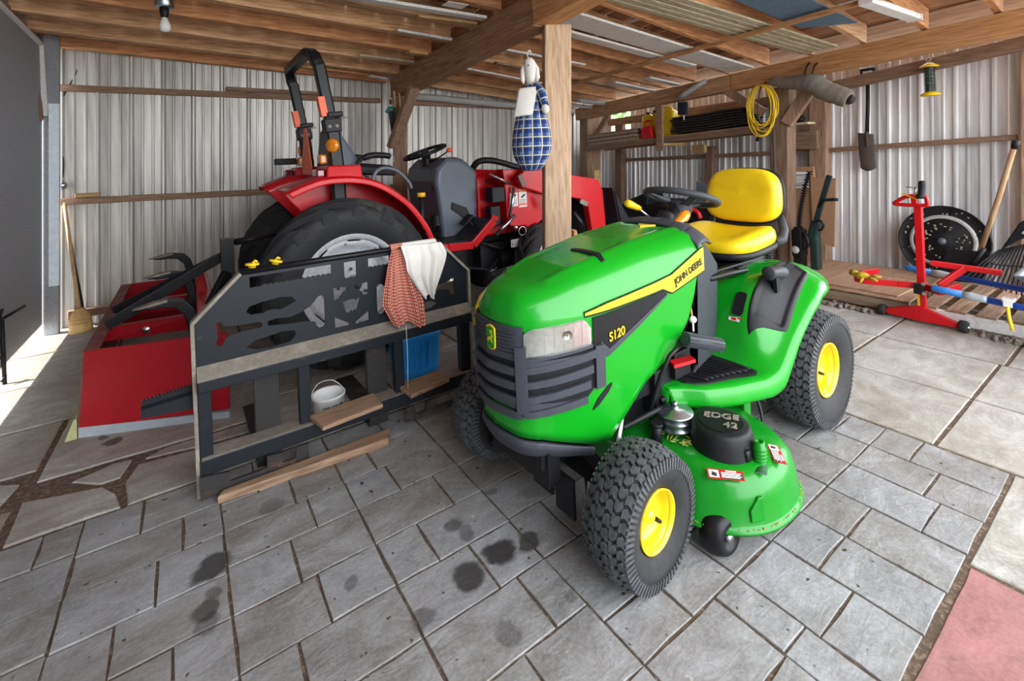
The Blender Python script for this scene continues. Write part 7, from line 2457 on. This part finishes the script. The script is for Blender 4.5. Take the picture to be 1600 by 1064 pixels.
q = MB(); q.bar((4.66, 1.955, 0.56), (4.68, 1.835, 0.985), 0.022, 0.05, (0, 1, 0))
MT['dark_green'] = plain('dark_green_plastic', (0.012, 0.030, 0.028), 0.4)
obj('bar_cover', q, MT['dark_green'], bl, world_pts=True, bevel=0.008)
q = MB(); q.tube([(4.66, 1.93, 0.70), (4.64, 1.88, 0.765), (4.64, 1.80, 0.775), (4.64, 1.765, 0.775)], [0.012, 0.012, 0.016, 0.014], 10)
obj('side_handle', q, MT['black'], bl, world_pts=True)
q = MB(); q.box((4.66, 1.965, 0.48), (0.10, 0.08, 0.20), (0.25, 0, 0)); q.box((4.66, 1.965, 0.285), (0.09, 0.07, 0.30))
obj('motor_body', q, MT['dark_green'], bl, world_pts=True, bevel=0.015)
q = MB(); q.tube(catmull([(4.62, 1.96, 0.56), (4.60, 1.90, 0.59), (4.60, 1.87, 0.55), (4.62, 1.90, 0.50), (4.63, 1.95, 0.50)], 6), 0.010, 8)
obj('loop_handle', q, MT['black'], bl, world_pts=True)
# black machine behind the steering wheel
sb = thing('snow_blower', 'black snow blower with slanted housing behind the mower steering wheel', 'snow blower', (4.5, 3.4, 0))
q = MB()
q.ring_loft([[(4.28, 2.95, 0.12), (4.28, 4.02, 0.12), (4.28, 4.10, 0.25), (4.30, 4.09, 0.52), (4.36, 4.02, 0.64), (4.36, 2.95, 0.66)], [(4.80, 2.95, 0.12), (4.80, 4.02, 0.12), (4.80, 4.10, 0.25), (4.80, 4.09, 0.52), (4.78, 4.02, 0.66), (4.78, 2.95, 0.68)]], True, True, False)
sbo = obj('housing', q, MT['black_gloss'], sb, world_pts=True, bevel=0.03)
q = MB(); q.hexa([(4.38, 3.62, 0.62), (4.72, 3.62, 0.62), (4.72, 4.0, 0.62), (4.38, 4.0, 0.62), (4.40, 3.62, 0.80), (4.68, 3.62, 0.80), (4.70, 3.95, 0.68), (4.40, 3.95, 0.68)])
obj('hood_slope', q, MT['black'], sb, world_pts=True, bevel=0.01)
q = MB(); q.hexa([(4.25, 2.66, 0.70), (4.27, 2.66, 0.70), (4.27, 2.90, 0.70), (4.25, 2.90, 0.70), (4.25, 2.64, 0.85), (4.27, 2.64, 0.85), (4.27, 2.87, 0.95), (4.25, 2.87, 0.95)])
obj('chute', q, MT['grey_panel'], sb, world_pts=True, bevel=0.005)
q = MB(); q.box((4.26, 2.78, 0.42), (0.14, 0.26, 0.58))
obj('engine', q, MT['black'], sb, world_pts=True, bevel=0.03)
q = MB(); q.tube(catmull([(4.18, 3.06, 0.60), (4.16, 3.0, 0.66), (4.16, 2.9, 0.675), (4.17, 2.82, 0.64), (4.18, 2.80, 0.58)], 6), 0.022, 10)
obj('red_handle', q, MT['red_plastic'], sb, world_pts=True)
q = MB(); q.box((4.275, 3.95, 0.47), (0.012, 0.05, 0.06))
obj('data_label', q, MT['paper'], sb, world_pts=True)
for y in (3.1, 3.9):
    q = MB(); q.lathe([(0.03, -0.06), (0.15, -0.06), (0.18, -0.03), (0.18, 0.03), (0.15, 0.06), (0.03, 0.06)], (4.62, y, 0.18), (0, 1, 0), 28)
    obj('wheel', q, MT['rubber'], sb, world_pts=True)
wp2 = MB(); wp2.hexa([(4.35, 4.40, 0.0), (4.45, 4.40, 0.0), (4.45, 4.42, 0.0), (4.35, 4.42, 0.0), (4.55, 4.62, 1.05), (4.65, 4.62, 1.05), (4.65, 4.64, 1.05), (4.55, 4.64, 1.05)])
solo('plank_offcut', wp2, MT['plank_yellow'], 'pale wooden board leaning in the corner behind the loader arm', 'board', bevel=0.003)
wp2 = MB(); wp2.hexa([(2.315, 2.46, 0.0), (2.36, 2.44, 0.0), (2.33, 2.37, 0.0), (2.285, 2.39, 0.0), (2.205, 2.50, 0.74), (2.225, 2.49, 0.74), (2.20, 2.43, 0.74), (2.18, 2.44, 0.74)])
solo('wedge_board', wp2, MT['plank_yellow'], 'pale wedge shaped board leaning on the right of the middle post', 'board', bevel=0.003)

# ------------------------------------------------------------------ hung on the right wall and beam
spd = thing('spade', 'rusty D-handled spade hanging on the steel wall', 'spade', (5.19, 1.70, 1.0))
def so_(name, m, mat, parent=None, **k):
    return obj(name, m, mat, parent or spd, world_pts=True, **k)
q = MB(); q.tube([(5.205, 1.693, 1.86), (5.20, 1.70, 1.6), (5.19, 1.715, 1.30)], 0.016, 12)
so_('shaft', q, MT['black'])
q = MB()
q.tube(catmull([(5.205, 1.742, 1.93), (5.205, 1.738, 1.87), (5.205, 1.70, 1.835), (5.205, 1.650, 1.865), (5.205, 1.643, 1.93)], 6), 0.011, 10)
q.cyl((5.205, 1.75, 1.935), (5.205, 1.635, 1.935), 0.014, n=12)
so_('d_grip', q, MT['black'])
q = MB()
q.grid(lambda u, v: Vector((5.19 - 0.02 * math.cos((v - 0.5) * 2.2) + 0.02, 1.655 + 0.125 * v - 0.012 * (1 - u) * 0 + 0.01 * (1 - u), 1.335 - 0.31 * u - 0.03 * math.sin(PI * v) * (u > 0.95) + 0.02 * v * (1 - u))), 12, 12)
MT['rust'] = worn('rusty_spade_steel', (0.085, 0.068, 0.058), (0.16, 0.10, 0.075), 0.52, 0.75, 9)
so_('blade', q, MT['rust'], solid=0.004)
q = MB(); q.cyl((5.19, 1.715, 1.36), (5.185, 1.715, 1.22), 0.019, 0.010, 12)
so_('socket', q, MT['rust'])
fd = thing('bird_feeder', 'yellow and wire tube bird feeder hanging before the steel wall', 'bird feeder', (5.06, 1.22, 1.62))
q = MB(); q.lathe([(0.0, 0.275), (0.02, 0.272), (0.062, 0.245), (0.066, 0.238), (0.0, 0.238)], (0, 0, 0), (0, 0, 1), 28)
obj('roof', q, MT['yellow_plastic'], fd)
q = MB(); q.lathe([(0.0, 0.0), (0.06, 0.0), (0.068, 0.008), (0.064, 0.016), (0.035, 0.035), (0.0, 0.035)], (0, 0, 0), (0, 0, 1), 28)
obj('tray', q, MT['yellow_plastic'], fd)
q = MB(); q.lathe([(0.030, 0.03), (0.030, 0.24)], (0, 0, 0), (0, 0, 1), 24)
MT['seed'] = worn('mesh_and_seed', (0.05, 0.075, 0.07), (0.20, 0.21, 0.17), 0.5, 0.6, 60)
tubeo = obj('seed_tube', q, MT['seed'], fd)
q = MB()
for k in range(8):
    q.lathe([(0.033, 0.035 + 0.027 * k), (0.035, 0.0365 + 0.027 * k), (0.033, 0.038 + 0.027 * k)], (0, 0, 0), (0, 0, 1), 20)
for k in range(10):
    a = 2 * PI * k / 10
    q.cyl((0.034 * math.cos(a), 0.034 * math.sin(a), 0.03), (0.034 * math.cos(a), 0.034 * math.sin(a), 0.24), 0.0015, n=5)
obj('wire_mesh', q, MT['black'], fd)
q = MB(); q.tube(catmull([(0, 0, 0.27), (0.0, 0.018, 0.295), (0, 0.0, 0.315), (0, -0.014, 0.30), (0, 0, 0.285)], 6), 0.0025, 6); q.cyl((0, 0, 0.31), (0.04, 0.0, 0.36), 0.0015, n=5)
obj('hanger', q, MT['wire'], fd)
cl = thing('extension_cord', 'coiled yellow extension cord hanging from the beam', 'cord', (4.62, 2.35, 1.62))
r4 = random.Random(3)
q = MB()
pts = []
for k in range(9):
    a0 = 2 * PI * k
    ry, rz, oy, oz = r4.uniform(0.085, 0.15), r4.uniform(0.19, 0.255), r4.uniform(-0.02, 0.02), r4.uniform(-0.03, 0.0)
    for j in range(20):
        a = 2 * PI * j / 20 + PI / 2
        pts.append((-0.03 + 0.012 * math.sin(a * 2 + k) - 0.004 * k, oy + ry * math.cos(a), 0.235 - rz + oz * 0 + rz * math.sin(a)))
q.tube(catmull(pts, 3), 0.0052, 7)
obj('cord_coil', q, MT['yellow_plastic'], cl)
q = MB()
pts = [(-0.01 + 0.01 * math.sin(j), 0.055 * math.cos(2 * PI * j / 18), 0.03 + 0.20 * math.sin(2 * PI * j / 18)) for j in range(36)]
q.tube(catmull(pts, 3), 0.005, 7)
obj('brown_loop', q, MT['rust'], cl)
q = MB(); q.cyl((-0.02, 0.05, -0.235), (-0.02, 0.075, -0.30), 0.013, 0.016, 10)
obj('plug', q, MT['black'], cl)
q = MB(); q.tube([(0.06, 0.0, 0.27), (0.0, 0.0, 0.245), (-0.03, 0.0, 0.225), (-0.05, 0, 0.25)], 0.006, 6)
obj('hook', q, MT['black'], cl)
bgq = thing('umbrella_bag', 'long grey canvas bag tied under the orange beam', 'bag', (4.60, 1.93, 1.75))
q = MB()
ctr = catmull([(4.63, 2.262, 1.885), (4.61, 2.15, 1.85), (4.60, 2.0, 1.825), (4.60, 1.90, 1.80), (4.60, 1.80, 1.72), (4.60, 1.68, 1.655), (4.60, 1.635, 1.63)], 5)
rr_ = [interp([(0, 0.045), (0.2, 0.055), (0.35, 0.075), (0.5, 0.092), (0.65, 0.084), (0.85, 0.080), (1, 0.070)], k / (len(ctr) - 1)) + 0.004 * math.sin(k * 2.1) for k in range(len(ctr))]
q.tube(ctr, rr_, 16)
obj('bag_body', q, MT['canvas'], bgq, world_pts=True)
for (y, z, a) in ((1.96, 1.90, 0.02), (1.90, 1.885, -0.02)):
    q = MB(); q.tube(catmull([(4.585, y + 0.05, z - 0.03), (4.57, y + 0.02, z - 0.045), (4.58, y, z), (4.60, y - 0.01, z + 0.06), (4.66, y - 0.01, z + 0.10)], 6), 0.008, 8)
    obj('tie_strap', q, MT['black'], bgq, world_pts=True)
q = MB(); q.tube([(4.60, 1.625, 1.625), (4.60, 1.60, 1.615)], [0.045, 0.03], 12)
obj('bag_end', q, MT['black_fabric'], bgq, world_pts=True)
q = MB(); q.box((4.54, 1.86, 1.765), (0.004, 0.05, 0.012), (-0.6, 0, 0))
obj('bag_mark', q, MT['tape'], bgq, world_pts=True)
rp = MB(); rp.cyl((4.635, 2.282, 0.14), (4.64, 2.285, 1.45), 0.013, n=12)
solo('red_pole', rp, MT['rust'], 'thin red brown pole standing against the post behind the cord coil', 'pole')
bgp = thing('cloth_pouch', 'dark blue pouch with white tab hanging over the stacked sheets', 'pouch', (4.60, 3.24, 1.73))
q = MB(); q.hexa([(4.58, 3.18, 1.655), (4.63, 3.18, 1.655), (4.63, 3.305, 1.665), (4.58, 3.305, 1.665), (4.585, 3.175, 1.80), (4.62, 3.175, 1.80), (4.62, 3.30, 1.81), (4.585, 3.30, 1.81)])
MT['navy'] = plain('navy_cloth', (0.012, 0.016, 0.035), 0.8)
obj('pouch_body', q, MT['navy'], bgp, world_pts=True, bevel=0.015)
q = MB(); q.cyl((4.60, 3.23, 1.655), (4.60, 3.235, 1.60), 0.006, n=8)
obj('tab', q, MT['white'], bgp, world_pts=True)
q = MB(); q.tube([(4.60, 3.24, 1.80), (4.62, 3.24, 1.87), (4.68, 3.24, 1.90)], 0.003, 6)
obj('hanging_loop', q, MT['black'], bgp, world_pts=True)
# small shelf with odds and ends by the coil post
ssf = MB(); ssf.box((5.03, 2.24, 1.475), (0.16, 0.26, 0.02))
solo('small_shelf', ssf, MT['plank_beige'], 'small pale shelf between the posts right of the cord coil', 'shelf', bevel=0.002)
cn = thing('oil_can', 'black can lying on the small shelf between the posts', 'can', (5.02, 2.22, 1.486))
q = MB(); q.cyl((-0.01, -0.05, 0.035), (0.0, 0.06, 0.035), 0.034, n=20)
obj('can_body', q, MT['black_gloss'], cn)
q = MB(); q.cyl((0.0, 0.06, 0.035), (0.0, 0.085, 0.04), 0.014, n=12)
obj('cap', q, MT['black'], cn)
nb = MB(); nb.box((5.04, 2.18, 1.565), (0.08, 0.12, 0.014))
bkt2 = MB(); bkt2.hexa([(5.10, 2.10, 1.22), (5.15, 2.10, 1.22), (5.15, 2.36, 1.22), (5.10, 2.36, 1.22), (5.10, 2.10, 1.40), (5.15, 2.10, 1.40), (5.15, 2.36, 1.40), (5.10, 2.36, 1.40)])
solo('short_board', bkt2, MT['girt_y'], 'wide brown board nailed between the posts under the small shelf', 'board', bevel=0.003)
# storage shelf in the corner
shf = thing('storage_shelf', 'long plank storage shelf hung below the beam in the far corner', 'shelf', (4.85, 3.7, 1.3))
q = MB(); q.bar((4.72, 4.95, 1.34), (4.72, 2.40, 1.44), 0.05, 0.06)
obj('front_rail', q, MT['girt_y'], shf, world_pts=True, bevel=0.004)
q = MB(); q.bar((5.12, 4.95, 1.34), (5.12, 2.40, 1.44), 0.05, 0.06)
obj('back_rail', q, MT['girt_y'], shf, world_pts=True, bevel=0.004)
q = MB(); q.hexa([(4.70, 4.9, 1.372), (5.14, 4.9, 1.372), (5.14, 2.42, 1.466), (4.70, 2.42, 1.466), (4.70, 4.9, 1.39), (5.14, 4.9, 1.39), (5.14, 2.42, 1.484), (4.70, 2.42, 1.484)])
obj('shelf_board', q, MT['plank_old'], shf, world_pts=True)
q = MB(); q.bar((4.69, 3.625, 1.82), (4.69, 3.635, 1.27), 0.09, 0.04, (1, 0, 0))
obj('hanger_board', q, MT['plank_old'], shf, world_pts=True, bevel=0.003)
q = MB(); q.bar((4.70, 3.66, 1.345), (5.14, 3.66, 1.345), 0.09, 0.035)
obj('cross_piece', q, MT['plank_yellow'], shf, world_pts=True)
q = MB(); q.box((5.10, 3.385, 1.275), (0.06, 0.16, 0.10))
obj('support_block', q, MT['plank_yellow'], shf, world_pts=True, bevel=0.003)
SZ = lambda y: 1.39 + (4.9 - y) * 0.0379
k_ = 0
for layer in range(6):
    for col in range(4):
        q = MB()
        x = 4.73 + 0.095 * col; z = SZ(4.35) + 0.004 + 0.0125 + 0.024 * layer
        r = r3.uniform(-0.02, 0.02)
        q.bar((x, 4.88 + r, z - 0.020), (x, 3.98 + r, z + 0.014), 0.088, 0.022)
        lab = 'weathered board in the flat stack on the far end of the storage shelf'
        solo('stacked_board', q, MT['plank_old'] if (layer + col) % 2 else MT['plank_beige'], lab, 'board', 'boards stacked on the storage shelf', bevel=0.002)
jc = thing('jerry_can', 'large yellow jerry can with black cap on the storage shelf', 'jerry can', (4.84, 3.66, SZ(3.66)))
q = MB()
def jring(k, z, dy=0):
    return [(math.copysign(abs(math.cos(a)) ** 0.4, math.cos(a)) * 0.085 * k, dy + math.copysign(abs(math.sin(a)) ** 0.4, math.sin(a)) * 0.16 * k, z) for a in [2 * PI * i / 28 for i in range(28)]]
q.ring_loft([jring(0.94, 0.0), jring(1, 0.015), jring(1, 0.10), jring(0.975, 0.11), jring(1, 0.12), jring(1, 0.24), jring(0.92, 0.30, -0.006), jring(0.55, 0.325, -0.02)], True, True, True)
jb = obj('can_body', q, MT['yellow_plastic'], jc)
q = MB(); q.tube(catmull([(0, -0.10, 0.30), (0, -0.08, 0.345), (0, 0.02, 0.355), (0, 0.08, 0.335), (0, 0.10, 0.29)], 5), 0.018, 10)
obj('handle', q, MT['yellow_plastic'], jc)
q = MB(); q.cyl((0, 0.125, 0.285), (0, 0.15, 0.335), 0.03, n=16)
obj('cap', q, MT['black'], jc)
yt = thing('yellow_can', 'rounded yellow plastic can left of the jerry can on the storage shelf', 'can', (4.84, 3.915, SZ(3.9)))
q = MB(); q.lathe([(0.0, 0.0), (0.075, 0.0), (0.082, 0.02), (0.082, 0.23), (0.07, 0.285), (0.03, 0.31), (0.0, 0.312)], (0, 0, 0), (0, 0, 1), 28)
obj('can_body', q, MT['yellow_plastic'], yt)
q = MB(); q.lathe([(0.028, 0.30), (0.028, 0.335), (0.0, 0.337)], (0, 0, 0), (0, 0, 1), 16)
obj('cap', q, MT['black'], yt)
gc2 = thing('fuel_can', 'small red fuel can with loop handle on the storage shelf', 'fuel can', (4.70, 3.83, SZ(3.83) ))
q = MB(); q.hexa([(-0.03, -0.095, -0.0), (0.05, -0.095, 0.0), (0.05, 0.09, 0.0), (-0.03, 0.09, 0.0), (-0.02, -0.06, 0.155), (0.04, -0.06, 0.155), (0.04, 0.075, 0.14), (-0.02, 0.075, 0.14)])
obj('can_body', q, MT['red_plastic'], gc2, bevel=0.012)
q = MB(); q.tube(catmull([(0.01, -0.055, 0.14), (0.01, -0.06, 0.20), (0.01, -0.02, 0.215), (0.01, 0.03, 0.205), (0.01, 0.045, 0.14)], 5), 0.011, 10)
obj('handle', q, MT['red_plastic'], gc2)
for k in range(7):
    m = MB()
    y0, y1 = 3.50 - r3.uniform(0, 0.05), 2.56 + r3.uniform(-0.04, 0.05)
    z = 0.010 + 0.027 * k
    def fs(u, v, y0=y0, y1=y1, z=z, k=k):
        y = y0 + (y1 - y0) * u
        return Vector((4.71 + 0.36 * v + 0.01 * math.sin(7 * u + k), y, SZ(y) + 0.004 + z + 0.005 * math.sin(9 * u + 0.2 * k) + 0.004 * math.sin(6 * v + 0.2 * k)))
    m.grid(fs, 24, 8)
    m.grid(lambda u, v: Vector((4.71 + 0.01 * math.sin(7 * u + k) - 0.012 * math.sin(PI * v), fs(u, 0).y, fs(u, 0).z + 0.022 * v)), 24, 4)
    m.grid(lambda u, v: fs(u, v) + Vector((0, 0, 0.022)), 24, 8)
    m.grid(lambda u, v: Vector((fs(0, u).x, fs(0, u).y + 0.012 * math.sin(PI * v), fs(0, u).z + 0.022 * v)), 8, 4)
    solo('folded_tarp', m, MT['black_fabric'], 'black folded sheet in the pile on the storage shelf', 'tarp', 'black sheets piled on the storage shelf')
# ------------------------------------------------------------------ lumber and odds stored up under the joists
def lumber(a, b, w, th, mat, label, cat='board', name='stored_board', drop=0.0):
    (xa, ya), (xb, yb) = a, b
    za, zb_ = Jz(xa, ya) - th / 2 - drop, Jz(xb, yb) - th / 2 - drop
    m = MB()
    m.bar((xa, ya, za), (xb, yb, zb_), w, th)
    return solo(name, m, MT[mat], label, cat, 'lumber stored under the joists', bevel=0.002)
lumber((0.55, 3.17), (1.90, 3.02), 0.075, 0.022, 'white_wood', 'white board under the left joists above the yellow pine board')
lumber((1.45, 3.25), (1.90, 3.17), 0.105, 0.022, 'plank_yellow', 'bright yellow pine board under the joists, the nearer of two')
lumber((1.42, 3.57), (1.90, 3.57), 0.035, 0.020, 'white_wood', 'thin white strip between the two yellow pine boards overhead')
lumber((1.71, 4.06), (1.89, 4.05), 0.085, 0.022, 'plank_yellow', 'short yellow pine board under the joists, the farther of two')
lumber((1.35, 4.35), (1.88, 4.33), 0.030, 0.018, 'plank_beige', 'thin beige strip under the left joists behind the roll bar')
lumber((1.66, 5.02), (1.86, 5.06), 0.06, 0.020, 'white_wood', 'short white board end at the top of the tractor post')
lumber((0.9, 4.95), (1.62, 4.99), 0.06, 0.02, 'joist_old', 'dark thin board under the joists behind the roll bar top')
lumber((2.10, 4.23), (3.6, 4.23), 0.030, 0.018, 'white_wood', 'long thin white strip under the joists behind the middle post')
lumber((2.15, 3.55), (3.3, 3.42), 0.035, 0.018, 'white_wood', 'thin white strip overhead right of the middle post')
lumber((2.25, 2.66), (4.62, 2.56), 0.26, 0.020, 'white_wood', 'wide white board overhead between middle post and orange beam')
lumber((2.30, 2.90), (4.15, 2.80), 0.11, 0.020, 'white_wood', 'narrower white board overhead behind the wide white board')
for k in range(5):
    lumber((2.35, 2.27 - 0.062 * k), (4.58, 1.95 - 0.058 * k), 0.052, 0.016, 'plank_beige', ['first', 'second', 'third', 'fourth', 'fifth'][k] + ' of five beige strips overhead, counted from the wide white board')
lumber((4.0, 3.72), (4.66, 3.70), 0.10, 0.02, 'white_wood', 'short white board overhead above the yellow jerry can')
lumber((4.15, 3.35), (4.64, 3.33), 0.09, 0.02, 'white_wood', 'short white board overhead near the white cloth roll')
lumber((2.55, 3.9), (4.2, 3.86), 0.06, 0.02, 'plank_old', 'brown board overhead behind the plaid bag holder')
m = MB()
m.bar((3.58, 4.2, Jz(3.58, 4.2) - 0.048), (3.72, 0.9, Jz(3.72, 0.9) - 0.043), 0.05, 0.03)
solo('lath', m, MT['beam_light'], 'long orange lath running across under the joists', 'lath', bevel=0.002)
m = MB()
m.add([], [])
z_ = lambda x, y: Jz(x, y) - 0.004
q4 = [(3.05, 1.75), (3.40, 1.44), (4.15, 1.40), (3.95, 1.70)]
m.hexa([(x, y, z_(x, y) - 0.008) for x, y in q4] + [(x, y, z_(x, y)) for x, y in q4])
MT['bluegrey'] = plain('blue_grey_sheet', (0.10, 0.16, 0.23), 0.6, 0, 0.2)
solo('blue_sheet', m, MT['bluegrey'], 'blue grey sheet lying up under the joists near the white lamp', 'sheet')
fl_ = thing('fluorescent_lamp', 'white fluorescent lamp housing under the ceiling near the orange beam', 'lamp', (4.02, 1.16, Jz(4.02, 1.16)))
q = MB(); q.bar((-0.38, 0.02, -0.022), (0.36, -0.03, -0.042), 0.085, 0.04)
obj('lamp_housing', q, MT['white'], fl_, bevel=0.006)
q = MB(); q.bar((0.36, -0.03, -0.045), (0.385, -0.032, -0.045), 0.092, 0.045)
obj('end_cap', q, MT['cotton'], fl_, bevel=0.004)
for (x0, y0, z0, r, ln_, lab) in ((4.25, 4.55, 1.945, 0.030, 0.62, 'white plastic roll end over the beam, the nearer one'), (4.25, 4.78, 1.915, 0.026, 0.60, 'white plastic roll end over the beam, the farther one')):
    m = MB(); m.tube([(x0, y0, z0 + 0.03), (x0 + ln_, y0, z0)], r, 14)
    solo('plastic_roll', m, MT['pvc'], lab, 'roll', 'white rolls over the beam')
m = MB()
m.tube([(4.62, 3.30, 1.855), (4.62, 3.22, 1.895), (4.62, 3.08, 1.955), (4.62, 2.96, 2.0)], [0.030, 0.034, 0.030, 0.024], 12)
solo('cloth_roll', m, MT['pvc'], 'rolled white cloth pushed up beside the beam over the dark pouch', 'roll')
m = MB(); m.box((1.60, 2.93, Jz(1.6, 2.93) - 0.003), (0.16, 0.10, 0.004))
solo('paper_tag', m, MT['paper'], 'small white paper label stapled under the joists by the heavy beam', 'label')
# purlins and cross laths seen between the right joists
for k in range(8):
    x = 2.5 + 0.33 * k
    m = MB(); m.bar((x, -0.5, Jz(x, -0.5) + 0.16), (x, 5.2, Jz(x, 5.2) + 0.16), 0.055, 0.012)
    struct('roof_lath', m, MT['white_wood'] if k in (2, 5) else MT['deck'], 'thin lath under the roof deck between the right joists', 'lath', 'roof laths')
# greenery outside the gap in the corner
MT['leaf'] = plain('sunlit_leaves', (0.10, 0.30, 0.04), 0.6, 0, 0.4, 20)
m = MB()
r5 = random.Random(2)
for i in range(500):
    c = Vector((r5.gauss(8.0, 0.5), r5.gauss(7.2, 0.7), r5.gauss(1.9, 0.45)))
    d = Vector((r5.uniform(-1, 1), r5.uniform(-1, 1), r5.uniform(-1, 1))).normalized() * 0.09
    e = d.cross(Vector((r5.uniform(-1, 1), r5.uniform(-1, 1), r5.uniform(-1, 1)))).normalized() * 0.05
    m.add([c - d, c + e, c + d, c - e], [(0, 1, 2, 3)])
for i in range(5):
    m.cyl((8.0 + 0.2 * (i - 2), 7.2, -0.06), (8.0 + 0.35 * (i - 2), 7.2, 1.6), 0.03, 0.015, 8)
bsh = solo('bush', m, MT['leaf'], 'green leafy bush outside the gap in the far corner', 'bush')
